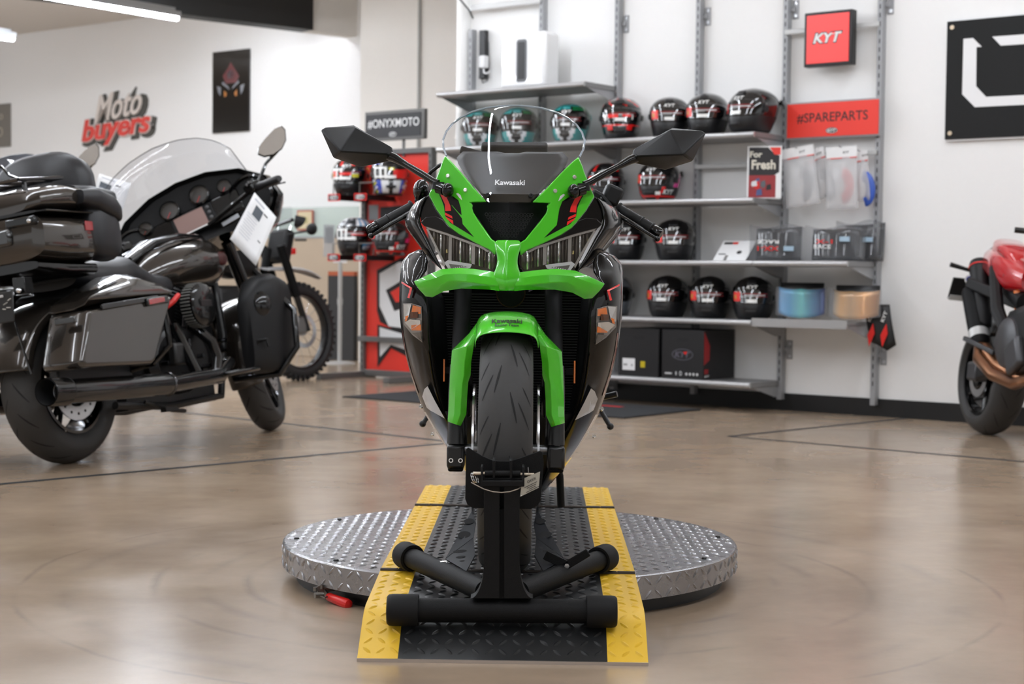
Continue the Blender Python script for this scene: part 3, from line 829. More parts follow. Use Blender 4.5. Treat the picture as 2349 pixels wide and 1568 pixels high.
# black sign with the white O on the right wall
e = empty('wall_sign', onwall(2300, 190, .03), -WA, 'large black wall panel with a white angular O, cut by the right edge', 'sign')
def rel(px, py, w): return (onwall(px, py, w)-e.location)
def wpoly(pts, w, h, name, m, bevel=0):
    b = MB(); q = [rel(a, c, w) for a, c in pts]; n = len(q)
    q = [V((p.dot(U), -p.dot(N), p.z)) for p in q]
    b.add(q+[p+V((0, h, 0)) for p in q], [tuple(range(n-1, -1, -1)), tuple(range(n, 2*n))]+[(i, (i+1) % n, n+(i+1) % n, n+i) for i in range(n)]); return b.build(name, m, e, bevel=bevel)
zt, zb = onwall(2172, 50, .03).z, onwall(2168, 320, .03).z
tl = (onwall(2170, 185, .03)-W0).dot(U); wdt = 1.55; c = (e.location-W0).dot(U)
MB().box((tl+wdt/2-c, .014, (zt+zb)/2-e.location.z), (wdt, .012, zt-zb+.02)).build('backing', M_paper, e)
MB().box((tl+wdt/2-c, .004, (zt+zb)/2-e.location.z), (wdt, .008, zt-zb)).build('panel', mat('black_panel', (17, 17, 17), .55, spec=.3), e)
wpoly([(2210, 89), (2232, 87), (2252, 107), (2240, 108), (2239, 197.5), (2262, 222), (2480, 211), (2510, 190), (2508, 95), (2495, 80), (2530, 78), (2545, 92), (2545, 205), (2495, 233), (2236, 245.6), (2207, 216)], .0345, .002, 'letter', M_paper)
wpoly([(2276, 84), (2470, 70), (2485, 92), (2295.5, 104.7)], .0345, .002, 'letter', M_paper)
for x, z in ((tl+.03, zt-.035), (tl+.03, zb+.035), (tl+wdt-.03, zt-.035), (tl+wdt-.03, zb+.035)):
    b = MB(); b.cyl((x-c, 0, z-e.location.z), (x-c, -.004, z-e.location.z), .014, .012, 18); b.build('screw', mat('brass_cap', (214, 196, 170), .3, metal=.6), e)

# pipes beside the shelf wall
pp = at(1061, 300, 11.75)
o = MB().cyl((pp.x, pp.y, 0), (pp.x, pp.y, CEIL), .049, None, 28).build('drain_pipe', M_wall, ang=60); tag(o, 'white vertical pipe at the left end of the shelf wall', 'pipe')
pc = PC+U*((onwall(964, 120, 0, PC)-PC).dot(U))+N*.016
o = MB().cyl((pc.x, pc.y, 1.2), (pc.x, pc.y, CEIL), .014, None, 14).build('conduit', mat('grey_conduit', (176, 176, 172), .4), ang=60); tag(o, 'thin grey conduit running up the wall above the hashtag sign', 'pipe')
q = [onwall(1052, -6, .10), onwall(1068, 14, .11), onwall(1078, 26, .10), onwall(1085, 42, .05)]
o = MB().tube(q, .006, 8).build('wire', M_plblack); tag(o, 'loose dark wire by the top of the leftmost upright', 'wire')
# runner mat
L_, R_ = onz(785, 911), onz(1608, 940.5)
dg = R_-L_; a = dg.dot(U); b_ = dg.dot(-N)
e = empty('mat', L_, -WA, 'dark runner mat with a red stripe on the floor before the shelves', 'mat')
b = MB(); b.box((a/2, b_/2, .005), (a, b_, .008)); b.build('pile', noisy(mat('dark_mat', (38, 39, 42), .9), 300, .4), e)
b = MB(); b.box((a*.60, b_*.72, .0097), (a*.42, .05, .0012), mi=0); b.box((a*.50, b_*.55, .0097), (a*.48, .035, .0012), mi=1); b.box((a*.40, b_*.30, .0097), (a*.2, .08, .0012), mi=1)
b.build('pattern', [mat('mat_red', (196, 24, 26), .8), mat('mat_tan', (190, 160, 122), .8)], e)
# ================================================================ TURNTABLE, RAMP, WHEEL CHOCK
M_dplate = noisy(mat('bright_tread_plate', (158, 158, 161), 0.28, metal=0.95), 30, 0.03, 0.05, rough=.08)
M_yel = noisy(mat('yellow_ramp_paint', (224, 180, 40), 0.45), 14, 0.1, 0.08, rough=.1)
M_rblk = noisy(mat('black_ramp_paint', (29, 30, 31), 0.42, spec=.4), 25, 0.1, 0.12, rough=.1)
M_chock = noisy(mat('textured_black_coat', (13, 13, 14), 0.58, spec=.22), 700, 0.35, 0.15)
M_rubber = noisy(mat('rubber_cap', (19, 19, 20), 0.65, spec=.25), 200, 0.1)
M_chrome = mat('chrome', (215, 216, 218), 0.12, metal=1.0)
def tread(mb, u0, u1, v0, v1, fn, mi=lambda u, v: 0, p=.029, L=.0265, w=.0080, h=.0026, inside=None):
    """raised bars of tread plate; fn(u, v, height) -> point"""
    nu, nv = int((u1-u0)/p), int((v1-v0)/p)
    ou, ov = u0+((u1-u0)-(nu-1)*p)/2, v0+((v1-v0)-(nv-1)*p)/2
    for i in range(nu):
        for j in range(nv):
            u, v = ou+i*p, ov+j*p
            if inside and not inside(u, v): continue
            s = 1 if (i+j) % 2 else -1
            a, b = (.7071, .7071*s), (-.7071*s, .7071)
            def q(x, y, z): return fn(u+a[0]*x+b[0]*y, v+a[1]*x+b[1]*y, z)
            vs = [q(-L/2, 0, 0), q(-L*.22, -w/2, 0), q(L*.22, -w/2, 0), q(L/2, 0, 0), q(L*.22, w/2, 0), q(-L*.22, w/2, 0), q(-L*.24, 0, h), q(L*.24, 0, h)]
            mb.add(vs, [(0, 1, 6), (1, 2, 7, 6), (2, 3, 7), (3, 4, 7), (4, 5, 6, 7), (5, 0, 6)], mi(u, v))
# turntable
TT = V((0.0, 4.45, 0))
e = empty('turntable', TT, 0.0, 'round aluminium tread plate turntable under the ramp', 'turntable')
R = .615
b = MB(); b.lathe([(0, 0), (.58, 0), (.58, .040), (0, .040)], (0, 0, 0), (0, 0, 1), 64); b.build('base_ring', M_black, e)
b = MB(); b.lathe([(0, .1), (R-.003, .1), (R, .098)], (0, 0, 0), (0, 0, 1), 96)
tread(b, -R, R, -R, R, lambda u, v, z: V((u, v, .1+z)), inside=lambda u, v: math.hypot(u, v) < R-.018 and abs(u) > .29)
b.build('deck', M_dplate, e, ang=20)
b = MB(); b.lathe([(R, .0985), (R+.002, .096), (R+.002, .038), (R-.02, .036)], (0, 0, 0), (0, 0, 1), 96)
tread(b, -PI*R, PI*R, .030, .101, lambda u, v, z: V(((R+.002+z)*math.sin(u/R), -(R+.002+z)*math.cos(u/R), v)), p=.0338, L=.031, w=.0075)
b.build('skirt', M_dplate, e, ang=20)
b = MB()
for k in range(10):
    a = 2*PI*(k+.35)/10
    if abs(R*math.sin(a)) < .31: continue
    c = V(((R-.035)*math.sin(a), (R-.035)*math.cos(a), .1)); sb = MB(); sb.cyl(c, c+Z*.004, .008, .006, 12); sb.build('screw', mat('dark_screw', (40, 40, 40), .4, metal=.6), e)
# ramp: its own frame, x across, y away from the camera
ra, rb = onz(812, 1519), onz(1492, 1524); rc = (onz(972, 1118, .105)+onz(1398, 1123, .105))/2
rf = (ra+rb)/2; rdir = V((rc.x-rf.x, rc.y-rf.y, 0)).normalized()
e = empty('ramp', rf, -math.atan2(rdir.x, rdir.y), 'hinged steel tread plate ramp, black with yellow edges, lying across the turntable', 'ramp')
RW = .616; HWD = RW/2; YE = .086
prof = [(0.0, .006), (.012, .012), (.06, .042), (.105, .068), (.135, .0815), (.165, .0872), (.495, .1035)]
P2 = [(.505, .1065), (1.585, .1065)]
P3 = [(1.597, .1065), (2.05, .1065), (2.10, .1035), (2.17, .085), (2.36, .008)]
def along(pr, s):
    """point and normal at distance s along a profile"""
    for i in range(len(pr)-1):
        d = math.hypot(pr[i+1][0]-pr[i][0], pr[i+1][1]-pr[i][1])
        if s <= d or i == len(pr)-2:
            t = s/d; c, sn = (pr[i+1][0]-pr[i][0])/d, (pr[i+1][1]-pr[i][1])/d
            return pr[i][0]+(pr[i+1][0]-pr[i][0])*t, pr[i][1]+(pr[i+1][1]-pr[i][1])*t, -sn, c
        s -= d
def length(pr): return sum(math.hypot(pr[i+1][0]-pr[i][0], pr[i+1][1]-pr[i][1]) for i in range(len(pr)-1))
def plate_sec(name, pr, label=None):
    b = MB(); xs = [-HWD, -HWD+YE, HWD-YE, HWD]
    for k in range(3):
        b.grid([[V((xs[k], y, z)) for y, z in pr], [V((xs[k+1], y, z)) for y, z in pr]][::-1], mi=(1, 0, 1)[k])
    for s in (-1, 1):                                     # side walls
        b.grid([[V((s*HWD, y, z)) for y, z in pr], [V((s*HWD, y, max(z-.006, .002))) for y, z in pr]], mi=1)
    b.grid([[V((x, y, max(z-.006, .002))) for y, z in pr] for x in (-HWD, HWD)], mi=0)
    for y, z in (pr[0], pr[-1]): b.add([(-HWD, y, z), (HWD, y, z), (HWD, y, max(z-.006, .001)), (-HWD, y, max(z-.006, .001))], [(0, 1, 2, 3)], 0)
    def fn(u, v, h):
        y, z, ny, nz = along(pr, max(v, 0)); return V((u, y+ny*h, z+nz*h))
    tread(b, -HWD, HWD, .004, length(pr)-.002, fn, lambda u, v: 1 if abs(u) > HWD-YE else 0)
    o = b.build(name, [M_rblk, M_yel], e, ang=20)
    if label: o['label'] = label
    return o
plate_sec('front_plate', prof); plate_sec('middle_plate', P2); plate_sec('rear_plate', P3)
b = MB(); b.box((0, .004, .003), (RW, .012, .008)); b.build('front_lip', mat('worn_steel_edge', (186, 176, 168), .35, metal=.8), e, label='bare worn steel front edge')
def hinge(y, z, n=14):
    b = MB()
    for k in range(n):
        x = -HWD+RW*(k+.5)/n; b.cyl((x-RW/n*.48, y, z), (x+RW/n*.48, y, z), .0055, None, 10)
    b.cyl((-HWD, y, z), (HWD, y, z), .0035, None, 8)
    b.build('hinge', mat('dark_hinge_steel', (58, 52, 48), .4, metal=.6), e)
hinge(.5, .1045); hinge(1.591, .108)
for s in (-1, 1):   # legs that carry the front section
    b = MB(); b.beam((s*.2, .22, .0), (s*.2, .22, .082), .03, .03); b.build('support_leg', M_rblk, e)
    b = MB(); b.beam((s*.2, 1.95, .0), (s*.2, 1.95, .1), .03, .03); b.build('support_leg', M_rblk, e)

# wheel chock
cb = at(1152, 1400, 3.50); CB = V((cb.x, cb.y, .09))
e = empty('wheel_chock', CB, 0, 'black steel wheel chock stand gripping the front tyre', 'wheel stand')
def L(px, py, D): return at(px, py, D)-CB
a0, a1 = L(888, 1398, 3.50), L(1415, 1402, 3.50)
MB().cyl(a0.lerp(a1, .06), a0.lerp(a1, .94), .0262, None, 28).build('front_bar', M_chock, e)
def cap(p, d, ln, r=.0345, depth=None):
    d = d.normalized(); b = MB()
    b.lathe([(.0, ln), (r*.86, ln), (r*.97, ln-.004), (r, ln-.012), (r, 0.004), (r*.97, 0), (.026, 0)], p, d, 32); b.build('end_cap', M_rubber, e, ang=50)
ax = (a1-a0).normalized()
cap(a0.lerp(a1, .137), -ax, (a1-a0).length*.137); cap(a0.lerp(a1, .868), ax, (a1-a0).length*.132)
for (bx, by, tx, ty) in ((1112, 1356, 935, 1287), (1192, 1356, 1384, 1288)):
    p0, p1 = L(bx, by, 3.55), L(tx, ty, 3.91)
    p0.z = .115-.09; p1.z = .141-.09+(.0)
    p0 = V((p0.x, L(bx, by, 3.55).y, .038)); 
    MB().cyl(p0, p1, .0245, None, 24).build('rear_leg', M_chock, e)
    d = (p1-p0).normalized(); cap(p1-d*.03, d, .055, .033)
# upright post with flared foot
def prism_px(pts, D, th, name, m, bev=.002, mi=None):
    b = MB(); f = [L(x, y, D) for x, y in pts]; n = len(f)
    b.add(f+[p+V((0, th, 0)) for p in f], [tuple(range(n-1, -1, -1)), tuple(range(n, 2*n))]+[(i, (i+1) % n, n+(i+1) % n, n+i) for i in range(n)])
    return b.build(name, m, e, bevel=bev)
def flare(side):
    pts = []
    for k in range(9):
        t = k/8; pts.append((side*(41+31*(1-math.cos(t*PI/2))), 1290+82*math.sin(t*PI/2)))
    return [(1151+x, y) for x, y in pts]
post = [(1110, 1112), (1192, 1112)]+flare(1)+flare(-1)[::-1]
for s in (-1, 1):
    half = [(1151+s*5, 1112)]+[(1151+s*41, 1112)]+flare(s)+[(1151+s*5, 1372)]
    if s < 0: half = half[::-1]
    prism_px(half, 3.475, .05, 'post', M_chock, .004)
prism_px([(1144, 1168), (1158, 1168), (1158, 1372), (1144, 1372)], 3.49, .03, 'post_web', M_chock, 0)
prism_px([(1069, 1030), (1074, 1026), (1106, 1045), (1124, 1053), (1140, 1057), (1168, 1057), (1190, 1051), (1238, 1034), (1245, 1037), (1247, 1063), (1240, 1148), (1232, 1160), (1218, 1167), (1086, 1165), (1072, 1157), (1067, 1144)], 3.538, .006, 'cradle_plate', M_chock, .001)
# head bracket and pin
prism_px([(1103, 1070), (1108, 1070), (1108, 1102), (1198, 1102), (1198, 1070), (1203, 1070), (1203, 1116), (1103, 1116)], 3.462, .05, 'head_bracket', M_chock, .002)
for x in (1133, 1172):
    prism_px([(x-3, 1056), (x+3, 1056), (x+3, 1096), (x-3, 1096)], 3.465, .06, 'lug', M_chock, .001)
MB().cyl(L(1112, 1087, 3.487), L(1194, 1087, 3.487), .0075, None, 18).build('sleeve', M_chock, e)
M_pin = mat('zinc_pin', (196, 184, 166), .28, metal=.9)
MB().cyl(L(1085, 1085, 3.487), L(1225, 1088, 3.487), .0036, None, 16).build('pin', M_pin, e)
b = MB(); b.cyl(L(1211, 1071, 3.487), L(1213, 1104, 3.487), .0011, None, 8); b.build('cotter', M_chrome, e)
for dx in (0, 4):
    b = MB(); c = L(1087+dx, 1096, 3.483); b.torus(c, (.86, -.3, .4), .012, .0010, 26, 6); b.build('split_ring', M_chrome, e)
b = MB(); b.tube([L(1081, 1106, 3.47), L(1092, 1112, 3.465), L(1110, 1121, 3.46), L(1130, 1127, 3.455), L(1150, 1129, 3.455), L(1170, 1127, 3.457), L(1188, 1121, 3.46), L(1200, 1114, 3.475), L(1210, 1102, 3.485)], .0011, 8); b.build('lanyard_cable', mat('steel_cable', (190, 180, 168), .35, metal=.8), e)
# maker plate
q = [L(1193, 1139, 3.468), L(1236, 1118, 3.468), L(1239, 1081, 3.468), L(1198, 1098, 3.468)]
b = MB(); b.add(q+[p+V((0, .001, 0)) for p in q], [(0, 1, 2, 3), (7, 6, 5, 4), (0, 4, 5, 1), (1, 5, 6, 2), (2, 6, 7, 3), (3, 7, 4, 0)]); b.build('maker_plate', mat('plate_metal', (176, 172, 160), .4, metal=.4), e)
ux = (q[1]-q[0]).normalized(); uz = ux.cross(V((0, -1, 0)))*-1
uz = V((0, -1, 0)).cross(ux)
b = MB(); c = (q[0]+q[1]+q[2]+q[3])/4
add_text(b, 'CHOCK', c+ux*.006+uz*.006-V((0, .0008, 0)), ux, uz, .0055, .021, off=.02, shear=.2)
for k in range(4): 
    z0 = -.002-.0036*k; ln = (.030, .022, .016, .032)[k]
    o_ = c+uz*z0-V((0, .0012, 0)); b.add([o_-ux*ln/2-uz*.0006, o_+ux*ln/2-uz*.0006, o_+ux*ln/2+uz*.0006, o_-ux*ln/2+uz*.0006], [(0, 1, 2, 3)])
b.build('lettering', M_inkblk, e)
for p in q: 
    r = c+(p-c)*.9; b = MB(); b.sphere(r-V((0, .001, 0)), .0012, 8, 6); b.build('rivet', M_chrome, e)
# perforated side cradles either side of the tyre
M_crd = noisy(mat('grey_black_plate', (34, 36, 40), .38), 60, .05)
def quad(name, pts, m, th=.004, holes=()):
    b = MB(); P = [L(*p) for p in pts]; n = (P[1]-P[0]).cross(P[2]-P[0]).normalized()
    if n.y > 0: n = -n
    k = len(P)
    b.add(P+[p-n*th for p in P], [tuple(range(k)), tuple(range(2*k-1, k-1, -1))]+[(i, i+k, (i+1) % k+k, (i+1) % k) for i in range(k)])
    o = b.build(name, m, e)
    for (hx, hy, ra_, rb_, an) in holes:      # punched holes, seen as dark openings
        f = ray(hx, hy); t = (P[0]+CB-CAM_P).dot(n)/f.dot(n); c = CAM_P+f*t-CB
        x = (P[1]-P[0]).normalized(); y = n.cross(x)
        x, y = x*math.cos(an)+y*math.sin(an), y*math.cos(an)-x*math.sin(an)
        hb = MB(); hb.add([c+n*.0006+x*ra_*math.cos(2*PI*i/20)+y*rb_*math.sin(2*PI*i/20) for i in range(20)], [tuple(range(20))]); hb.build('punched_hole', M_slot, e)
for s in (-1, 1):
    X = lambda x: 1158+s*x
    quad('side_cradle', [(X(74), 1168, 3.98), (X(66), 1200, 3.93), (X(72), 1232, 3.88), (X(136), 1280, 3.80), (X(126), 1262, 3.84)], M_crd, holes=((X(82), 1195, .011, .013, .4), (X(93), 1226, .013, .016, .4)))
    quad('foot_cradle', [(X(72), 1233, 3.80), (X(136), 1281, 3.74), (X(88), 1309, 3.70), (X(68), 1272, 3.74)], M_crd, holes=((X(103), 1264, .016, .005, .75*s), (X(101), 1277, .011, .004, .75*s), (X(98), 1286, .006, .002, .75*s)))
# locking lever on the right leg
p0, p1, p2 = L(1250, 1272, 3.72), L(1300, 1296, 3.72), L(1350, 1266, 3.72)
b = MB(); b.beam(p0, p1, .005, .021, up=V((0, -1, 0)).cross(p1-p0)); b.build('latch_arm', M_chock, e, bevel=.001)
b = MB(); b.beam(p1-(p2-p1)*.12, p2, .005, .019, up=V((0, -1, 0)).cross(p2-p1)); b.build('latch_handle', M_chock, e, bevel=.002)
b = MB(); b.cyl(p1-V((0, .004, 0)), p1-V((0, .011, 0)), .0075, .006, 6); b.build('latch_bolt', M_chrome, e)
b = MB(); b.cyl(L(1010, 1292, 3.74), L(1026, 1290, 3.74), .006, None, 12); b.build('side_bolt', M_chrome, e)

# locking clamp on the floor
pc = onz(777, 1391); pc.z = 0
e = empty('clamp', pc, 0, 'toggle clamp with a bright red grip lying on the floor by the turntable', 'clamp')
def K(px, py, D): return at(px, py+15, D)-pc
b = MB(); g0, g1 = K(752, 1352, pc.y+.05), K(802, 1372, pc.y-.01)
b.tube([g0, g0.lerp(g1, .08), g0.lerp(g1, .85), g0.lerp(g1, .96), g1], [.008, .0105, .0135, .012, .006], 16); b.build('red_grip', mat('red_dip', (206, 30, 26), .3), e)
M_cst = mat('clamp_steel', (120, 116, 110), .35, metal=.85)
b = MB(); b.beam(g0-V((0, 0, 0)), K(742, 1337, pc.y+.06), .006, .012); b.build('arm', M_cst, e)
b = MB(); b.beam(K(728, 1337, pc.y+.05), K(770, 1330, pc.y+.07), .006, .018); b.build('jaw', M_cst, e)
b = MB(); b.beam(K(768, 1330, pc.y+.07), K(796, 1332, pc.y+.05), .006, .022); b.build('body', M_cst, e)
for x, y in ((738, 1335), (724, 1340), (764, 1331)):
    b = MB(); c = K(x, y, pc.y+.055); b.cyl(c, c+Z*.010, .006, None, 12); b.build('rivet', M_cst, e)
b = MB(); c = K(722, 1350, pc.y+.03); b.cyl(c, c+V((.02, .01, 0)), .0075, None, 14); b.build('pressure_tip', M_cst, e)
b = MB(); b.tube([K(735, 1352, pc.y+.03), K(745, 1356, pc.y+.02), K(752, 1352, pc.y+.04)], .002, 8); b.build('spring_wire', M_cst, e)
# ================================================================ THE GREEN SPORT BIKE
M_green = mat('lime_green_paint', (76, 196, 38), 0.25, coat=0.8, coat_rough=.02, spec=.25)
M_gblack = mat('gloss_black_paint', (7, 7, 8), 0.3, coat=0.8, coat_rough=.01, spec=.1)
M_mblack = noisy(mat('matte_black_plastic', (19, 19, 20), 0.48, spec=.3), 260, 0.06)
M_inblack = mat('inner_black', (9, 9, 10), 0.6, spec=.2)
M_rubb = noisy(mat('tyre_rubber', (50, 49, 48), 0.62), 120, 0.08, 0.08)
M_groove = mat('tyre_groove', (12, 12, 12), 0.8)
M_forkb = mat('fork_black', (14, 14, 15), 0.3)
M_alloy = mat('cast_alloy', (150, 151, 153), 0.35, metal=0.9)
M_disc = mat('brake_disc_steel', (205, 206, 208), 0.22, metal=1.0)
M_white = mat('white_paint', (226, 226, 226), 0.22, coat=1.0)
M_orange = mat('orange_graphic', (228, 120, 24), 0.25, coat=1.0)
M_plum = mat('plum_graphic', (120, 44, 50), 0.25, coat=1.0)
M_dred = mat('bright_red_decal', (236, 34, 30), 0.25, coat=1.0)
M_amber = mat('amber_lens', (236, 120, 20), 0.12, coat=1.0)
M_reflect = mat('reflector_chrome', (238, 238, 236), 0.18, metal=.85)
M_refdark = mat('reflector_dark', (84, 78, 72), 0.28, metal=0.7)
def thin_glass(name, tint, refl=1.0, base=0.0):
    m = bpy.data.materials.new(name); m.use_nodes = True; nt = m.node_tree; nt.nodes.clear()
    out = nt.nodes.new('ShaderNodeOutputMaterial'); mx = nt.nodes.new('ShaderNodeMixShader')
    tr = nt.nodes.new('ShaderNodeBsdfTransparent'); gl = nt.nodes.new('ShaderNodeBsdfGlossy'); lw = nt.nodes.new('ShaderNodeLayerWeight')
    tr.inputs[0].default_value = (*tint, 1); gl.inputs['Roughness'].default_value = 0.015; gl.inputs['Color'].default_value = (refl,)*3+(1,)
    lw.inputs[0].default_value = 0.5
    pw = nt.nodes.new('ShaderNodeMath'); pw.operation = 'POWER'; pw.inputs[1].default_value = 5.0
    ma = nt.nodes.new('ShaderNodeMath'); ma.operation = 'MULTIPLY_ADD'; ma.inputs[1].default_value = 0.94; ma.inputs[2].default_value = 0.06
    nt.links.new(lw.outputs['Facing'], pw.inputs[0]); nt.links.new(pw.outputs[0], ma.inputs[0])
    nt.links.new(ma.outputs[0], mx.inputs[0]); nt.links.new(tr.outputs[0], mx.inputs[1]); nt.links.new(gl.outputs[0], mx.inputs[2]); nt.links.new(mx.outputs[0], out.inputs[0])
    MATS[name] = m; return m
M_screen = thin_glass('clear_windscreen', (.90, .91, .92))
M_lens = thin_glass('clear_lens', (.95, .95, .95))

AX = 3.865
bike = empty('motorcycle', (-0.0115, AX, 0.107), -math.radians(2.0), 'lime green and black sport motorcycle seen head on, clamped in the wheel stand', 'motorcycle')
BZ = 0.107
def P(hx, py, dy):
    D = AX+dy; return V((hx*D/FPX, dy, CAMH+(631-py)*D/FPX-BZ))
def dyF(hx, py):
    hx = abs(hx)
    d = -.03+.00091*hx
    return d+.00024*(560-py) if py < 560 else d-.0002*(min(py, 640)-560)
def poly2(name, pts, m, off=0.0, th=.010, bev=.003, fn=dyF, parent=None, both=True, label=None):
    """panel outlined on one half of the bike's front, mirrored; th is its thickness towards the rear"""
    out = []
    for s in ((1, -1) if both else (1,)):
        f = [P(s*x, y, fn(x, y)+off) for x, y in pts]
        if s < 0: f = f[::-1]
        n = len(f); b = MB()
        # Newell normal decides the winding
        nn = V((0, 0, 0))
        for i in range(n): a, c = f[i], f[(i+1) % n]; nn += a.cross(c)
        if nn.y > 0: f = f[::-1]
        b.add(f+[p+V((0, th, 0)) for p in f], [tuple(range(n)), tuple(range(2*n-1, n-1, -1))]+[(i, i+n, (i+1) % n+n, (i+1) % n) for i in range(n)])
        o = b.build(name, m, parent or bike, bevel=bev)
        if label: o['label'] = label
        out.append(o)
    return out
def strip2(name, cols, m, solid=.004, sub=0, ang=30, parent=None, off=1, bev=0, label=None, side=(1, -1), mi=None, inv=False):
    out = []
    for s in side:
        rows = [[P(s*x, y, d) for x, y, d in c] for c in cols]
        if (s > 0) ^ inv: rows = [r[::-1] for r in rows]
        b = MB(); b.grid(rows)
        if mi:
            k = len(cols[0])-1
            b.mi = [mi[i*k+((k-1-j) if ((s > 0) ^ inv) else j)] for i in range(len(cols)-1) for j in range(k)]
        o = b.build(name, m, parent or bike, solid=solid, sub=sub, ang=ang, off=off, bevel=bev)
        if label: o['label'] = label
        out.append(o)
    return out
def lerp3(a, b, t): return tuple(a[i]+(b[i]-a[i])*t for i in range(3))

# --- upper cowl, green
upper = [(153, 359), (162, 380), (168, 398), (179, 425), (190, 449), (171, 483), (154, 505), (141, 521), (117, 538), (75, 559), (45, 573), (29, 586),
         (24, 560), (30, 554), (38, 549), (57, 524), (71, 506), (83, 488), (86, 478), (84, 472), (90, 466), (52, 464), (81, 434), (113, 398), (140, 370)]
poly2('upper_cowl', upper, M_green, th=.012, bev=.003)
decal = [(166, 446), (160, 457), (153, 475), (150, 496), (138, 512), (80, 545), (108, 515), (113, 478), (119, 461), (132, 452)]
poly2('cowl_decal', decal, M_gblack, off=-.0012, th=.001, bev=0)
def zig(f, a): return [(q[0]*1.0, q[1]) for q in f]
poly2('cowl_decal', [(163, 446), (151, 470), (150, 486), (136, 485), (138, 473), (147, 454)], M_dred, off=-.0022, th=.001, bev=0, label='red decal')
poly2('cowl_decal', [(150, 489), (150, 495), (132, 503), (133.5, 497)], M_dred, off=-.0022, th=.001, bev=0, label='red decal')
poly2('cowl_decal', [(149, 498), (145, 504), (130, 516), (131, 507)], M_dred, off=-.0022, th=.001, bev=0, label='red decal')
poly2('cowl_decal', [(125, 446), (117, 455), (110, 461), (114, 449), (121, 444)], M_white, off=-.0016, th=.001, bev=0, label='small white decal')
# nose between the lamps
cols = []
for py, w, c in ((549, 26, -.036), (556, 33, -.044), (572, 30, -.055), (586, 26, -.061), (597, 24.5, -.065), (610, 26, -.069), (622, 31, -.073), (636, 34, -.077), (650, 31, -.079), (660, 27, -.076), (668, 22, -.068)):
    cols.append([(w*q, py, c+.022*q*q-.006*max(0, 1-abs(q)*2.2)) for q in (1, .75, .45, .2, 0, -.2, -.45, -.75, -1)])
strip2('nose_cowl', cols, M_green, sub=1, side=(1,), ang=180)
# chin wings
wing = [[(14, 628, -.052), (16, 640, -.062), (18, 654, -.066), (16, 665, -.058)],
        [(40, 624, -.040), (42, 637, -.054), (42, 652, -.058), (40, 662, -.040)],
        [(78, 619, -.020), (76, 632, -.036), (74, 648, -.040), (74, 661, -.018)],
        [(112, 617, .002), (108, 630, -.012), (104, 645, -.016), (106, 661, .006)],
        [(152, 620, .030), (144, 632, .010), (133, 644, .004), (146, 668, .030)],
        [(180, 631, .052), (172, 642, .038), (160, 656, .032), (173, 683, .052)],
        [(217, 648, .085), (213, 655, .080), (204, 666, .074), (189, 681, .072)]]
strip2('chin_wing', wing, M_green, sub=0, ang=22, bev=.0025, inv=True)
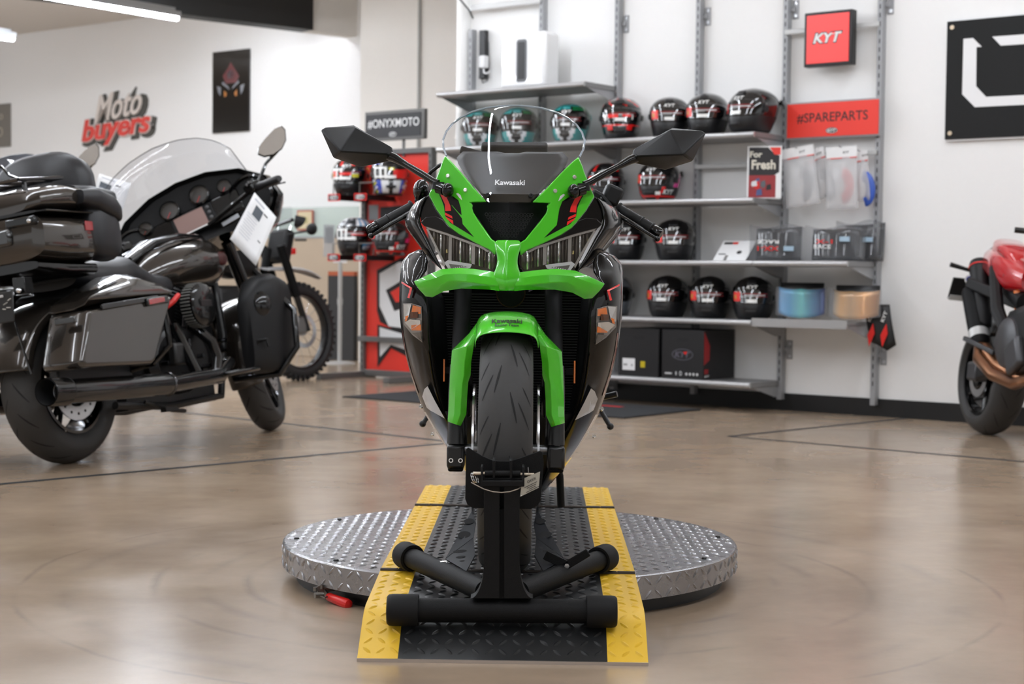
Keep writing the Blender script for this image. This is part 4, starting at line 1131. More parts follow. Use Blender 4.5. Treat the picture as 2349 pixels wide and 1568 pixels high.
# --- headlamps
lamp = [(198, 520), (146, 534.5), (62, 564), (30, 576), (25, 587), (24.5, 602), (36, 628), (90, 615), (134, 626), (148, 619), (184, 545)]
for s_i, o in enumerate(poly2('headlamp', lamp, M_refdark, off=.035, th=.006, bev=0)):
    s = 1 if s_i == 0 else -1
    def sub(name, pts, m, off, th=.004):
        f = [P(s*x, y, dyF(x, y)+off) for x, y in pts]; n = len(f); b = MB()
        nn = V((0, 0, 0))
        for i in range(n): nn += f[i].cross(f[(i+1) % n])
        if nn.y > 0: f = f[::-1]
        b.add(f+[p+V((0, th, 0)) for p in f], [tuple(range(n)), tuple(range(2*n-1, n-1, -1))]+[(i, i+n, (i+1) % n+n, (i+1) % n) for i in range(n)])
        return b.build(name, m, o)
    sub('lens', lamp, M_lens, 0.0, .002)
    def top(x): 
        for (a, ya), (c, yc) in zip(lamp[:4], lamp[1:5]):
            if c <= x <= a: return ya+(yc-ya)*(a-x)/(a-c)
        return 590
    def bot(x):
        pts = [(184, 545), (148, 619), (134, 612), (90, 606), (38, 621), (22, 604)]
        for (a, ya), (c, yc) in zip(pts[:-1], pts[1:]):
            if c <= x <= a: return ya+(yc-ya)*(a-x)/(a-c)
        return 600
    # fluted reflector: bent vertical facets
    random.seed(5)
    xs = [30, 40, 50, 57, 64, 72, 78, 86, 94, 101, 109, 118, 126, 133, 141, 148, 156, 164, 171, 178]
    for k in range(len(xs)-1):
        a, c = xs[k], xs[k+1]; m_ = (a+c)/2
        if k in (6, 13): 
            sub('divider', [(a, top(a)+4), (c, top(c)+4), (c, bot(c)-2), (a, bot(a)-2)], M_reflect, .012, .018); continue
        b = MB(); d0 = .030
        def row(x, dd): return [P(s*x, top(x)+4+(bot(x)-top(x)-6)*t, dyF(x, top(x)+20)+dd-.012*math.sin(t*PI)) for t in (0, .25, .5, .75, 1)]
        r = [row(a, d0), row(a+(c-a)*.35, d0-.012), row(a+(c-a)*.6, d0-.010), row(c, d0)]
        b.grid(r if s < 0 else [q[::-1] for q in r]); b.build('reflector', M_reflect if k % 3 == 1 else M_refdark, o, ang=180)
        if k % 4 == 2:
            sub('led', [(m_-2, (top(m_)+bot(m_))/2-3), (m_+2, (top(m_)+bot(m_))/2-3), (m_+2, (top(m_)+bot(m_))/2+5), (m_-2, (top(m_)+bot(m_))/2+5)], mat('led_yellow', (214, 196, 120), .3), .012, .004)
    sub('chrome_rim', [(196, 521), (146, 535.5), (62, 565), (44, 576), (48, 579), (64, 570), (146, 541), (190, 528)], M_reflect, .006, .012)
    sub('chrome_rim', [(195, 526), (184.5, 546), (150, 613), (147, 607), (179, 546), (189, 528)], M_reflect, .006, .012)
    sub('running_light', [(150, 604), (135, 625.5), (88, 615), (84, 607), (92, 605), (142, 598)], M_white, .004, .010)
    sub('running_light_lens', [(139, 606), (132, 621), (97, 611.5)], mat('led_honeycomb', (120, 118, 112), .35, metal=.4), .0025, .004)
    for k in range(7):
        x = 102+k*5; sub('led', [(x, 610.5+k*1.0), (x+2.4, 610.5+k*1.0), (x+2.4, 613+k*1.15), (x, 613+k*1.15)], M_label, .001, .002)
# --- black surround and side cowl
poly2('lamp_brow', [(141, 521), (117, 538), (62, 562), (62, 565), (146, 536), (199, 521), (208, 512), (196, 500), (172, 498), (154, 506)], M_gblack, off=.004, th=.02, bev=.003)
poly2('cowl_infill', [(190, 449), (171, 483), (154, 505), (142, 521), (172, 512), (206, 512), (212, 490), (206, 462)], M_gblack, off=.010, th=.008, bev=.002)
inn = [(190, 449), (206, 476), (210, 505), (205, 520), (193, 540), (178, 572), (163, 600), (150, 624)]
out = [(222, 463), (239, 481), (251, 511), (246, 524), (228, 547), (211, 570), (192, 592), (172, 612)]
cols = []
for (a, b_), (c, d) in zip(inn, out):
    cols.append([(a+(c-a)*t, b_+(d-b_)*t, dyF(a, b_)+.008+.10*t*t-.012*math.sin(PI*t)) for t in (0, .25, .5, .75, 1)]+[(c*1.01, d+2, dyF(a, b_)+.26)])
strip2('side_cowl', cols, M_gblack, sub=1, ang=180, inv=True)
# --- side fairing (front face, edge and flank), both sides
rowsF = [  # py, inner hx, outer hx, dy inner
    (574, 206, 214, .15), (584, 196, 236, .145), (600, 190, 250, .14), (620, 192, 255.5, .13), (648, 212, 256.5, .115), (684, 188, 256.5, .10), (727, 183, 255, .10), (770, 181, 250, .105), (810, 177, 243, .12), (855, 171, 232, .145), (903, 161, 217, .18), (948, 148, 201, .225), (985, 130, 180, .27), (1020, 112, 158, .31), (1060, 92, 128, .36), (1100, 74, 95, .42), (1130, 60, 70, .46)]
cols = []
for py, a, c, d in rowsF:
    D0, k = AX+d, 1.0
    pts = []
    for t in (0, .2, .45, .7, .9):
        pts.append((a+(c-a)*t, py, d+.075*t*t))
    xo = c*(AX+d+.10)/FPX                       # real half width at the edge
    pts.append((c, py, d+.10))
    zz = P(0, py, d+.10).z
    for dy, f in ((.19, 1.0), (.36, .985), (.58, .94)):
        D = AX+d+dy; x = xo*f; z = zz+(.0 if py < 900 else .02*(dy-.1))
        pts.append((x*FPX/D, 631-(z+BZ-CAMH)*FPX/D, d+dy))
    cols.append(pts)
def mi_rows(fn): return [fn(i, j) for i in range(len(cols)-1) for j in range(len(cols[0])-1)]
def fair_mi(i, j):
    py = (rowsF[i][0]+rowsF[i+1][0])/2
    if py > 1050 and j >= 4: return 2 if py < 1090 else 3
    if py > 930 and j >= 4: return 1
    return 0
strip2('side_fairing', cols, [M_gblack, M_white, M_orange, M_plum], mi=mi_rows(fair_mi), ang=60, inv=True, sub=0)
def fair(hx, py):
    """depth of the fairing's front face"""
    for i in range(len(rowsF)-1):
        r0, r1 = rowsF[i], rowsF[i+1]
        if r0[0] <= py <= r1[0]:
            t = (py-r0[0])/(r1[0]-r0[0]); a = r0[1]+(r1[1]-r0[1])*t; c = r0[2]+(r1[2]-r0[2])*t; d = r0[3]+(r1[3]-r0[3])*t
            q = (abs(hx)-a)/(c-a); return d+.075*max(q, 0)**2 if q < .9 else d+.0607+.39*(q-.9)
    return .2
def fpoly(name, pts, m, off=-.003, th=.001, label=None, bev=0, parent=None): return poly2(name, pts, m, off=off, th=th, bev=bev, fn=fair, label=label)
fpoly('fairing_decal', [(250.5, 652), (229, 664), (235, 685), (230, 686.5), (223.5, 662.5), (250, 648)], M_dred, off=-.012, label='red L shaped decal')
fpoly('fairing_decal', [(188, 888), (196, 895), (202, 912), (192, 938), (184, 944), (150, 962), (172, 921)], M_white, off=-.016, label='white flash')
# slim red pinstripe down the flank front
fpoly('fairing_decal', [(249, 760), (244, 800), (232, 850), (215, 905), (212, 905), (229, 850), (241, 800), (246.5, 760)], M_plum, off=-.010, label='thin red pinstripe')
# indicators
ind = [(246, 699), (225, 698), (201, 705), (199, 788), (222, 771), (244, 747)]
fpoly('indicator_bezel', [(250, 694), (225, 692), (194, 699), (192, 799), (224, 778), (249, 750)], M_inblack, off=.000, th=.004)
for o, s in zip(fpoly('indicator', ind, mat('indicator_grey', (150, 146, 142), .2, metal=.6), off=-.004, th=.003, bev=.001, label='amber and clear turn indicator'), (1, -1)):
    def sb(name, pts, m, off, th=.003):
        f = [P(s*x, y, fair(x, y)+off) for x, y in pts]; n = len(f); b = MB(); nn = V((0, 0, 0))
        for i in range(n): nn += f[i].cross(f[(i+1) % n])
        if nn.y > 0: f = f[::-1]
        b.add(f+[p+V((0, th, 0)) for p in f], [tuple(range(n)), tuple(range(2*n-1, n-1, -1))]+[(i, i+n, (i+1) % n+n, (i+1) % n) for i in range(n)]); return b.build(name, m, o)
    sb('reflector', [(244, 701), (226, 700), (232, 730), (243, 735)], M_reflect, -.006)
    sb('amber_reflector', [(222, 702), (203, 707), (203, 722), (226, 722)], M_amber, -.0055)
    sb('amber_reflector', [(240, 728), (233, 726), (236, 738), (241, 740)], M_amber, -.0068)
    sb('amber_reflector', [(226, 748), (203, 746), (202, 760), (225, 760)], M_amber, -.0055)
    sb('bulb', [(228, 718), (210, 718), (210, 732), (228, 732)], mat('bulb_brown', (86, 46, 22), .3), -.0065)
    sb('reflector', [(242, 742), (228, 735), (204, 737), (204, 745), (226, 758)], M_reflect, -.006)
    sb('clear_tip', [(224, 766), (203, 764), (201, 785)], mat('clear_tip_grey', (112, 108, 104), .2, metal=.5), -.006)
    sb('lens', ind, M_lens, -.010, .002)
# inner liner of the mouth
cols = []
for py, a, c, d in rowsF[4:13]:
    cols.append([(a, py, d), (a-8, py, d+.06), (a-22, py, d+.16), (a-30, py, d+.24)])
strip2('inner_liner', cols, M_inblack, ang=60)
# radiator with fins
b = MB(); rz = P(0, 960, .36).z, P(0, 672, .36).z
rw = 165*(AX+.36)/FPX
b.box((0, .37, (rz[0]+rz[1])/2), (rw*2, .02, rz[1]-rz[0]))
n = 46
for k in range(n):
    z = rz[0]+(rz[1]-rz[0])*(k+.5)/n; b.box((0, .356, z), (rw*2, .010, (rz[1]-rz[0])/n*.35), mi=1)
b.build('radiator', [M_inblack, mat('radiator_fin', (34, 34, 35), .45, metal=.3)], bike)
b = MB(); b.torus(P(0, 672, .20), (0, 1, .15), .034, .003, 40, 8); b.build('horn', mat('bronze_rim', (70, 54, 34), .4, metal=.6), bike)
b = MB(); b.lathe([(0, -.004), (.034, 0), (.034, .04), (0, .04)], P(0, 672, .19), (0, 1, .15), 32); b.build('horn_body', M_inblack, bike)
for s in (-1, 1):
    b = MB(); c = P(s*150, 851, .16); b.box(c, (.0045, .006, .056)); b.build('side_reflector', M_amber, bike, bevel=.001)
    b = MB(); b.box(c+V((-s*.012, .01, 0)), (.02, .01, .016)); b.build('reflector_bracket', M_inblack, bike)
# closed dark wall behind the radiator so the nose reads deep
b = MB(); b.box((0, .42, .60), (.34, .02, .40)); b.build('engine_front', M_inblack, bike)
b = MB(); b.box((0, .58, .42), (.24, .24, .34)); b.build('engine_block', mat('engine_black', (24, 24, 25), .5), bike, bevel=.02)
# belly between the fairing edges
cols = []
for py, a, c, d in rowsF[11:]:
    cols.append([(a*q, py, d+.01-.02*(1-q)) for q in (1, .6, .2, -.2, -.6, -1)])
strip2('belly_pan', cols, M_mblack, side=(1,), ang=60)
# intake mouth
poly2('ram_air_intake', [(0, 463), (90, 465), (85, 488), (72, 507), (57, 526), (38, 551), (0, 551)], M_inblack, off=.05, th=.004, bev=0)
b = MB()
for k in range(8):
    for j in range(14):
        x, y = -52+j*8+(k % 2)*4, 492+k*7
        if abs(x) < 60-(y-490)*.75: 
            c = P(x, y, dyF(0, y)+.046); b.torus(c, (0, 1, 0), .0036, .0005, 6, 4)
b.build('intake_mesh', mat('intake_mesh', (24, 24, 25), .5), bike)
poly2('intake_side_window', [(86, 489), (69, 505), (36, 553), (50, 546), (77, 516)], M_gblack, off=.010, th=.004, bev=.001)
poly2('intake_side_window', [(83, 493), (73, 503), (70, 512), (78, 508)], M_reflect, off=.007, th=.002, bev=0)

# --- windscreen
rowsW = [(465, 46, .0), (450, 62, .018), (430, 84, .048), (405, 107, .085), (380, 132, .12), (360, 152, .145), (342, 160, .168), (323, 162, .192), (304, 155, .216), (287, 142, .238), (272, 122, .258), (259, 96, .276), (250, 64, .289), (246, 34, .296), (244.5, 10, .30)]
cols = []
def wd(hx, c): return c+.10*(abs(hx)/160)**2
def screen_depth(hx, py):
    for i in range(len(rowsW)-1):
        if rowsW[i+1][0] <= py <= rowsW[i][0]:
            t = (rowsW[i][0]-py)/(rowsW[i][0]-rowsW[i+1][0]); return wd(hx, rowsW[i][2]+(rowsW[i+1][2]-rowsW[i][2])*t)
    return .1
for py, w, c in rowsW:
    cols.append([(w*math.sin(PI/2*k/9), py, wd(w*math.sin(PI/2*k/9), c)) for k in range(-9, 10)])
strip2('windscreen', cols, M_screen, solid=0, side=(1,), ang=180, sub=1)
edge = [P(-w, py, wd(w, c)) for py, w, c in rowsW[5:]]+[P(w, py, wd(w, c)) for py, w, c in rowsW[5:][::-1]]
b = MB(); b.tube(edge, .0026, 8); b.build('screen_edge', mat('polished_edge', (205, 215, 225), .08, trans=.6), bike)
top_edge = [P(-w, py-1.2, wd(w, c)+.004) for py, w, c in rowsW[9:]]+[P(w, py-1.2, wd(w, c)+.004) for py, w, c in rowsW[9:][::-1]]
b = MB(); b.tube(top_edge, .0014, 8); b.build('tinted_top_edge', mat('green_edge', (40, 92, 36), .3), bike)
# dark inner cowl behind the screen's foot
cols = []
for py, w in ((466, 50), (445, 66), (425, 86), (400, 108), (380, 122), (366, 126), (357, 118), (352, 112)):
    cols.append([(w*k/7, py+(0 if py > 352 or abs(k) > 1 else 4), screen_depth(w*k/7, py)+.022) for k in range(-7, 8)])
strip2('inner_cowl', cols, noisy(mat('cowl_grey', (44, 44, 46), .42), 200, .05), side=(1,), ang=60, inv=True)
for s in (-1, 1):     # raised ribs on the inner cowl
    poly2('cowl_rib', [(40, 352), (46, 350), (44, 366), (38, 372), (33, 364)], M_mblack, fn=lambda x, y: screen_depth(x, y)+.016, th=.01, bev=.001) if s > 0 else None
b = MB()
def on_screen(a, c):
    py = 419-c*FPX/(AX+.06); hx = a*FPX/(AX+.06); return P(hx, py, screen_depth(hx, py)-.002)
add_text(b, 'Kawasaki', (0, 0, 0), (1, 0, 0), (0, 0, 1), .0125, .0715, off=.02, fn=on_screen); b.build('lettering', mat('silver_print', (206, 206, 206), .4), bike)
# instrument cluster and brackets seen through the screen
b = MB(); b.box((0, .36, 1.02), (.17, .03, .07), (.5, 0, 0)); b.build('instrument_cluster', M_inblack, bike, bevel=.006)
b = MB(); c = P(-98, 352, .30); b.box(c, (.055, .03, .02), (0, .25, 0)); b.build('clutch_reservoir_bracket', M_mblack, bike, bevel=.004)

# --- screws
def bolt(hx, py, fn, r=.0058, m=M_reflect, off=-.001):
    for s in (-1, 1):
        c = P(s*hx, py, fn(hx, py)+off); n = V((s*.35, -1, .25)).normalized()
        b = MB(); b.lathe([(0, .0025), (r*.4, .0025), (r*.45, .004), (r*.85, .0038), (r, .001), (r, -.003)], c, n, 16); b.build('screw', m, bike)
bolt(144, 406, dyF); bolt(102, 438, dyF); bolt(49, 449, lambda x, y: screen_depth(x, y)-.001, m=M_mblack)
bolt(208, 935, fair, .0055); bolt(186, 998, fair, .005)

# --- mirrors
for s in (-1, 1):
    m = empty('mirror', (0, 0, 0)); m.parent = bike
    Q = lambda x, y, d: P(s*x, y, d)
    o_ = [Q(440, 303, .20), Q(431, 298, .20), Q(364, 292, .19), Q(277, 341, .185), Q(275, 352, .185), Q(279, 371, .19), (Q(350, 386, .20)), Q(411, 366, .205)]
    r1, r2, r3 = Q(393, 352, .13), Q(360, 297, .165), Q(284, 357, .165)
    vs = o_+[r1, r2, r3]+[p+V((0, .018, 0)) for p in o_]
    fs = [(0, 1, 9, 8), (1, 2, 9), (2, 3, 9), (9, 3, 4, 10), (9, 10, 8), (10, 4, 5), (8, 10, 5, 6), (8, 6, 7), (8, 7, 0)]
    n = 8
    fs += [(i, i+11, (i+1) % n+11, (i+1) % n) for i in range(n)]
    if s < 0: fs = [f[::-1] for f in fs]
    b = MB(); b.add(vs, fs); b.build('shell', M_mblack, m, bevel=.004, seg=3)
    b = MB(); b.add([p+V((0, .019, 0)) for p in o_], [tuple(range(8)) if s < 0 else tuple(range(7, -1, -1))]); b.build('mirror_glass', mat('mirror_glass', (220, 222, 224), .03, metal=1.0), m)
    b = MB(); b.tube([Q(290, 358, .19), Q(268, 366, .185), Q(240, 382, .17), Q(205, 402, .145), Q(180, 417, .13), Q(168, 423, .125)], [.0125, .011, .0075, .009, .0085, .010], 12, flat=1.0); b.build('stalk', M_gblack, m)
    b = MB(); b.cyl(Q(166, 436, .125), Q(166, 420, .125), .0165, .0145, 20); b.build('pivot', M_mblack, m, ang=50)
    b = MB(); b.sphere(Q(144, 438, .105), (.015, .016, .018)); b.build('mount', M_gblack, m)
    b = MB(); b.tube([Q(166, 433, .12), Q(152, 438, .11)], [.014, .013], 12); b.build('mount', M_gblack, m)
    b = MB(); c = Q(148, 440, .088); b.cyl(c, c+V((0, -.004, 0)), .005, None, 6); b.build('mount_screw', M_mblack, m)

# --- handlebars
for s in (-1, 1):
    h = empty('handlebar', (0, 0, 0)); h.parent = bike
    Q = lambda x, y, d: P(s*x, y, d)
    e0, e1 = Q(325, 529, .40), Q(205, 462, .45)
    b = MB(); b.tube([e0.lerp(e1, .08), e0.lerp(e1, .12), e0.lerp(e1, .72), e0.lerp(e1, .74), e0.lerp(e1, .76)], [.0160, .0165, .0165, .0205, .0205], 20); b.build('grip', M_mblack, h)
    b = MB()
    for t in (.10, .30): b.torus(e0.lerp(e1, t), (e1-e0).normalized(), .0165, .0022, 20, 6)
    b.build('grip_ring', M_mblack, h)
    d = (e0-e1).normalized()
    b = MB(); b.lathe([(0, .026), (.012, .026), (.0155, .020), (.0155, 0), (.013, -.004)], e0.lerp(e1, .07), d, 20); b.build('bar_end', M_gblack, h)
    b = MB(); b.box(e1+V((-s*.01, -.01, .0)), (.07, .05, .042), (0, s*.5, 0)); b.build('switch_pod', M_mblack, h, bevel=.008)
    b = MB(); b.tube([Q(214, 470, .40), Q(240, 492, .37), Q(280, 515, .365), Q(312, 535, .37), Q(326, 543, .375)], [.009, .0075, .0065, .0055, .005], 12, flat=.8); b.sphere(Q(328, 544, .375), .0075); b.build('lever', M_gblack, h)
    b = MB(); b.tube([e1, Q(150, 440, .47)], .012, 14); b.build('clip_on', M_forkb, h)
    if s < 0:
        b = MB(); b.sphere(Q(213, 440, .38), (.022, .03, .030)); b.build('brake_reservoir', M_gblack, h)
        b = MB(); b.tube([Q(206, 415, .40), Q(190, 395, .38), Q(172, 382, .34), Q(150, 372, .3)], .005, 8); b.build('brake_hose', M_mblack, h)
    else:
        b = MB(); b.box(Q(222, 446, .38), (.045, .04, .05), (0, .4, .2)); b.build('clutch_pod', M_mblack, h, bevel=.008)
        b = MB(); b.tube([Q(200, 445, .36), Q(222, 470, .34), Q(240, 500, .36)], .0045, 8); b.build('cable', M_mblack, h)

# --- front wheel, steered straight
fw = empty('front_wheel', (0, 0, 0.300), math.radians(1.7)); fw.parent = bike
TR, TC = .300, .068
def tyre(R, C, bmax, rim, tw=None):
    pr = []
    for k in range(25):
        be = bmax*(k/12-1); pr.append((R-C*(1-math.cos(be)), C*math.sin(be)))
    e = pr[-1]; 
    left = [(rim, -e[1]*.72), (rim+.012, -e[1]*.86), ((pr[0][0]+rim)/2, -e[1]*1.02)]
    right = [(q[0], -q[1]) for q in left[::-1]]
    return left+pr+right
b = MB(); b.lathe(tyre(TR, TC, 1.10, .222), (0, 0, 0), (1, 0, 0), 96); 
def tread_marks(b, R, C, n, lines, s_both=(-1, 1), wid=.0022):
    for k in range(n):
        for s in s_both:
            for t0, t1, f0, f1, w in lines:
                rows = []
                for i in range(7):
                    q = i/6; t = t0+(t1-t0)*q; f = (k+(.5 if s > 0 else 0))*2*PI/n+f0+(f1-f0)*q
                    be = t/C; ww = w*math.sin(PI*min(max(q, .04), .96))**.6+.0001
                    def pt(be, f):
                        r = R-C*(1-math.cos(be))+.0006; return V((s*C*math.sin(be), -r*math.cos(f), r*math.sin(f)))
                    dt = ww/C; rows.append([pt(be-dt, f), pt(be+dt, f)])
                b.grid(rows if s < 0 else [r[::-1] for r in rows], 1)
tread_marks(b, TR, TC, 13, [(.010, .026, .30, .06, .0026), (.030, .060, .22, .02, .0022), (.040, .066, .36, .22, .0018)])
b.build('tyre', [M_rubb, M_groove], fw, ang=50)
b = MB(); b.lathe([(.222, -.045), (.210, -.046), (.205, -.02), (.205, .02), (.210, .046), (.222, .045)], (0, 0, 0), (1, 0, 0), 64)
for k in range(5):
    a = 2*PI*k/5
    b.tube([V((0, .03*math.cos(a), .03*math.sin(a))), V((.01, .2*math.cos(a+.1), .2*math.sin(a+.1)))], [.02, .011], 10, flat=.7)
b.cyl((-.06, 0, 0), (.06, 0, 0), .035, None, 28); b.build('rim', M_forkb, fw, ang=40)
for s in (-1, 1):
    b = MB(); b.lathe([(.155, -.0025), (.155, .0025), (.118, .0025), (.118, -.0025)], (s*.0755, 0, 0), (1, 0, 0), 64, True)
    for k in range(10):
        a = 2*PI*k/10; b.box((s*.0755, .1*math.cos(a), .1*math.sin(a)), (.003, .014, .04), (a-PI/2, 0, 0))
    b.build('brake_disc', M_disc, fw, ang=40)
b = MB(); b.cyl((-.13, 0, 0), (.13, 0, 0), .012, None, 20); b.build('axle', M_alloy, fw, ang=40)
# fork legs
for s in (-1, 1):
    f = empty('fork_leg', (0, 0, 0), math.radians(1.7)); f.parent = bike
    bt = P(s*112, 1080, 0); tp = P(s*103, 640, .17)
    b = MB(); b.tube([P(s*112, 1020, -.005), P(s*112, 960, .0), P(s*110, 900, .015), P(s*108, 840, .035)], [.024, .023, .025, .0245], 22); b.build('lower_tube', M_forkb, f)
    b = MB(); b.tube([P(s*108, 850, .03), tp], .0215, 20); b.build('upper_tube', M_inblack, f)
    c = P(s*115, 1048, -.005)
    b = MB(); b.box(c, (.042, .055, .058)); b.build('axle_clamp', M_forkb, f, bevel=.008)
    b = MB(); b.box(P(s*115, 1075, -.002), (.036, .045, .014)); b.build('clamp_foot', M_inblack, f, bevel=.004)
    b = MB(); b.box(P(s*96, 905, .065), (.035, .055, .11)); b.build('brake_caliper', M_forkb, f, bevel=.010)
    if s < 0:
        for dx in (-11, 11):
            c = P(s*115+dx, 1058, -.034); b = MB(); b.lathe([(.003, .002), (.0032, .0045), (.0055, .0045), (.006, 0)], c, (0, -1, 0), 18); b.build('pinch_bolt', M_reflect, f)
    else:
        b = MB(); c = P(s*118, 1020, -.02); b.box(c, (.014, .01, .02)); b.build('clamp_boss', mat('dull_grey', (62, 62, 64), .35), f, bevel=.002)
# --- front fender
fd = empty('front_fender', (0, 0, 0), math.radians(1.7)); fd.parent = bike
rows = []
for k in range(13):
    a = math.radians(60+62*k/12); fl = 0 if k else 1
    rows.append([V((x, -(r)*math.cos(a), .300+(r)*math.sin(a))) for x, r in [(-.0705, .276+.012*math.sin(k*.2)), (-.0705, .300), (-.062, .3165), (-.042, .322), (-.02, .3245), (0, .3255), (.02, .3245), (.042, .322), (.062, .3165), (.0705, .300), (.0705, .276+.012*math.sin(k*.2))]])
b = MB(); b.grid([r[::-1] for r in rows]); b.build('mudguard', M_green, fd, solid=.003, off=-1, sub=1, ang=180)
fen_i = [(66, 742, -.02), (72, 768, -.105), (75, 790, -.105), (81, 830, -.088), (82, 861, -.078), (87, 876, -.074), (90, 920, -.066), (91, 951, -.062), (104, 979, -.058)]
fen_o = [(70, 740, .0), (88, 766, -.045), (126, 804, -.045), (128.5, 836, -.042), (130, 861, -.04), (131, 890, -.038), (132.5, 925, -.036), (133.5, 951, -.034), (135, 969, -.034)]
cols = []
for (a, b_) in zip(fen_i, fen_o):
    cols.append([lerp3(a, b_, t)[:2]+(lerp3(a, b_, t)[2]-.020*math.sin(PI*t),) for t in (0, .33, .67, 1)]+[(b_[0], b_[1], b_[2]+.03)])
strip2('fork_guard', cols, M_green, parent=fd, ang=24, bev=.002, inv=True)
b = MB()
def on_fender(a, c):
    an = math.radians(72)+c/.326
    r = .3292-.0016*(a/.03)**2
    return V((a, -r*math.cos(an), .300+r*math.sin(an)))
add_text(b, 'Kawasaki', (0, 0, 0), (1, 0, 0), (0, 0, 1), .026, .070, off=.02, fn=lambda a, c: on_fender(a, c-.012)); b.build('lettering', M_inkblk, fd)
b = MB(); add_text(b, 'Racing Team', (0, 0, 0), (1, 0, 0), (0, 0, 1), .018, .055, off=.02, fn=lambda a, c: on_fender(a, c-.038)); b.build('lettering', M_inkblk, fd)

# --- rear half: tank, seat, tail, swingarm, rear wheel, pegs, stand
rows = []
for y, w, zt, zb in ((.36, .10, .86, .66), (.45, .15, .94, .66), (.55, .165, .965, .66), (.66, .145, .945, .66), (.76, .11, .86, .64), (.86, .10, .76, .62), (1.02, .12, .77, .66), (1.2, .10, .86, .76), (1.42, .05, .92, .85)):
    rows.append([V((w*math.sin(a), y, (zt+zb)/2+(zt-zb)/2*-math.cos(a))) for a in [2*PI*k/20 for k in range(20)]])
b = MB(); b.loft(rows, True, True, True, 0); b.build('tank_and_tail', M_gblack, bike, ang=60)
rw_ = empty('rear_wheel', (0, 1.40, .315)); rw_.parent = bike
b = MB(); b.lathe(tyre(.315, .095, 1.10, .222), (0, 0, 0), (1, 0, 0), 80); tread_marks(b, .315, .095, 14, [(.02, .07, .25, .05, .003)]); b.build('tyre', [M_rubb, M_groove], rw_, ang=50)
b = MB(); b.lathe([(.222, -.07), (.205, -.06), (.205, .06), (.222, .07)], (0, 0, 0), (1, 0, 0), 48)
for k in range(5):
    a = 2*PI*k/5; b.tube([V((0, .03*math.cos(a), .03*math.sin(a))), V((0, .21*math.cos(a), .21*math.sin(a)))], [.024, .014], 10)
b.build('rim', M_forkb, rw_, ang=40)
for s in (-1, 1):
    b = MB(); b.beam((s*.125, .88, .36), (s*.125, 1.42, .315), .035, .07); b.build('swingarm', M_forkb, bike, bevel=.008)
    c = P(s*232, 917, .85)
    b = MB(); c = V((s*.21, .78, .36)); b.tube([V((s*.17, .80, .36)), c+V((s*.03, 0, .008)), c+V((s*.075, -.01, .02))], [.010, .008, .009], 12); b.tube([c+V((s*.012, 0, 0)), c+V((s*.055, -.02, -.07))], [.007, .007], 12); b.sphere(c+V((s*.057, -.02, -.072)), .010); b.build('foot_peg', M_forkb, bike)
b = MB(); b.tube([V((.10, .78, .22)), V((.125, .80, .14)), V((.13, .80, .05))], .011, 12); b.build('side_stand', M_inblack, bike)
# ================================================================ THE TOURING MOTORCYCLES ON THE LEFT
M_bronze = mat('dark_bronze_paint', (52, 47, 42), 0.2, metal=0.45, coat=1.0)
M_pblack = mat('piano_black', (8, 8, 9), 0.25, coat=0.8, spec=.15)
M_leather = noisy(mat('black_leather', (24, 24, 27), 0.42), 90, 0.12)
M_engine = mat('engine_crinkle_black', (16, 16, 17), 0.4)
M_dchrome = mat('dark_chrome', (96, 96, 98), 0.16, metal=1.0)
M_redlens = mat('red_lens', (150, 16, 24), 0.12, coat=1.0)
M_lensdk = mat('smoked_lens', (26, 26, 26), 0.1, coat=1.0)
M_tclear = thin_glass('light_smoke_screen', (.80, .81, .83))
M_tdark = thin_glass('dark_smoke_screen', (.16, .18, .22))
def knob_tyre_marks(b, R, C, n): tread_marks(b, R, C, n, [(.015, .075, .30, .02, .0040)])
def superring(cx, y, cz, hw, hh, n=24, e=.6):
    out = []
    for k in range(n):
        a = 2*PI*k/n; c, s = math.cos(a), math.sin(a)
        out.append(V((cx+hw*abs(c)**e*(1 if c > 0 else -1), y, cz+hh*abs(s)**e*(1 if s > 0 else -1))))
    return out
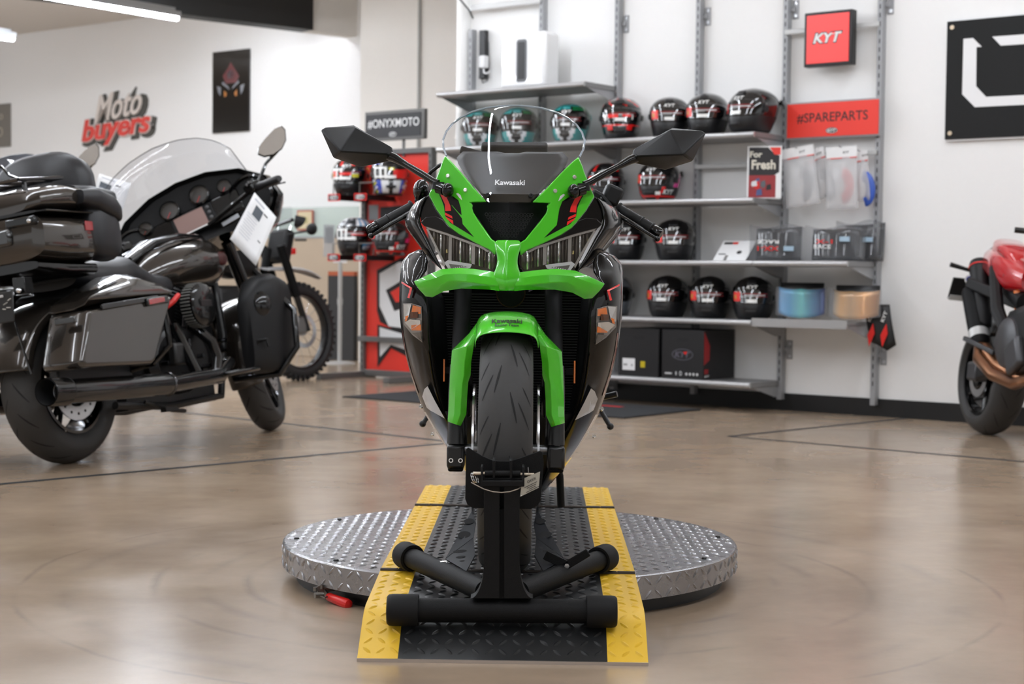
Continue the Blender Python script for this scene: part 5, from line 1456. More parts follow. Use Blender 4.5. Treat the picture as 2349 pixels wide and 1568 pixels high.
def tourer(base, head, lean, glass, label):
    m3 = Matrix.Rotation(-head, 3, 'Z') @ Matrix.Rotation(-math.radians(lean), 3, 'Y')
    T = empty('touring_motorcycle', base, label=label, cat='motorcycle', group='black touring motorcycles', mat3=m3)
    hp = V((-.02, 1.22, .92)); axis = V((0, -.44, .9)).normalized()
    hq = V((0, 1.25, 1.0))
    FS = Matrix.Translation(hp) @ Matrix.Rotation(math.radians(24), 4, axis) @ Matrix.Translation(-hp)
    FM = Matrix.Translation(V((.02, 0, -.02))) @ Matrix.Translation(hq) @ Matrix.Rotation(math.radians(-9), 4, 'Y') @ Matrix.Scale(1.06, 4, (1, 0, 0)) @ Matrix.Translation(-hq) @ FS
    def nb(front=False):
        b = MB()
        if front: b.M = FM
        return b
    # --- wheels
    for nm, c, R, C, w, rim, front in (('rear_wheel', V((0, 0, .325)), .325, .098, .09, .205, False), ('front_wheel', V((0, 1.64, .335)), .335, .075, .065, .245, True)):
        W = empty(nm, (0, 0, 0)); W.parent = T
        if front: W.matrix_local = FS @ Matrix.Translation(c)
        else: W.location = c
        b = MB(); b.lathe(tyre(R, C, 1.12, rim), (0, 0, 0), (1, 0, 0), 80); knob_tyre_marks(b, R, C, 16); b.build('tyre', [M_rubb, M_groove], W, ang=50)
        b = MB(); b.lathe([(rim, -w*.8), (rim-.012, -w*.82), (rim-.02, -w*.4), (rim-.02, w*.4), (rim-.012, w*.82), (rim, w*.8)], (0, 0, 0), (1, 0, 0), 64); b.build('rim', M_dchrome, W, ang=40)
        b = MB()
        for k in range(5):
            a = 2*PI*k/5+.3
            for da in (-.12, .12): b.tube([V((.02, .04*math.cos(a), .04*math.sin(a))), V((.045, (rim-.02)*math.cos(a+da), (rim-.02)*math.sin(a+da)))], [.016, .009], 8)
        b.cyl((-.08, 0, 0), (.08, 0, 0), .045, None, 24); b.build('spokes', M_pblack, W, ang=40)
        b = MB(); b.lathe([(.148, -.003), (.148, .003), (.09, .003), (.09, -.003)], (.075, 0, 0), (1, 0, 0), 48, True)
        for k in range(16):
            a = 2*PI*k/16; b.cyl((.0785, .12*math.cos(a), .12*math.sin(a)), (.0792, .12*math.cos(a), .12*math.sin(a)), .006, None, 8, mi=1)
        b.build('brake_disc', [M_disc, M_slot], W, ang=40)
    # --- rear fender
    rows = []
    for k in range(15):
        a = math.radians(168-90*k/14); r = .375
        rows.append([V((x, r*q*math.cos(a), .325+r*q*math.sin(a))) for x, q in ((-.125, .86), (-.122, .97), (-.09, 1.0), (0, 1.012), (.09, 1.0), (.122, .97), (.125, .86))])
    b = nb(); b.grid(rows); b.build('rear_fender', M_bronze, T, solid=.004, off=-1, sub=1, ang=180)
    # --- saddlebags
    for s in (1, -1):
        prof = [(-.375, .40), (-.36, .38), (.11, .37), (.14, .385), (.325, .665), (-.285, .61)]
        rings = []
        for x, q in ((.205, .96), (.225, 1.0), (.34, 1.0), (.39, .985), (.405, .94)):
            cy_, cz_ = -.03, .505
            rings.append([V((s*x, cy_+(y-cy_)*q, cz_+(z-cz_)*q)) for y, z in prof])
        b = nb(); b.loft(rings if s < 0 else [r[::-1] for r in rings]); bag = b.build('saddlebag', M_bronze, T, bevel=.018, seg=4)
        lid = [(-.29, .615), (.33, .67), (.335, .695), (.27, .73), (.10, .767), (.03, .765), (-.27, .65)]
        rings = [[V((s*x, .02+(y-.02)*q, (.675+(z-.675)*q2))) for y, z in lid] for x, q, q2 in ((.20, .95, .9), (.23, 1, 1), (.33, .99, .97), (.385, .97, .72), (.402, .95, .35))]
        b = nb(); b.loft(rings if s < 0 else [r[::-1] for r in rings]); b.build('lid', M_bronze, bag, bevel=.008)
        b = nb(); b.box((s*.405, .0, .637), (.012, .40, .022), (.09, 0, 0)); b.build('latch_strip', M_pblack, bag, bevel=.003)
        b = nb(); b.box((s*.412, .18, .640), (.018, .155, .035), (.09, 0, 0)); b.build('reflector_frame', M_pblack, bag, bevel=.006)
        b = nb(); b.box((s*.421, .17, .640), (.004, .115, .022), (.09, 0, 0)); b.build('reflector', M_redlens, bag, bevel=.002)
        b = nb(); b.box((s*.34, -.35, .575), (.10, .02, .028), (0, 0, 0)); b.build('rear_light_strip', M_lensdk, bag, bevel=.004)
        # exhaust
        b = nb(); b.tube([V((s*.325, -.50, .30)), V((s*.325, -.495, .30)), V((s*.325, -.39, .295)), V((s*.325, -.385, .295)), V((s*.325, .30, .285)), V((s*.32, .36, .285)), V((s*.31, .75, .30)), V((s*.26, .92, .36))], [.056, .057, .057, .049, .049, .038, .036, .03], 28, cap=False)
        ex = b.build('muffler', M_pblack, T, ang=40)
        b = nb(); b.lathe([(.052, -.002), (.052, .12), (.0, .12)], V((s*.325, -.50, .30)), (0, 1, 0), 28); b.build('bore', M_slot, ex)
        b = nb(); b.torus(V((s*.325, .31, .285)), (0, 1, 0), .046, .007, 28, 8); b.torus(V((s*.325, -.392, .295)), (0, 1, 0), .051, .004, 28, 8); b.build('clamp', M_dchrome, ex)
    # crash bar round the right bag, swingarm, frame
    for s in (1, -1):
        b = nb(); b.tube([V((s*.30, .18, .68)), V((s*.38, .27, .66)), V((s*.39, .27, .45)), V((s*.33, .22, .38)), V((s*.2, .2, .36))], .013, 10); b.build('bag_guard', M_pblack, T)
    b = nb(); b.box((.2, -.04, .36), (.05, .5, .06)); b.build('swingarm', M_engine, T, bevel=.01)
    b = nb(); b.tube([V((.12, .2, .22)), V((.13, .6, .19)), V((.13, 1.02, .21)), V((.10, 1.15, .5)), V((.05, 1.2, .85))], .018, 10); b.tube([V((-.12, .2, .22)), V((-.13, .6, .19)), V((-.13, 1.02, .21)), V((-.10, 1.15, .5)), V((-.05, 1.2, .85))], .018, 10); b.box((0, .65, .24), (.22, .7, .10)); b.build('frame', M_engine, T)
    # --- seat, passenger backrest, trunk
    rings = [superring(0, y, z, w, h, 24, .7) for y, z, w, h in ((.02, .80, .14, .06), (.12, .78, .18, .08), (.28, .78, .19, .09), (.40, .80, .17, .085), (.47, .79, .16, .06), (.56, .74, .17, .07), (.68, .74, .15, .065), (.78, .76, .10, .05))]
    b = nb(); b.loft(rings); b.build('seat', M_leather, T, ang=60)
    TZ = .80
    def trunk_ring(y, hw, z0, z1, e=.45): return superring(0, y, (z0+z1)/2, hw, (z1-z0)/2, 40, e)
    b = nb(); b.loft([trunk_ring(-.40, .27, .86, 1.0), trunk_ring(-.385, .315, .835, 1.02), trunk_ring(-.25, .335, .82, 1.02), trunk_ring(-.05, .335, .82, 1.02), trunk_ring(.0, .32, .83, 1.02), trunk_ring(.01, .28, .85, 1.0)]); tk = b.build('trunk', M_bronze, T, ang=50)
    b = nb(); b.loft([trunk_ring(-.395, .26, 1.025, 1.09, .6), trunk_ring(-.375, .31, 1.022, 1.115, .6), trunk_ring(-.22, .33, 1.022, 1.155, .6), trunk_ring(-.06, .325, 1.022, 1.15, .6), trunk_ring(.0, .30, 1.025, 1.12, .6)]); b.build('trunk_lid', M_bronze, tk, ang=50)
    b = nb(); b.loft([superring(0, y, 1.021, w, .006, 40, .4) for y, w in ((-.40, .30), (-.385, .338), (.0, .34))]); b.build('trunk_seam', M_pblack, tk)
    b = nb(); b.loft([superring(0, y, z, w, h, 40, .5) for y, z, w, h in ((-.36, .815, .25, .02), (-.2, .80, .28, .03), (-.02, .80, .28, .03))]); b.build('trunk_base', M_pblack, tk)
    b = nb(); b.box((.0, -.405, .935), (.34, .03, .07)); b.build('tail_lamp', M_lensdk, tk, bevel=.012)
    b = nb(); b.box((.22, -.393, .988), (.15, .03, .038)); b.build('latch', M_pblack, tk, bevel=.008)
    b = nb(); b.sphere((.27, -.412, .985), .010); b.build('lock', M_chrome, tk)
    b = nb(); b.box((.335, -.12, .965), (.006, .05, .04)); b.build('side_reflector', M_redlens, tk, bevel=.002)
    # luggage rack
    b = nb()
    for x in (-.12, 0, .12): b.tube([V((x, -.36, 1.16)), V((x, -.05, 1.19))], .007, 8)
    b.tube([V((-.2, -.36, 1.165)), V((.2, -.36, 1.165))], .008, 8); b.tube([V((-.2, -.36, 1.165)), V((-.2, -.08, 1.19)), V((.2, -.08, 1.19)), V((.2, -.36, 1.165))], .008, 8)
    for x in (-.18, .18): b.tube([V((x, -.3, 1.12)), V((x, -.3, 1.17))], .01, 8)
    b.build('luggage_rack', M_dchrome, T)
    b = nb(); b.tube([V((-.13, -.30, 1.16)), V((-.10, -.28, 1.235)), V((.06, -.28, 1.245)), V((.11, -.30, 1.20)), V((.18, -.30, 1.165))], .006, 8); b.build('rack_rail', M_pblack, T)
    # backrest with side pads
    rings = [superring(0, y, z, w, h, 32, .75) for y, z, w, h in ((.0, 1.16, .22, .15), (.03, 1.17, .245, .16), (.09, 1.16, .24, .155), (.14, 1.13, .20, .11))]
    b = nb(); b.loft(rings); bk = b.build('backrest', M_leather, T, ang=60)
    b = nb(); b.loft([superring(0, y, z, w, h, 32, .6) for y, z, w, h in ((-.12, 1.11, .30, .05), (-.03, 1.10, .335, .06), (.10, 1.09, .33, .06), (.16, 1.07, .26, .05))]); b.build('bolster', M_leather, bk, ang=60)
    for s in (1, -1):
        rings = [superring(s*.285, y, z, w, h, 20, .6) for y, z, w, h in ((-.10, .96, .05, .09), (-.06, .955, .075, .12), (.04, .945, .07, .12), (.10, .94, .045, .09))]
        b = nb(); b.loft(rings); b.build('side_pad', M_leather, bk, ang=60)
        rings = [superring(s*.31, y, z, w, h, 20, .6) for y, z, w, h in ((-.16, 1.085, .05, .03), (-.08, 1.08, .075, .045), (.04, 1.05, .065, .05), (.10, 1.03, .04, .04))]
        b = nb(); b.loft(rings); b.build('arm_pad', M_leather, bk, ang=60)
    # licence plate
    b = nb(); b.box((.06, -.425, .66), (.19, .008, .125), (-.12, 0, 0)); lp = b.build('licence_plate', mat('plate_black', (30, 29, 28), .4), T, bevel=.003)
    b = nb(); add_text(b, 'moto.com', (.07, -.4375, .705), (1, 0, 0), (0, .12, 1), .012, .10, off=.02); b.build('lettering', M_inkwht, lp)
    b = nb(); add_text(b, 'ONYX', (.07, -.4260, .612), (1, 0, 0), (0, .12, 1), .018, .13, off=.03); b.build('lettering', M_inkwht, lp)
    random.seed(11)
    b = nb()
    for k in range(14):
        x, z = random.uniform(.0, .14), random.uniform(.632, .685); b.tube([V((x, -.4345, z)), V((x+random.uniform(-.02, .02), -.4345, z+random.uniform(-.012, .012)))], .0022, 5)
    b.build('plate_picture', mat('plate_grey', (170, 168, 160), .4), lp)
    b = nb(); b.tube([V((.10, -.36, .60)), V((.16, -.40, .47)), V((.20, -.42, .38))], .005, 8); b.build('plate_cable', M_pblack, T)
    for s in (1, -1):
        b = nb(); b.box((s*.16, -.36, .74), (.06, .05, .07)); b.sphere((s*.17, -.40, .72), .012, mi=1); b.build('lamp_bracket', [M_pblack, M_chrome], T, bevel=.01)
    # --- tank
    rings = []
    for y, zc, w, h in ((.52, .80, .06, .05), (.60, .83, .115, .10), (.72, .865, .15, .125), (.88, .885, .172, .14), (1.02, .89, .175, .14), (1.12, .885, .155, .125), (1.18, .88, .10, .09)):
        rings.append([V((w*math.sin(a)*(1-.15*max(0, math.cos(a)))+.01, y+.05, zc-.03-h*math.cos(a)*(1 if math.cos(a) > 0 else 1.0))) for a in [2*PI*k/28 for k in range(28)]])
    b = nb(); b.loft(rings); tank = b.build('fuel_tank', M_bronze, T, ang=180, sub=1)
    b = nb(); b.loft([superring(0, y, z, w, .02, 16, .6) for y, z, w in ((.58, .87, .03), (.75, .955, .06), (.95, .99, .07), (1.13, .99, .06), (1.21, .96, .04))]); b.build('tank_console', M_pblack, tank, ang=60)
    for s in (1, -1):
        b = nb(); b.tube([V((s*.09, .67, .915)), V((s*.115, .85, .96)), V((s*.115, 1.03, .975))], [.006, .01, .006], 8, flat=.6); b.build('tank_rib', M_pblack, tank)
        b = nb(); b.sphere((s*.170, 1.11, .87), (.012, .045, .035)); b.build('badge', mat('badge_maroon', (70, 24, 22), .3), tank)
    b = nb(); b.box((0, .74, .50), (.20, .70, .42)); b.build('engine_bay', M_inblack, T, bevel=.04)  # dark filler block added to close see-through gaps round the engine
    b = nb(); b.box((0, .18, .58), (.34, .44, .30)); b.build('battery_box', M_inblack, T, bevel=.03)  # dark filler block added to close bright gaps below the seat
    # --- engine
    E_ = empty('engine', (0, 0, 0)); E_.parent = T
    b = nb(); b.loft([superring(x, 0, 0, 1, 1, 4) for x in ()] or [[V((x, .70+.24*q*math.cos(a), .40+.16*q*math.sin(a))) for a in [2*PI*k/24 for k in range(24)]] for x, q in ((-.16, .8), (-.13, 1), (.13, 1), (.16, .85))]); b.build('crankcase', M_engine, E_, ang=40)
    for sgn in (-1, 1):
        d = V((0, sgn*.38, .925)).normalized(); c0 = V((0, .73, .46))
        b = nb(); b.cyl(c0, c0+d*.33, .075, None, 24)
        for k in range(12): b.cyl(c0+d*(.09+.017*k), c0+d*(.096+.017*k), .105, None, 24, mi=1)
        b.cyl(c0+d*.30, c0+d*.37, .10, .085, 24); b.build('cylinder', [M_engine, mat('fin_edge_grey', (70, 70, 72), .35, metal=.7)], E_, ang=40)
        b = nb()
        for dx in (.11, .135): b.cyl(V((dx, .73+sgn*.04, .46)), V((dx, .73+sgn*.13, .74)), .010, None, 12)
        b.build('pushrod_tube', M_dchrome, E_)
    b = nb(); b.lathe([(0, .08), (.085, .08), (.10, .07), (.102, .02), (.09, 0)], V((.17, .80, .64)), (1, 0, 0), 40); ac = b.build('air_cleaner', M_pblack, E_, ang=40)
    b = nb()
    for k in range(40):
        a = 2*PI*k/40; b.box(V((.205, .80+.103*math.cos(a), .64+.103*math.sin(a))), (.05, .006, .006), (a, 0, 0))
    b.build('filter_pleats', mat('pleat_grey', (104, 104, 100), .5), ac)
    b = nb(); b.box((.253, .80, .645), (.006, .09, .03)); b.build('badge', mat('badge_dark', (54, 50, 50), .3, metal=.7), ac, bevel=.002)
    b = nb(); b.box((.21, .60, .42), (.05, .13, .10), (.0, 0, 0)); b.build('gear_cover', mat('cover_grey', (50, 50, 50), .3, metal=.5), E_, bevel=.012)
    random.seed(2)
    for k in range(16):
        b = nb(); y, z = random.uniform(.5, 1.0), random.uniform(.30, .48); b.cyl((.17, y, z), (.20+.02*random.random(), y, z), .011, .010, 10); b.build('cover_bolt', M_dchrome, E_)
    b = nb(); b.tube([V((.17, .55, .62)), V((.21, .60, .66)), V((.2, .66, .69))], .012, 8); b.build('red_cable', mat('cable_red', (190, 26, 22), .35), E_)
    b = nb(); b.tube([V((.16, .80, .55)), V((.24, .83, .46)), V((.28, .80, .38)), V((.3, .74, .31))], .025, 14); b.tube([V((.16, .66, .55)), V((.22, .62, .46)), V((.26, .62, .36)), V((.3, .6, .3))], .025, 14); b.build('header_pipe', M_pblack, E_)
    # --- lower fairings, guard, boards, jiffy stand
    for s in (1, -1):
        rings = []
        for y, x0, x1, z0, z1 in ((1.06, .25, .32, .32, .66), (1.14, .22, .385, .29, .75), (1.24, .19, .405, .29, .775), (1.34, .17, .395, .34, .75), (1.39, .16, .32, .42, .66)):
            rings.append(superring(s*(x0+x1)/2, y, (z0+z1)/2, (x1-x0)/2, (z1-z0)/2, 28, .5))
        b = nb(); b.loft(rings); lf = b.build('lower_fairing', M_mblack, T, ang=50)
        b = nb(); b.sphere((s*.32, 1.14, .62), (.07, .06, .085)); b.build('speaker_pod', M_pblack, lf)
        b = nb(); b.tube([V((s*.32, 1.085, .41)), V((s*.335, 1.08, .45)), V((s*.38, 1.085, .45)), V((s*.385, 1.09, .415))], .009, 8); b.build('glovebox_handle', M_mblack, lf)
        b = nb(); b.tube([V((s*.12, 1.17, .28)), V((s*.36, 1.20, .28)), V((s*.45, 1.24, .40)), V((s*.44, 1.27, .58)), V((s*.25, 1.26, .80))], .016, 12); b.build('engine_guard', M_pblack, T)
        b = nb(); b.box((s*.33, .86, .31), (.11, .28, .022), (.05, 0, 0)); b.build('floorboard', M_pblack, T, bevel=.01)
    b = nb(); b.tube([V((-.15, .60, .24)), V((-.30, .50, .10)), V((-.36, .44, .055))], [.014, .013, .012], 10); b.tube([V((-.30, .50, .10)), V((-.34, .52, .12))], .008, 8); b.build('jiffy_stand', M_pblack, T)
    b = nb(); b.tube([V((.16, .36, .22)), V((.2, .50, .17)), V((.2, .60, .16))], .010, 8); b.box((.2, .48, .175), (.03, .09, .02)); b.build('stand_link', M_engine, T)
    # --- front: fork, fender, fairing, bars (turned to the left with the fork)
    for s in (1, -1):
        b = nb(); b.M = FS; b.tube([V((s*.11, 1.63, .33)), V((s*.11, 1.46, .65)), V((s*.11, 1.30, .95))], [.03, .034, .03], 14); b.build('fork_leg', M_pblack, T)
    rows = []
    for k in range(15):
        a = math.radians(14+184*k/14); r = .375
        rows.append([V((x, 1.64+r*q*math.cos(a), .335+r*q*math.sin(a))) for x, q in ((-.085, .82), (-.088, .95), (-.06, .995), (0, 1.01), (.06, .995), (.088, .95), (.085, .82))])
    b = nb(); b.M = FS; b.grid(rows); b.build('front_fender', M_bronze, T, solid=.004, off=1, sub=1, ang=180)
    b = nb(True)
    outer = [(-.42, 1.06), (-.40, 1.17), (-.30, 1.26), (-.15, 1.315), (0, 1.33), (.15, 1.315), (.30, 1.26), (.40, 1.17), (.42, 1.06), (.36, .98), (.22, .96), (.12, .99), (0, 1.0), (-.12, .99), (-.22, .96), (-.36, .98)]
    def ring(y, q, dz=0): return [V((x*q, y, 1.13+(z-1.13)*q+dz)) for x, z in outer]
    b.loft([ring(1.22, 1.0), ring(1.27, 1.04), ring(1.38, .98, -.02), ring(1.50, .80, -.05), ring(1.58, .5, -.08), ring(1.60, .2, -.09)], True, False, True)
    fr = b.build('fairing', M_pblack, T, ang=50)
    b = nb(True); b.loft([ring(1.222, .985), ring(1.262, .93), ring(1.275, .6), ring(1.278, .01)], True, False, False); b.build('dash_panel', M_mblack, fr, ang=50)
    b = nb(True); b.box((0, 1.262, 1.125), (.50, .03, .125)); b.build('radio_panel', M_pblack, fr, bevel=.015)
    for x, z, r in ((-.225, 1.185, .034), (-.085, 1.215, .048), (.075, 1.225, .048), (.20, 1.21, .034)):
        b = nb(True); b.lathe([(r, 0), (r*1.04, .035), (r*.9, .04), (r*.86, .015), (0, .012)], V((x, 1.268, z)), (0, -1, .12), 32); g = b.build('gauge', M_pblack, fr, ang=40)
        b = nb(True); b.lathe([(0, .014), (r*.85, .015)], V((x, 1.268, z)), (0, -1, .12), 32); b.build('dial', mat('dial_grey', (44, 44, 46), .3), g)
        b = nb(True); b.tube([V((x, 1.250, z)), V((x-r*.5, 1.250, z-r*.5))], .0022, 6); b.build('needle', mat('needle_red', (196, 50, 54), .4), g)
        b = nb(True); b.lathe([(0, .036), (r*.9, .036)], V((x, 1.268, z)), (0, -1, .12), 32); b.build('gauge_glass', M_lens, g)
    b = nb(True); b.box((.0, 1.243, 1.118), (.215, .012, .112)); sc = b.build('screen_bezel', M_mblack, fr, bevel=.006)
    b = nb(True); b.box((-.012, 1.236, 1.122), (.150, .003, .092)); b.build('screen', mat('glossy_screen', (196, 168, 164), .06, metal=.6), sc)  # pinkish base colour imitates a reflection on the glass
    b = nb(True); b.box((-.012, 1.2345, 1.074), (.150, .003, .006)); b.build('screen_edge', M_label, sc)
    for z in (1.155, 1.128, 1.10):
        b = nb(True); b.sphere((.085, 1.237, z), (.009, .005, .009)); b.build('button', mat('button_grey', (90, 90, 92), .4), sc)
    b = nb(True); b.box((.16, 1.235, 1.04), (.10, .02, .03), (0, -.1, 0)); b.build('switch_bank', M_dchrome, fr, bevel=.006)
    for s in (1, -1):
        b = nb(True); b.lathe([(.115, 0), (.115, .03), (.105, .035), (.10, .012), (0, .006)], V((s*.30, 1.255, 1.10)), (-s*.25, -1, .05), 36); sp = b.build('speaker_ring', M_pblack, fr, ang=40)
        b = nb(True); b.lathe([(0, .014), (.099, .016)], V((s*.30, 1.255, 1.10)), (-s*.25, -1, .05), 36); b.build('speaker_grille', M_mblack, sp)
    # windscreen
    rows = []
    top = [(-1, 0.10), (-.92, .62), (-.8, .80), (-.6, .93), (-.35, 1.0), (0, 1.03), (.35, 1.0), (.6, .93), (.8, .80), (.92, .62), (1, .10)]
    N1 = 24
    for i in range(9):
        v = i/8; row = []
        for j in range(N1+1):
            q = -1+2*j/N1
            k = 0
            while k < len(top)-2 and top[k+1][0] < q: k += 1
            t = (q-top[k][0])/(top[k+1][0]-top[k][0]); hh = top[k][1]+(top[k+1][1]-top[k][1])*t
            x = .37*q*(1+.04*v)-.05; z = 1.30-.12*q*q+(.285*hh)*v; y = 1.44-.16*q*q-.10*v+.05*v*v*(1 if v > .8 else 0)
            row.append(V((x, y, z)))
        rows.append(row)
    b = nb(True); b.grid(rows); ws = b.build('windscreen', glass, T, ang=180, sub=1)
    edge = [r[0] for r in rows]+[p for p in rows[-1]]+[r[-1] for r in rows[::-1]]
    b = nb(True); b.tube(edge, .0022, 6); b.build('screen_edge', mat('smoke_edge', (70, 72, 76), .15), ws)
    b = nb(True); b.box((.15, 1.335, 1.30), (.16, .05, .025), (0, .15, 0)); b.build('screen_vent', M_pblack, fr, bevel=.008)
    # bars, controls, mirrors, signals
    for s in (1, -1):
        H_ = empty('handlebar', (0, 0, 0)); H_.parent = T
        b = nb(True); b.tube([V((s*.06, 1.20, 1.06)), V((s*.20, 1.18, 1.09)), V((s*.32, 1.10, 1.10)), V((s*.36, 1.06, 1.09))], .013, 12); b.build('bar', M_pblack, H_)
        b = nb(True); a_, c_ = V((s*.34, 1.08, 1.095)), V((s*.47, .95, 1.05)); b.tube([a_, a_.lerp(c_, .06), a_.lerp(c_, .94), c_], [.015, .019, .019, .015], 16); b.build('grip', M_leather, H_)
        b = nb(True); b.box(V((s*.33, 1.09, 1.105)), (.07, .06, .05), (0, 0, -s*.8)); b.build('switch_housing', M_pblack, H_, bevel=.01)
        for k in range(4):
            b = nb(True); b.box(V((s*(.315+.012*k), 1.055-.008*k, 1.12+.004*(k % 2))), (.008, .012, .012)); b.build('button', mat('button_grey', (90, 90, 92), .4), H_)
        b = nb(True); b.tube([V((s*.32, 1.13, 1.10)), V((s*.40, 1.10, 1.08)), V((s*.48, 1.02, 1.04))], [.009, .008, .007], 10, flat=.6); b.build('lever', M_dchrome, H_)
        mi_ = empty('mirror', (0, 0, 0)); mi_.parent = T
        mc = V((s*.50, 1.16, 1.285)); mo = [(-.085, -.01), (-.07, -.035), (-.03, -.052), (.02, -.05), (.06, -.025), (.088, .02), (.085, .045), (.05, .052), (-.02, .035), (-.065, .015)]
        mx_ = V((s*.95, .25, .20)).normalized(); mz_ = V((-s*.2, 0, 1)); mz_ = (mz_-mx_*mz_.dot(mx_)).normalized(); my_ = V((0, 1, 0)); my_ = (my_-mx_*my_.dot(mx_)-mz_*my_.dot(mz_)).normalized()
        rings = [[mc+mx_*p[0]*q+mz_*p[1]*q+my_*d for p in mo] for d, q in ((0, 1.0), (.006, 1.06), (.03, .95), (.045, .6))]
        b = nb(True); b.loft(rings if s < 0 else [r[::-1] for r in rings], True, False, True); b.build('shell', M_pblack, mi_, ang=50)
        b = nb(True); f_ = [mc+mx_*p[0]*.99+mz_*p[1]*.99-my_*.0005 for p in mo]; b.add(f_, [tuple(range(10)) if s > 0 else tuple(range(9, -1, -1))]); b.build('glass', mat('mirror_glass', (220, 222, 224), .03, metal=1.0), mi_)
        b = nb(True); b.tube([mc-mz_*.045+my_*.015, V((s*.43, 1.15, 1.20)), V((s*.36, 1.12, 1.12))], [.009, .008, .010], 10); b.build('stem', M_pblack, mi_)
        b = nb(True); b.sphere(V((s*.33, 1.42, 1.09)), (.04, .05, .035)); b.tube([V((s*.18, 1.44, 1.02)), V((s*.33, 1.43, 1.08))], .012, 8); b.build('turn_signal', M_pblack, T)
    b = nb(True); b.lathe([(0, .06), (.07, .05), (.095, .0), (.09, -.06)], V((0, 1.60, 1.02)), (0, 1, -.1), 32); b.build('headlamp', M_lensdk, T)
    return T
HB = onz(160, 1062)
HEAD = math.radians(22.6)
tourer(HB, HEAD, 8.5, M_tclear, 'dark bronze touring motorcycle with trunk and clear windscreen, front left')
tourer(HB+V((-1.24, 1.25, 0)), HEAD, 8.5, M_tdark, 'black touring motorcycle half hidden at the left edge, smoked windscreen')
# price sheets hung from the bars
def sheet(pts, label, D, pic):
    q = [at(x, y, d) for x, y, d in pts]; c = (q[0]+q[1]+q[2]+q[3])/4
    e = empty('price_sheet', c, 0, label, 'paper', 'sale sheets on the motorcycles')
    q = [p-c for p in q]; n = (q[1]-q[0]).cross(q[2]-q[0]).normalized()
    if n.y > 0: n = -n
    def bil(u, v): return (q[0]*(1-u)+q[1]*u)*(1-v)+(q[3]*(1-u)+q[2]*u)*v-n*(.012*math.sin(u*PI))
    b = MB(); b.grid([[bil(i/6, j/6) for i in range(7)] for j in range(7)]); b.build('page', M_paper, e, solid=.001)
    def patch(name, u0, u1, v0, v1, m, off=.0015):
        b = MB(); b.grid([[bil(u, v)+n*off for u in (u0, (u0+u1)/2, u1)] for v in (v0, v1)]); b.build(name, m, e)
    M_grey = mat('grey_print', (150, 150, 150), .5)
    patch('photo', *pic, mat('photo_dark', (84, 90, 98), .4))
    for k in range(9): patch('text_line', .08+.02*(k % 3), .46+.03*(k % 2), .36+.05*k, .372+.05*k, mat('faint_print', (196, 198, 204), .5))
    patch('heading', .55, .72, .14, .165, M_inkblk); patch('text_line', .10, .5, .06, .09, mat('faint_print', (196, 198, 204), .5)); patch('price', .72, .84, .60, .63, M_grey)
    return e
sheet([(584, 441, 7.86), (634, 498, 7.80), (587, 610, 7.74), (528, 548, 7.80)], 'white sale sheet hanging by one corner from the bronze motorcycle', 0, (.22, .52, .14, .34))
sheet([(228, 398, 8.95), (300, 420, 8.93), (270, 520, 8.9), (205, 470, 8.92)], 'white sale sheet on the half hidden motorcycle, seen beside the clear windscreen', 0, (.10, .45, .2, .5))
# ================================================================ HELMET DISPLAY RACK
M_rack = noisy(mat('rack_grey', (110, 109, 107), 0.42, metal=0.3), 60, 0.03, 0.03)
M_wire = mat('grey_wire', (120, 118, 114), 0.35, metal=0.6)
RK = onz(835, 863); RK.z = 0
def rk(px, py, w=0.0): return onwall(px, py, w, RK)
rack = empty('display_rack', RK, -WA, 'grey and red helmet display rack with a hashtag sign on top', 'display rack')
def rl_(p): d = p-RK; return V((d.dot(U), -d.dot(N), d.z))
xr = rl_(rk(990, 600)).x; ztop = rk(985, 338).z; zbot = .03
for x, nm in ((0, 'post'), (xr, 'post')):
    b = MB(); b.box((x, 0, (ztop+.0)/2), (.035, .06, ztop))
    z = .08
    while z < ztop-.03: b.box((x, -.0305, z), (.009, .002, .026), mi=1); z += .05
    b.build(nm, [M_rack, M_slot], rack, bevel=.002)
b = MB(); b.box((xr/2, 0, ztop-.02), (xr, .05, .04)); b.build('top_rail', M_rack, rack, bevel=.003)
b = MB(); b.box((xr/2, 0, .035), (xr, .06, .05)); b.build('bottom_rail', M_rack, rack, bevel=.003)
for x in (0, xr):
    b = MB(); b.box((x, -.20, .022), (.06, .62, .044)); b.build('foot', M_rack, rack, bevel=.004)
b = MB(); b.box((xr/2, -.035, rl_(rk(880, 778)).z), (xr+.06, .03, .042)); b.build('cross_bar', M_rack, rack, bevel=.003)
b = MB(); b.box((xr/2, .008, (ztop+zbot)/2), (xr-.04, .008, ztop-zbot-.04)); b.build('panel', M_redsign, rack)
def rpoly(name, pts, m, w):
    b = MB(); b.add([rl_(rk(x, y, 0))+V((0, -w, 0)) for x, y in pts], [tuple(range(len(pts)))]); return b.build(name, m, rack)
rpoly('panel_art', [(864.7, 619), (918, 592), (980, 590), (980, 768), (922, 765), (872, 738), (865, 712)], M_inkblk, .001)
rpoly('panel_art', [(871, 627), (915, 601), (980, 599), (980, 758), (892, 748), (871, 702)], M_paper, .002)
rpoly('panel_art', [(885.5, 665), (960, 620), (980, 634), (980, 690), (905, 713)], M_inkblk, .003)
rpoly('panel_art', [(896, 670), (960, 632), (980, 648), (980, 680), (909, 693)], M_redsign, .004)
rpoly('panel_art', [(866, 744), (940, 764), (980, 770), (980, 842), (897, 798), (866, 842)], M_inkblk, .001)
rpoly('panel_art', [(871, 750), (940, 770), (980, 778), (980, 818), (897, 790), (872, 818)], M_paper, .002)
rpoly('panel_art', [(846, 470), (868, 470), (868, 505), (846, 505)], mat('panel_grey', (150, 150, 150), .5), .001)
rpoly('panel_art', [(872, 475), (940, 470), (940, 520), (872, 500)], M_inkblk, .0008)
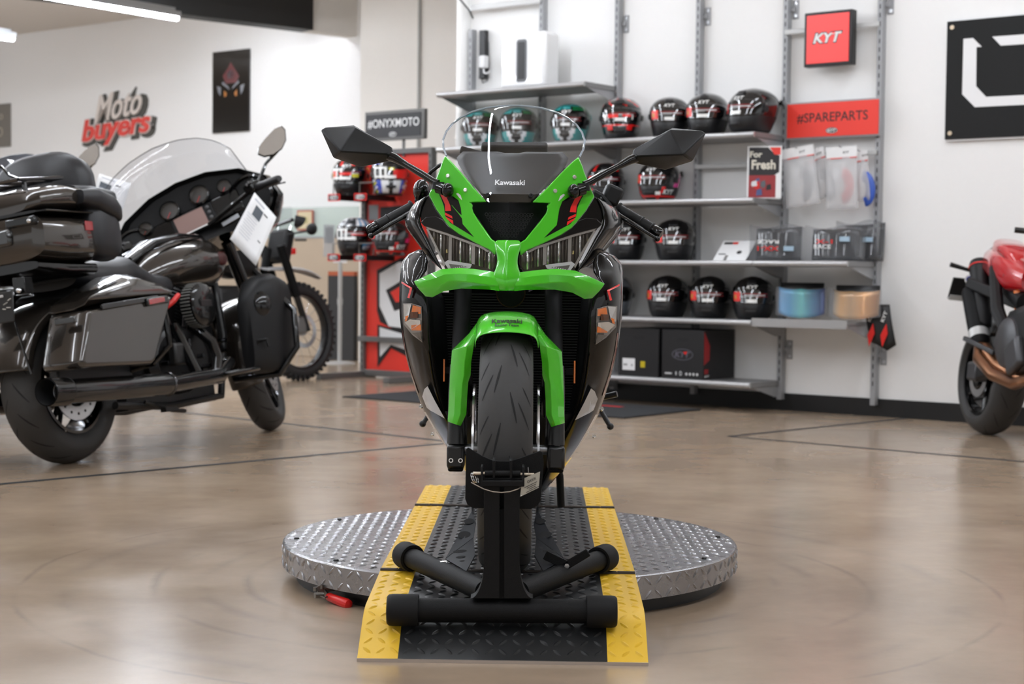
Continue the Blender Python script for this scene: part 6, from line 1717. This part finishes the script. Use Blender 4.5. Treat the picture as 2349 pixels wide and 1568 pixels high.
# helmet arms: flat black bars with holes, red logo ends, wire loops
for i, (x0, yy) in enumerate(((0.02, 458), (.30, 458), (0.02, 592), (.30, 592))):
    z = rl_(rk(835, yy)).z
    a = empty('helmet_arm', (x0, 0, z)); a.parent = rack
    b = MB(); b.box((0, -.185, 0), (.03, .37, .04)); b.build('bar', M_plblack, a, bevel=.002)
    for k in range(3):
        b = MB(); b.cyl((-.0155, -.12-.07*k, 0), (-.0165, -.12-.07*k, 0), .014, None, 16); b.build('bar_hole', M_paper, a)
    b = MB(); b.box((0, -.374, 0), (.125, .008, .055), mi=0); b.box((0, -.3785, 0), (.108, .002, .040), mi=1); b.build('end_plate', [M_redst, M_inkblk], a)
    b = MB(); ell(b, V((0, -.380, 0)), LX, LZv, .046, .018, 0, 0); ell(b, V((0, -.380, 0)), LX, LZv, .042, .014, .0005, 1); add_text(b, 'KYT', (0, -.380, 0), LX, LZv, .02, .06, off=.04, shear=.2, mi=0, lift=.001); b.build('emblem', [M_paper, M_inkblk], a)
    b = MB()
    for y in (-.33, -.10):
        b = MB(); b.tube([(-.05, y, .02), (-.05, y, .11), (.10, y, .11), (.10, y, .02)], .005, 8); b.build('wire_loop', M_wire, a)
# sign on a stem
zs0, zs1 = rl_(rk(900, 322)).z, rl_(rk(900, 254)).z; xs0, xs1 = rl_(rk(842, 290)).x, rl_(rk(978, 290)).x
b = MB(); b.box(((xs0+xs1)/2+.08, 0, ztop+.04), (.02, .012, .2)); b.build('sign_stem', M_rack, rack)
b = MB(); b.box(((xs0+xs1)/2, -.005, (zs0+zs1)/2), (xs1-xs0, .04, zs1-zs0)); sg = b.build('sign_frame', M_rack, rack, bevel=.004)
b = MB(); b.box(((xs0+xs1)/2-.008, -.027, (zs0+zs1)/2), (xs1-xs0-.05, .006, zs1-zs0-.05)); b.build('sign_panel', mat('sign_charcoal', (50, 50, 52), .5), sg)
b = MB(); add_text(b, '#ONYXMOTO', ((xs0+xs1)/2-.005, -.031, (zs0+zs1)/2+.015), LX, LZv, .072, xs1-xs0-.085, off=.006, lift=0); b.build('lettering', M_inkwht, sg)
b = MB(); o = V(((xs0+xs1)/2-.01, -.031, zs0+.045)); ell(b, o, LX, LZv, .04, .018, 0, 0); ell(b, o, LX, LZv, .036, .014, .0006, 1); add_text(b, 'KYT', o, LX, LZv, .018, .05, off=.04, shear=.2, mi=0, lift=.0012); b.build('emblem', [M_inkwht, M_inkblk], sg)
GR = 'helmets on the display rack'
for px, py, kind, turn, lab in ((806, 452, 'whitered', 14, 'helmet with white taped visor on the upper left arm of the rack'), (893, 450, 'bluered', -4, 'blue, white and red helmet on the upper right arm of the rack'),
                                (814, 586, 'skyblue', 10, 'black helmet with sky blue accents on the lower left arm of the rack'), (897, 588, 'pink', 20, 'black and pink helmet on the lower right arm, behind the handlebar grip')):
    p = rk(px, py, .20); p.z = rl_(rk(835, 458 if py < 500 else 592)).z+.021
    helmet(0, 0, 'A', 0, kind, turn, lab, GR, 1.12, pos=p)

# ================================================================ LEFT WALL: SIGNS AND PICTURES
def lw(px, py, w=0.0): return onwall(px, py, w, PL)
def on_left(name, px, py, label, cat, w=.0):
    return empty(name, lw(px, py, w), -WA, label, cat)
def dims(x0, x1, y0, y1):
    cx_, cy_ = (x0+x1)/2, (y0+y1)/2
    return (lw(x1, cy_)-lw(x0, cy_)).dot(U), lw(cx_, y0).z-lw(cx_, y1).z
w_, h_ = dims(491, 574.5, 118, 305)
e = on_left('poster', 532.5, 210, 'tall glossy black picture of a motorcycle on the far left wall', 'picture')
MB().box((0, -.012, 0), (w_, .02, h_)).build('panel', mat('gloss_black_print', (8, 8, 9), .05, coat=1.0), e)
M_a1, M_a2, M_a3 = mat('print_silver', (120, 122, 128), .3), mat('print_red', (92, 16, 18), .3), mat('print_orange', (170, 104, 26), .3)
def art(name, pts, m):
    b = MB(); b.add([(x*w_, -.0228, z*h_) for x, z in pts], [tuple(range(len(pts)))]); b.build(name, m, e)
art('art_red', [(-.22, .20), (-.06, .30), (0, .36), (.08, .30), (.24, .18), (.16, .10), (-.14, .10)], M_a2)
art('art_lamp', [(-.10, .22), (0, .27), (.10, .22), (.07, .16), (-.06, .16)], M_a1)
for s in (-1, 1):
    art('art_fork', [(s*.06, .06), (s*.22, .13), (s*.24, .10), (s*.03, .02)], M_a1)
    art('art_gold', [(s*.10, -.02), (s*.18, .02), (s*.18, -.06), (s*.12, -.06)], M_a3)
    art('art_grip', [(s*.26, .06), (s*.38, .08), (s*.34, .0), (s*.28, -.05)], M_a1)
w_, h_ = dims(-40, 25, 240, 338)
e = on_left('poster', -7, 289, 'grey picture panel cut off by the left edge', 'picture')
MB().box((0, -.012, 0), (w_, .02, h_)).build('panel', mat('warm_grey_print', (118, 112, 104), .35), e)
b = MB(); b.torus(V((.16*w_, -.0235, -.15*h_)), (0, 1, 0), .05, .006, 24, 6); b.torus(V((.2*w_, -.0235, .2*h_)), (0, 1, 0), .03, .004, 24, 6); b.build('picture_motif', mat('print_pale', (190, 180, 160), .4), e)
# script sign
e = on_left('wall_sign', 272, 275, 'raised red and cream script lettering sign on the far left wall', 'sign')
def wpx(dx, dy):
    k = (lw(272+50, 275)-lw(272-50, 275)).dot(U)/100; kz = (lw(272, 225).z-lw(272, 325).z)/100
    return V((dx*k, 0, -dy*kz))
w1, h1 = wpx(108, 0).x, -wpx(0, 64).z; w2, h2 = wpx(156, 0).x, -wpx(0, 66).z
c1, c2 = wpx(4, -34), wpx(-1, 22)
tx1, ty1 = V((1, 0, .10)), V((0.0, 0, 1)); tx2, ty2 = V((1, 0, .06)), V((0.0, 0, 1))
def sign_text(name, txt, c, x, y, h, w, off, y0, ex, m, sh):
    b = MB(); add_text(b, txt, c+V((0, -y0, 0)), x, y, h, w, ext=0, off=off, shear=sh, lift=0)
    n = len(b.v); fs = list(b.f); 
    back = [p+V((0, ex, 0)) for p in b.v]; edges = {}
    for f in fs:
        for i in range(len(f)): edges[(f[i], f[(i+1) % len(f)])] = 1
    side = [(q[0], n+q[0], n+q[1], q[1]) for q in edges if (q[1], q[0]) not in edges]
    b.v += back; b.f += side; b.mi += [0]*len(side)
    return b.build(name, m, e)
M_sgrey = mat('sign_backing_grey', (78, 76, 72), .5); M_scream = mat('sign_cream', (226, 216, 208), .45); M_sred = mat('sign_coral_red', (224, 74, 66), .45)
sh_ = V((.028, 0, -.024))
sign_text('backing', 'Moto', c1+sh_, tx1, ty1, h1*1.20, w1*1.12, .075, .022, .022, M_sgrey, .35)
sign_text('backing', 'buyers', c2+sh_, tx2, ty2, h2*1.22, w2*1.08, .09, .022, .022, M_sgrey, .2)
for k in range(2):
    b = MB(); cc = (c1+c2)/2+sh_; b.box(cc+V((.02+.10*k, -.008, .0)), (w2*.42, .016, h1*.5)); b.build('backing', M_sgrey, e, bevel=.006)
sign_text('letters', 'Moto', c1, tx1, ty1, h1, w1, .012, .040, .016, M_scream, .35)
sign_text('outline', 'buyers', c2, tx2, ty2, h2*1.08, w2*1.03, .055, .034, .010, M_scream, .2)
sign_text('letters', 'buyers', c2, tx2, ty2, h2, w2, .025, .046, .016, M_sred, .2)

# ================================================================ COUNTER, SCREEN AND STANDS BEHIND THE RACK
CT = at(760, 700, 15.9); CT.z = 0
def ct(px, py, w=0.0): return onwall(px, py, w, CT)
def cl(p): d = p-CT; return V((d.dot(U), -d.dot(N), d.z))
e = empty('counter', CT, -WA, 'tan service counter with a frosted glass screen behind the dirt bike', 'counter')
x0, x1 = cl(ct(480, 600)).x, cl(ct(852, 600)).x; zc = ct(760, 545).z; zg = ct(760, 474).z
MB().box(((x0+x1)/2, .08, zc/2), (x1-x0, .16, zc)).build('body', noisy(mat('tan_laminate', (188, 170, 148), .5), 8, .02, .03), e, bevel=.004)
MB().box(((x0+x1)/2, .01, zc+.006), (x1-x0, .03, .016)).build('channel', M_alu, e)
MB().box(((x0+x1)/2, .01, (zc+zg)/2), (x1-x0, .012, zg-zc)).build('glass_screen', mat('frosted_glass', (205, 220, 212), .35, alpha=.62), e)
b = MB(); b.box((cl(ct(690, 548)).x, .0, zc-.02), (.16, .01, .02)); b.build('name_strip', M_plblack, e)
pcf = ct(699, 505, .03)
e = empty('certificate', pcf, -WA, 'small cream certificate with a red border on the frosted glass', 'certificate')
MB().box((0, .008, 0), (.22, .012, .20)).build('frame', mat('red_border', (176, 92, 78), .4), e)
MB().box((0, .001, 0), (.19, .004, .17)).build('sheet', mat('cream_paper', (214, 200, 164), .5), e)
b = MB(); b.box((0, -.002, 0), (.09, .001, .06)); b.build('motif', mat('pale_gold', (190, 180, 130), .5), e)
p0 = at(785, 832, 15.45); p0.z = 0
e = empty('display_board', p0, -WA, 'tall charcoal board with an orange top edge between counter and rack', 'panel')
hh = onwall(785, 632, 0, p0).z; MB().box((0, 0, hh/2), (.34, .05, hh)).build('board', mat('charcoal_board', (48, 48, 49), .6), e)
MB().box((0, 0, hh+.02), (.34, .05, .04)).build('top_edge', mat('orange_edge', (178, 88, 52), .5), e)
p0 = onz(779, 834); p0.z = 0
e = empty('floor_stand', p0, 0, 'pale grey pole stand on a round base left of the helmet rack', 'stand')
hh = at(779, 600, p0.y).z
b = MB(); b.lathe([(0, .022), (.10, .020), (.145, .008), (.145, 0), (0, 0)], (0, 0, 0), (0, 0, 1), 36); b.build('base', M_bar, e, ang=40)
b = MB(); b.cyl((0, 0, .02), (0, 0, hh), .019, None, 18); b.build('pole', M_bar, e)
b = MB(); b.cyl((0, 0, hh*.58), (0, 0, hh*.64), .024, None, 18); b.build('collar', M_bar, e)
b = MB(); b.box((0, 0, hh+.02), (.12, .03, .06)); b.build('head', M_paper, e)
b = MB(); b.box((-.10, -.02, hh+.19), (.10, .03, .29)); b.build('leaflet_holder', mat('clear_holder', (200, 204, 208), .15, alpha=.45), e)
b = MB(); b.box((-.10, -.012, hh+.24), (.075, .006, .15)); b.build('leaflet', M_hgrey, e)

# ================================================================ DIRT BIKE BEHIND THE TOURER
M_knob = noisy(mat('knobby_rubber', (38, 38, 39), 0.65), 60, .1)
DC = onz(690, 872); fdir = V((.60, .80, 0)).normalized()
dm = Matrix((V((fdir.y, -fdir.x, 0)), fdir, Z)).transposed() @ Matrix.Rotation(math.radians(-4), 3, 'Y')
dbk = empty('dirt_bike', DC-fdir*1.44+Z*0, label='black and white off road motorcycle parked behind the touring bike, only its front showing', cat='motorcycle', mat3=dm)
def spoked(parent, y, R, w, name):
    W = empty(name, (0, y, R)); W.parent = parent
    b = MB(); b.lathe(tyre(R-.012, w*.62, 1.15, R-.085), (0, 0, 0), (1, 0, 0), 64)
    for k in range(44):
        for j, (x, r) in enumerate(((-w*.42, R-.022), (0, R-.008), (w*.42, R-.022))):
            a = 2*PI*(k+(.5 if j == 1 else 0))/44; b.box((x, r*math.cos(a), r*math.sin(a)), (w*.26, .020, .026), (a-PI/2, 0, 0))
    b.build('tyre', M_knob, W, ang=40)
    b = MB(); b.lathe([(R-.085, -w*.33), (R-.10, -w*.34), (R-.108, 0), (R-.10, w*.34), (R-.085, w*.33)], (0, 0, 0), (1, 0, 0), 64); b.build('rim', M_forkb, W, ang=40)
    b = MB()
    for k in range(18):
        a = 2*PI*k/18; s = 1 if k % 2 else -1
        b.tube([V((s*.03, .03*math.cos(a+.5), .03*math.sin(a+.5))), V((0, (R-.105)*math.cos(a), (R-.105)*math.sin(a)))], .0022, 5)
    b.build('spokes', M_disc, W)
    b = MB(); b.cyl((-.055, 0, 0), (.055, 0, 0), .035, None, 20); b.build('hub', M_alloy, W, ang=40)
    b = MB(); b.lathe([(.13, -.002), (.13, .002), (.095, .002), (.095, -.002)], (.06, 0, 0), (1, 0, 0), 36, True); b.build('brake_disc', M_disc, W, ang=40)
    return W
spoked(dbk, 1.44, .375, .085, 'front_wheel'); spoked(dbk, 0, .33, .11, 'rear_wheel')
for s in (1, -1):
    b = MB(); b.tube([V((s*.095, 1.44, .375)), V((s*.095, 1.33, .66))], .026, 12); b.tube([V((s*.095, 1.34, .64)), V((s*.095, 1.19, 1.02))], .033, 14, mi=1); b.build('fork_leg', [M_forkb, M_inblack], dbk)
b = MB(); b.box((.10, 1.37, .42), (.03, .09, .13)); b.build('caliper', mat('caliper_grey', (120, 118, 116), .35, metal=.8), dbk, bevel=.01)
rows = []
for y, z, w in ((1.02, .86, .07), (1.2, .865, .085), (1.4, .875, .085), (1.58, .85, .065), (1.72, .79, .02)):
    rows.append([V((w*q, y, z-.03*q*q)) for q in (-1, -.6, 0, .6, 1)])
b = MB(); b.grid(rows); b.build('front_mudguard', mat('fender_grey', (166, 164, 164), .3, coat=.5), dbk, solid=.006, sub=1, ang=180)
b = MB(); b.box((.0, 1.28, 1.02), (.2, .10, .26), (-.3, 0, 0)); b.build('headlamp_cowl', M_mblack, dbk, bevel=.03)
b = MB(); b.box((.06, 1.33, .98), (.08, .05, .05)); b.build('red_graphic', M_dred, dbk, bevel=.01)
b = MB(); b.grid([[V((x, 1.30+.05*v-.9*x*x, 1.10+.22*v)) for x in (-.1, -.05, 0, .05, .1)] for v in (0, .5, 1)]); b.build('wind_deflector', M_tclear, dbk, sub=1)
b = MB(); b.tube([V((-.40, 1.02, 1.18)), V((-.2, 1.06, 1.16)), V((0, 1.12, 1.12)), V((.2, 1.06, 1.16)), V((.40, 1.02, 1.18))], .014, 10); b.build('handlebar', M_forkb, dbk)
for s in (1, -1):
    b = MB(); b.tube([V((s*.36, 1.08, 1.18)), V((s*.40, 1.12, 1.17)), V((s*.30, 1.18, 1.16))], .02, 8, flat=2.0); b.build('hand_guard', M_mblack, dbk)
    b = MB(); b.sphere(V((s*.30, 1.32, 1.13)), (.055, .02, .045)); b.tube([V((s*.12, 1.25, 1.10)), V((s*.28, 1.31, 1.12))], .008, 6); b.build('turn_signal', M_mblack, dbk)
b = MB(); b.loft([superring(0, y, z, w, h, 20, .7) for y, z, w, h in ((.95, .92, .10, .14), (.75, .92, .13, .15), (.5, .90, .09, .08), (.1, .92, .10, .05), (-.25, .98, .08, .05), (-.5, 1.0, .05, .03))]); b.build('tank_and_seat', M_mblack, dbk, ang=60)
b = MB(); b.box((0, .72, .52), (.24, .42, .40)); b.build('engine', M_engine, dbk, bevel=.05)
b = MB(); b.tube([V((0, 1.15, 1.0)), V((0, 1.0, .5)), V((0, .8, .33)), V((0, .4, .35))], .03, 10); b.build('frame', M_inblack, dbk)
for s in (1, -1):
    b = MB(); b.beam((s*.10, .45, .42), (s*.09, 0, .33), .03, .06); b.build('swingarm', M_forkb, dbk)
b = MB(); b.tube([V((-.1, .5, .35)), V((-.28, .52, 0.02))], .012, 8); b.build('side_stand', M_forkb, dbk)

# ================================================================ RED NAKED BIKE AT THE RIGHT EDGE
M_red = mat('racing_red_paint', (188, 18, 26), 0.22, coat=1.0)
M_copper = mat('heat_tinted_pipe', (150, 106, 76), 0.28, metal=0.95)
M_tgrey = mat('titanium_grey', (74, 74, 76), 0.4, metal=0.5)
RC = onz(2262, 996); rf = V((.10, -1, 0)).normalized()
rm = Matrix((V((rf.y, -rf.x, 0)), rf, Z)).transposed() @ Matrix.Rotation(math.radians(-5), 3, 'Y')
rb_ = empty('naked_bike', RC, label='red naked motorcycle cut off by the right edge, rear wheel showing', cat='motorcycle', mat3=rm)
def RP(px, py, lx):                       # point of the picture on the plane x = lx of the bike
    inv = rm.inverted(); d = inv @ ray(px, py); o = inv @ (CAM_P-RC); t = (lx-o.x)/d.x; return o+d*t
for y, R, C, w, nm in ((0, .315, .098, .09, 'rear_wheel'), (1.47, .30, .07, .06, 'front_wheel')):
    W = empty(nm, (0, y, R)); W.parent = rb_
    b = MB(); b.lathe(tyre(R, C, 1.12, .215), (0, 0, 0), (1, 0, 0), 72); tread_marks(b, R, C, 14, [(.01, .07, .3, .02, .003)]); b.build('tyre', [M_rubb, M_groove], W, ang=50)
    b = MB(); b.lathe([(.215, -w*.8), (.2, -w*.8), (.195, 0), (.2, w*.8), (.215, w*.8)], (0, 0, 0), (1, 0, 0), 56)
    for k in range(5):
        a = 2*PI*k/5; b.tube([V((.02, .04*math.cos(a), .04*math.sin(a))), V((.05, .2*math.cos(a), .2*math.sin(a)))], [.022, .012], 10)
    b.cyl((-.07, 0, 0), (.085, 0, 0), .05, None, 24); b.build('rim', M_pblack, W, ang=40)
    b = MB(); b.lathe([(.12, -.003), (.12, .003), (.08, .003), (.08, -.003)], (.075, 0, 0), (1, 0, 0), 40, True); b.build('brake_disc', M_disc, W, ang=40)
b = MB(); b.beam((.10, .02, .32), (.10, .62, .42), .05, .09); b.build('swingarm', M_mblack, rb_, bevel=.02)
b = MB(); b.beam((-.10, .02, .32), (-.10, .62, .42), .05, .09); b.build('swingarm', M_mblack, rb_, bevel=.02)
b = MB(); b.box((.10, .02, .33), (.06, .13, .10)); b.build('axle_block', M_tgrey, rb_, bevel=.015)
# silencer pair, tail, seat, plate holder placed from the picture
s0, s1 = V((.075, -.16, .915)), V((.10, .06, .56))
b = MB(); b.tube([s0, s0.lerp(s1, .04), s0.lerp(s1, .96), s1], [.05, .056, .056, .045], 24); sil = b.build('silencer', M_mblack, rb_, ang=40)
ax_ = (s0-s1).normalized(); 
b = MB(); b.torus(s0.lerp(s1, .08), ax_, .0565, .004, 28, 8); b.build('red_ring', M_dred, sil)
c = s0.lerp(s1, .33)+V((.050, -.032, .02)); 
b = MB(); ell(b, c, (rm.inverted() @ V((1, 0, 0))).normalized(), Z, .03, .026, .002, 0); ell(b, c, (rm.inverted() @ V((1, 0, 0))).normalized(), Z, .022, .018, .003, 1); b.build('badge', [M_paper, M_hblue], sil)
s2, s3 = V((.13, -.10, .76)), V((.13, .12, .47))
b = MB(); b.tube([s2, s2.lerp(s3, .05), s2.lerp(s3, .9), s3], [.045, .052, .052, .04], 24); b.build('silencer', M_inblack, rb_, ang=40)
b = MB(); b.lathe([(.053, 0), (.053, .05)], s2.lerp(s3, .75), (s3-s2), 28); b.build('clamp', M_bar, rb_)
b = MB(); b.tube([s3, V((.17, .22, .40)), V((.16, .40, .33)), V((.14, .62, .30)), V((.16, .85, .34)), V((.10, .98, .5))], [.034, .034, .032, .030, .026, .022], 16); b.build('exhaust_pipe', M_copper, rb_)
b = MB(); b.tube([V((.13, .18, .46)), V((.12, .34, .38)), V((.10, .6, .33)), V((.02, .9, .4))], [.032, .032, .030, .024], 16); b.build('exhaust_pipe', M_copper, rb_)
b = MB(); b.beam((.16, -.08, .80), (.02, .30, .70), .03, .06); b.build('silencer_bracket', M_mblack, rb_, bevel=.01)
b = MB(); b.beam((.065, .10, .74), (.075, .16, .52), .05, .085); b.build('heat_shield', M_pblack, rb_, bevel=.02)
b = MB(); b.beam((.20, .06, .50), (.14, .33, .44), .02, .025); b.build('foot_peg_bracket', M_tgrey, rb_, bevel=.005)
b = MB(); b.loft([superring(0, y, z, w, h, 24, .7) for y, z, w, h in ((-.12, 1.02, .06, .05), (-.08, 1.02, .09, .075), (.10, .99, .12, .10), (.30, .95, .13, .10), (.48, .92, .10, .06))]); b.v=[p-Z*.10 for p in b.v]; b.build('tail_fairing', M_red, rb_, ang=60)
b = MB(); b.loft([superring(0, y, z, w, h, 24, .7) for y, z, w, h in ((-.02, 1.07, .07, .03), (.04, 1.10, .09, .045), (.22, 1.06, .11, .045), (.36, .99, .10, .03))]); b.v=[p-Z*.10 for p in b.v]; b.build('seat_cover', M_red, rb_, ang=60)
b = MB(); b.tube([V((0, -.14, 1.0)), V((0, -.15, 1.05)), V((0, -.08, 1.09))], [.04, .045, .03], 12, flat=1.6); b.v=[p-Z*.10 for p in b.v]; b.build('tail_lamp', M_pblack, rb_)
b = MB(); b.loft([superring(0, y, z, w, h, 20, .7) for y, z, w, h in ((-.05, .935, .05, .02), (.15, .88, .07, .03), (.45, .80, .10, .06))]); b.v=[p-Z*.10 for p in b.v]; b.build('undertail', M_mblack, rb_, ang=60)
b = MB(); b.add([V((.118, .16, .955)), V((.128, .30, .925)), V((.128, .32, .945)), V((.122, .24, .975))], [(0, 1, 2, 3)]); b.v=[p-Z*.10 for p in b.v]; b.build('tail_emblem', M_disc, rb_)
b = MB(); b.tube([V((.02, -.08, .85)), V((.04, -.20, .83)), V((.06, -.25, .78))], .025, 10); b.build('plate_holder', M_mblack, rb_)
b = MB(); b.box((.085, -.27, .765), (.19, .012, .13), (-.45, 0, 0)); b.build('plate', M_plblack, rb_, bevel=.003)
b = MB(); b.box((.085, -.285, .71), (.19, .012, .012), (-.45, 0, 0)); b.box((.085, -.28, .715), (.18, .006, .03), (-.45, 0, 0)); b.build('plate_edge', M_bar, rb_)
b = MB(); b.box((.0, -.19, .875), (.05, .02, .03)); b.build('plate_lamp', M_dred, rb_)
for s in (1, -1):
    b = MB(); b.tube([V((s*.03, -.16, .84)), V((s*.10, -.18, .865)), V((s*.22, -.20, .89))], [.012, .014, .020], 10, flat=.7); b.build('turn_signal', M_mblack, rb_)
    b = MB(); b.tube([V((s*.10, .12, .88)), V((s*.15, .34, .66)), V((s*.12, .52, .46))], [.03, .035, .03], 10); b.build('subframe', M_mblack, rb_)
b = MB(); b.box((.0, .62, .52), (.30, .36, .36), (.2, 0, 0)); b.build('engine', M_engine, rb_, bevel=.05)
b = MB(); b.lathe([(0, .03), (.10, .03), (.125, .015), (.13, -.02)], V((.15, .52, .50)), (1, 0, 0), 28); b.build('clutch_cover', M_tgrey, rb_, ang=40)
b = MB(); b.box((.16, .64, .44), (.05, .16, .16), (.5, 0, 0)); b.build('engine_cover', M_tgrey, rb_, bevel=.02)
b = MB(); b.tube([V((.05, .36, .78)), V((.04, .44, .52))], .035, 14); b.build('shock', mat('shock_amber', (214, 110, 22), .35), rb_)
b = MB(); b.loft([superring(0, y, z, w, h, 24, .7) for y, z, w, h in ((.45, .90, .08, .06), (.6, .94, .15, .12), (.85, .96, .17, .13), (1.05, .94, .10, .10))]); b.build('fuel_tank', M_red, rb_, ang=60)
for s in (1, -1):
    b = MB(); b.tube([V((s*.1, 1.47, .30)), V((s*.1, 1.2, .95))], .028, 12); b.build('fork_leg', M_forkb, rb_)
b = MB(); b.tube([V((-.38, 1.0, 1.03)), V((0, 1.12, 1.02)), V((.38, 1.0, 1.03))], .014, 10); b.build('handlebar', M_forkb, rb_)
b = MB(); b.sphere((0, 1.35, .88), (.1, .08, .1)); b.build('headlamp', M_lensdk, rb_)
b = MB(); b.tube([V((-.1, .62, .30)), V((-.25, .60, .03))], .012, 8); b.build('side_stand', M_forkb, rb_)
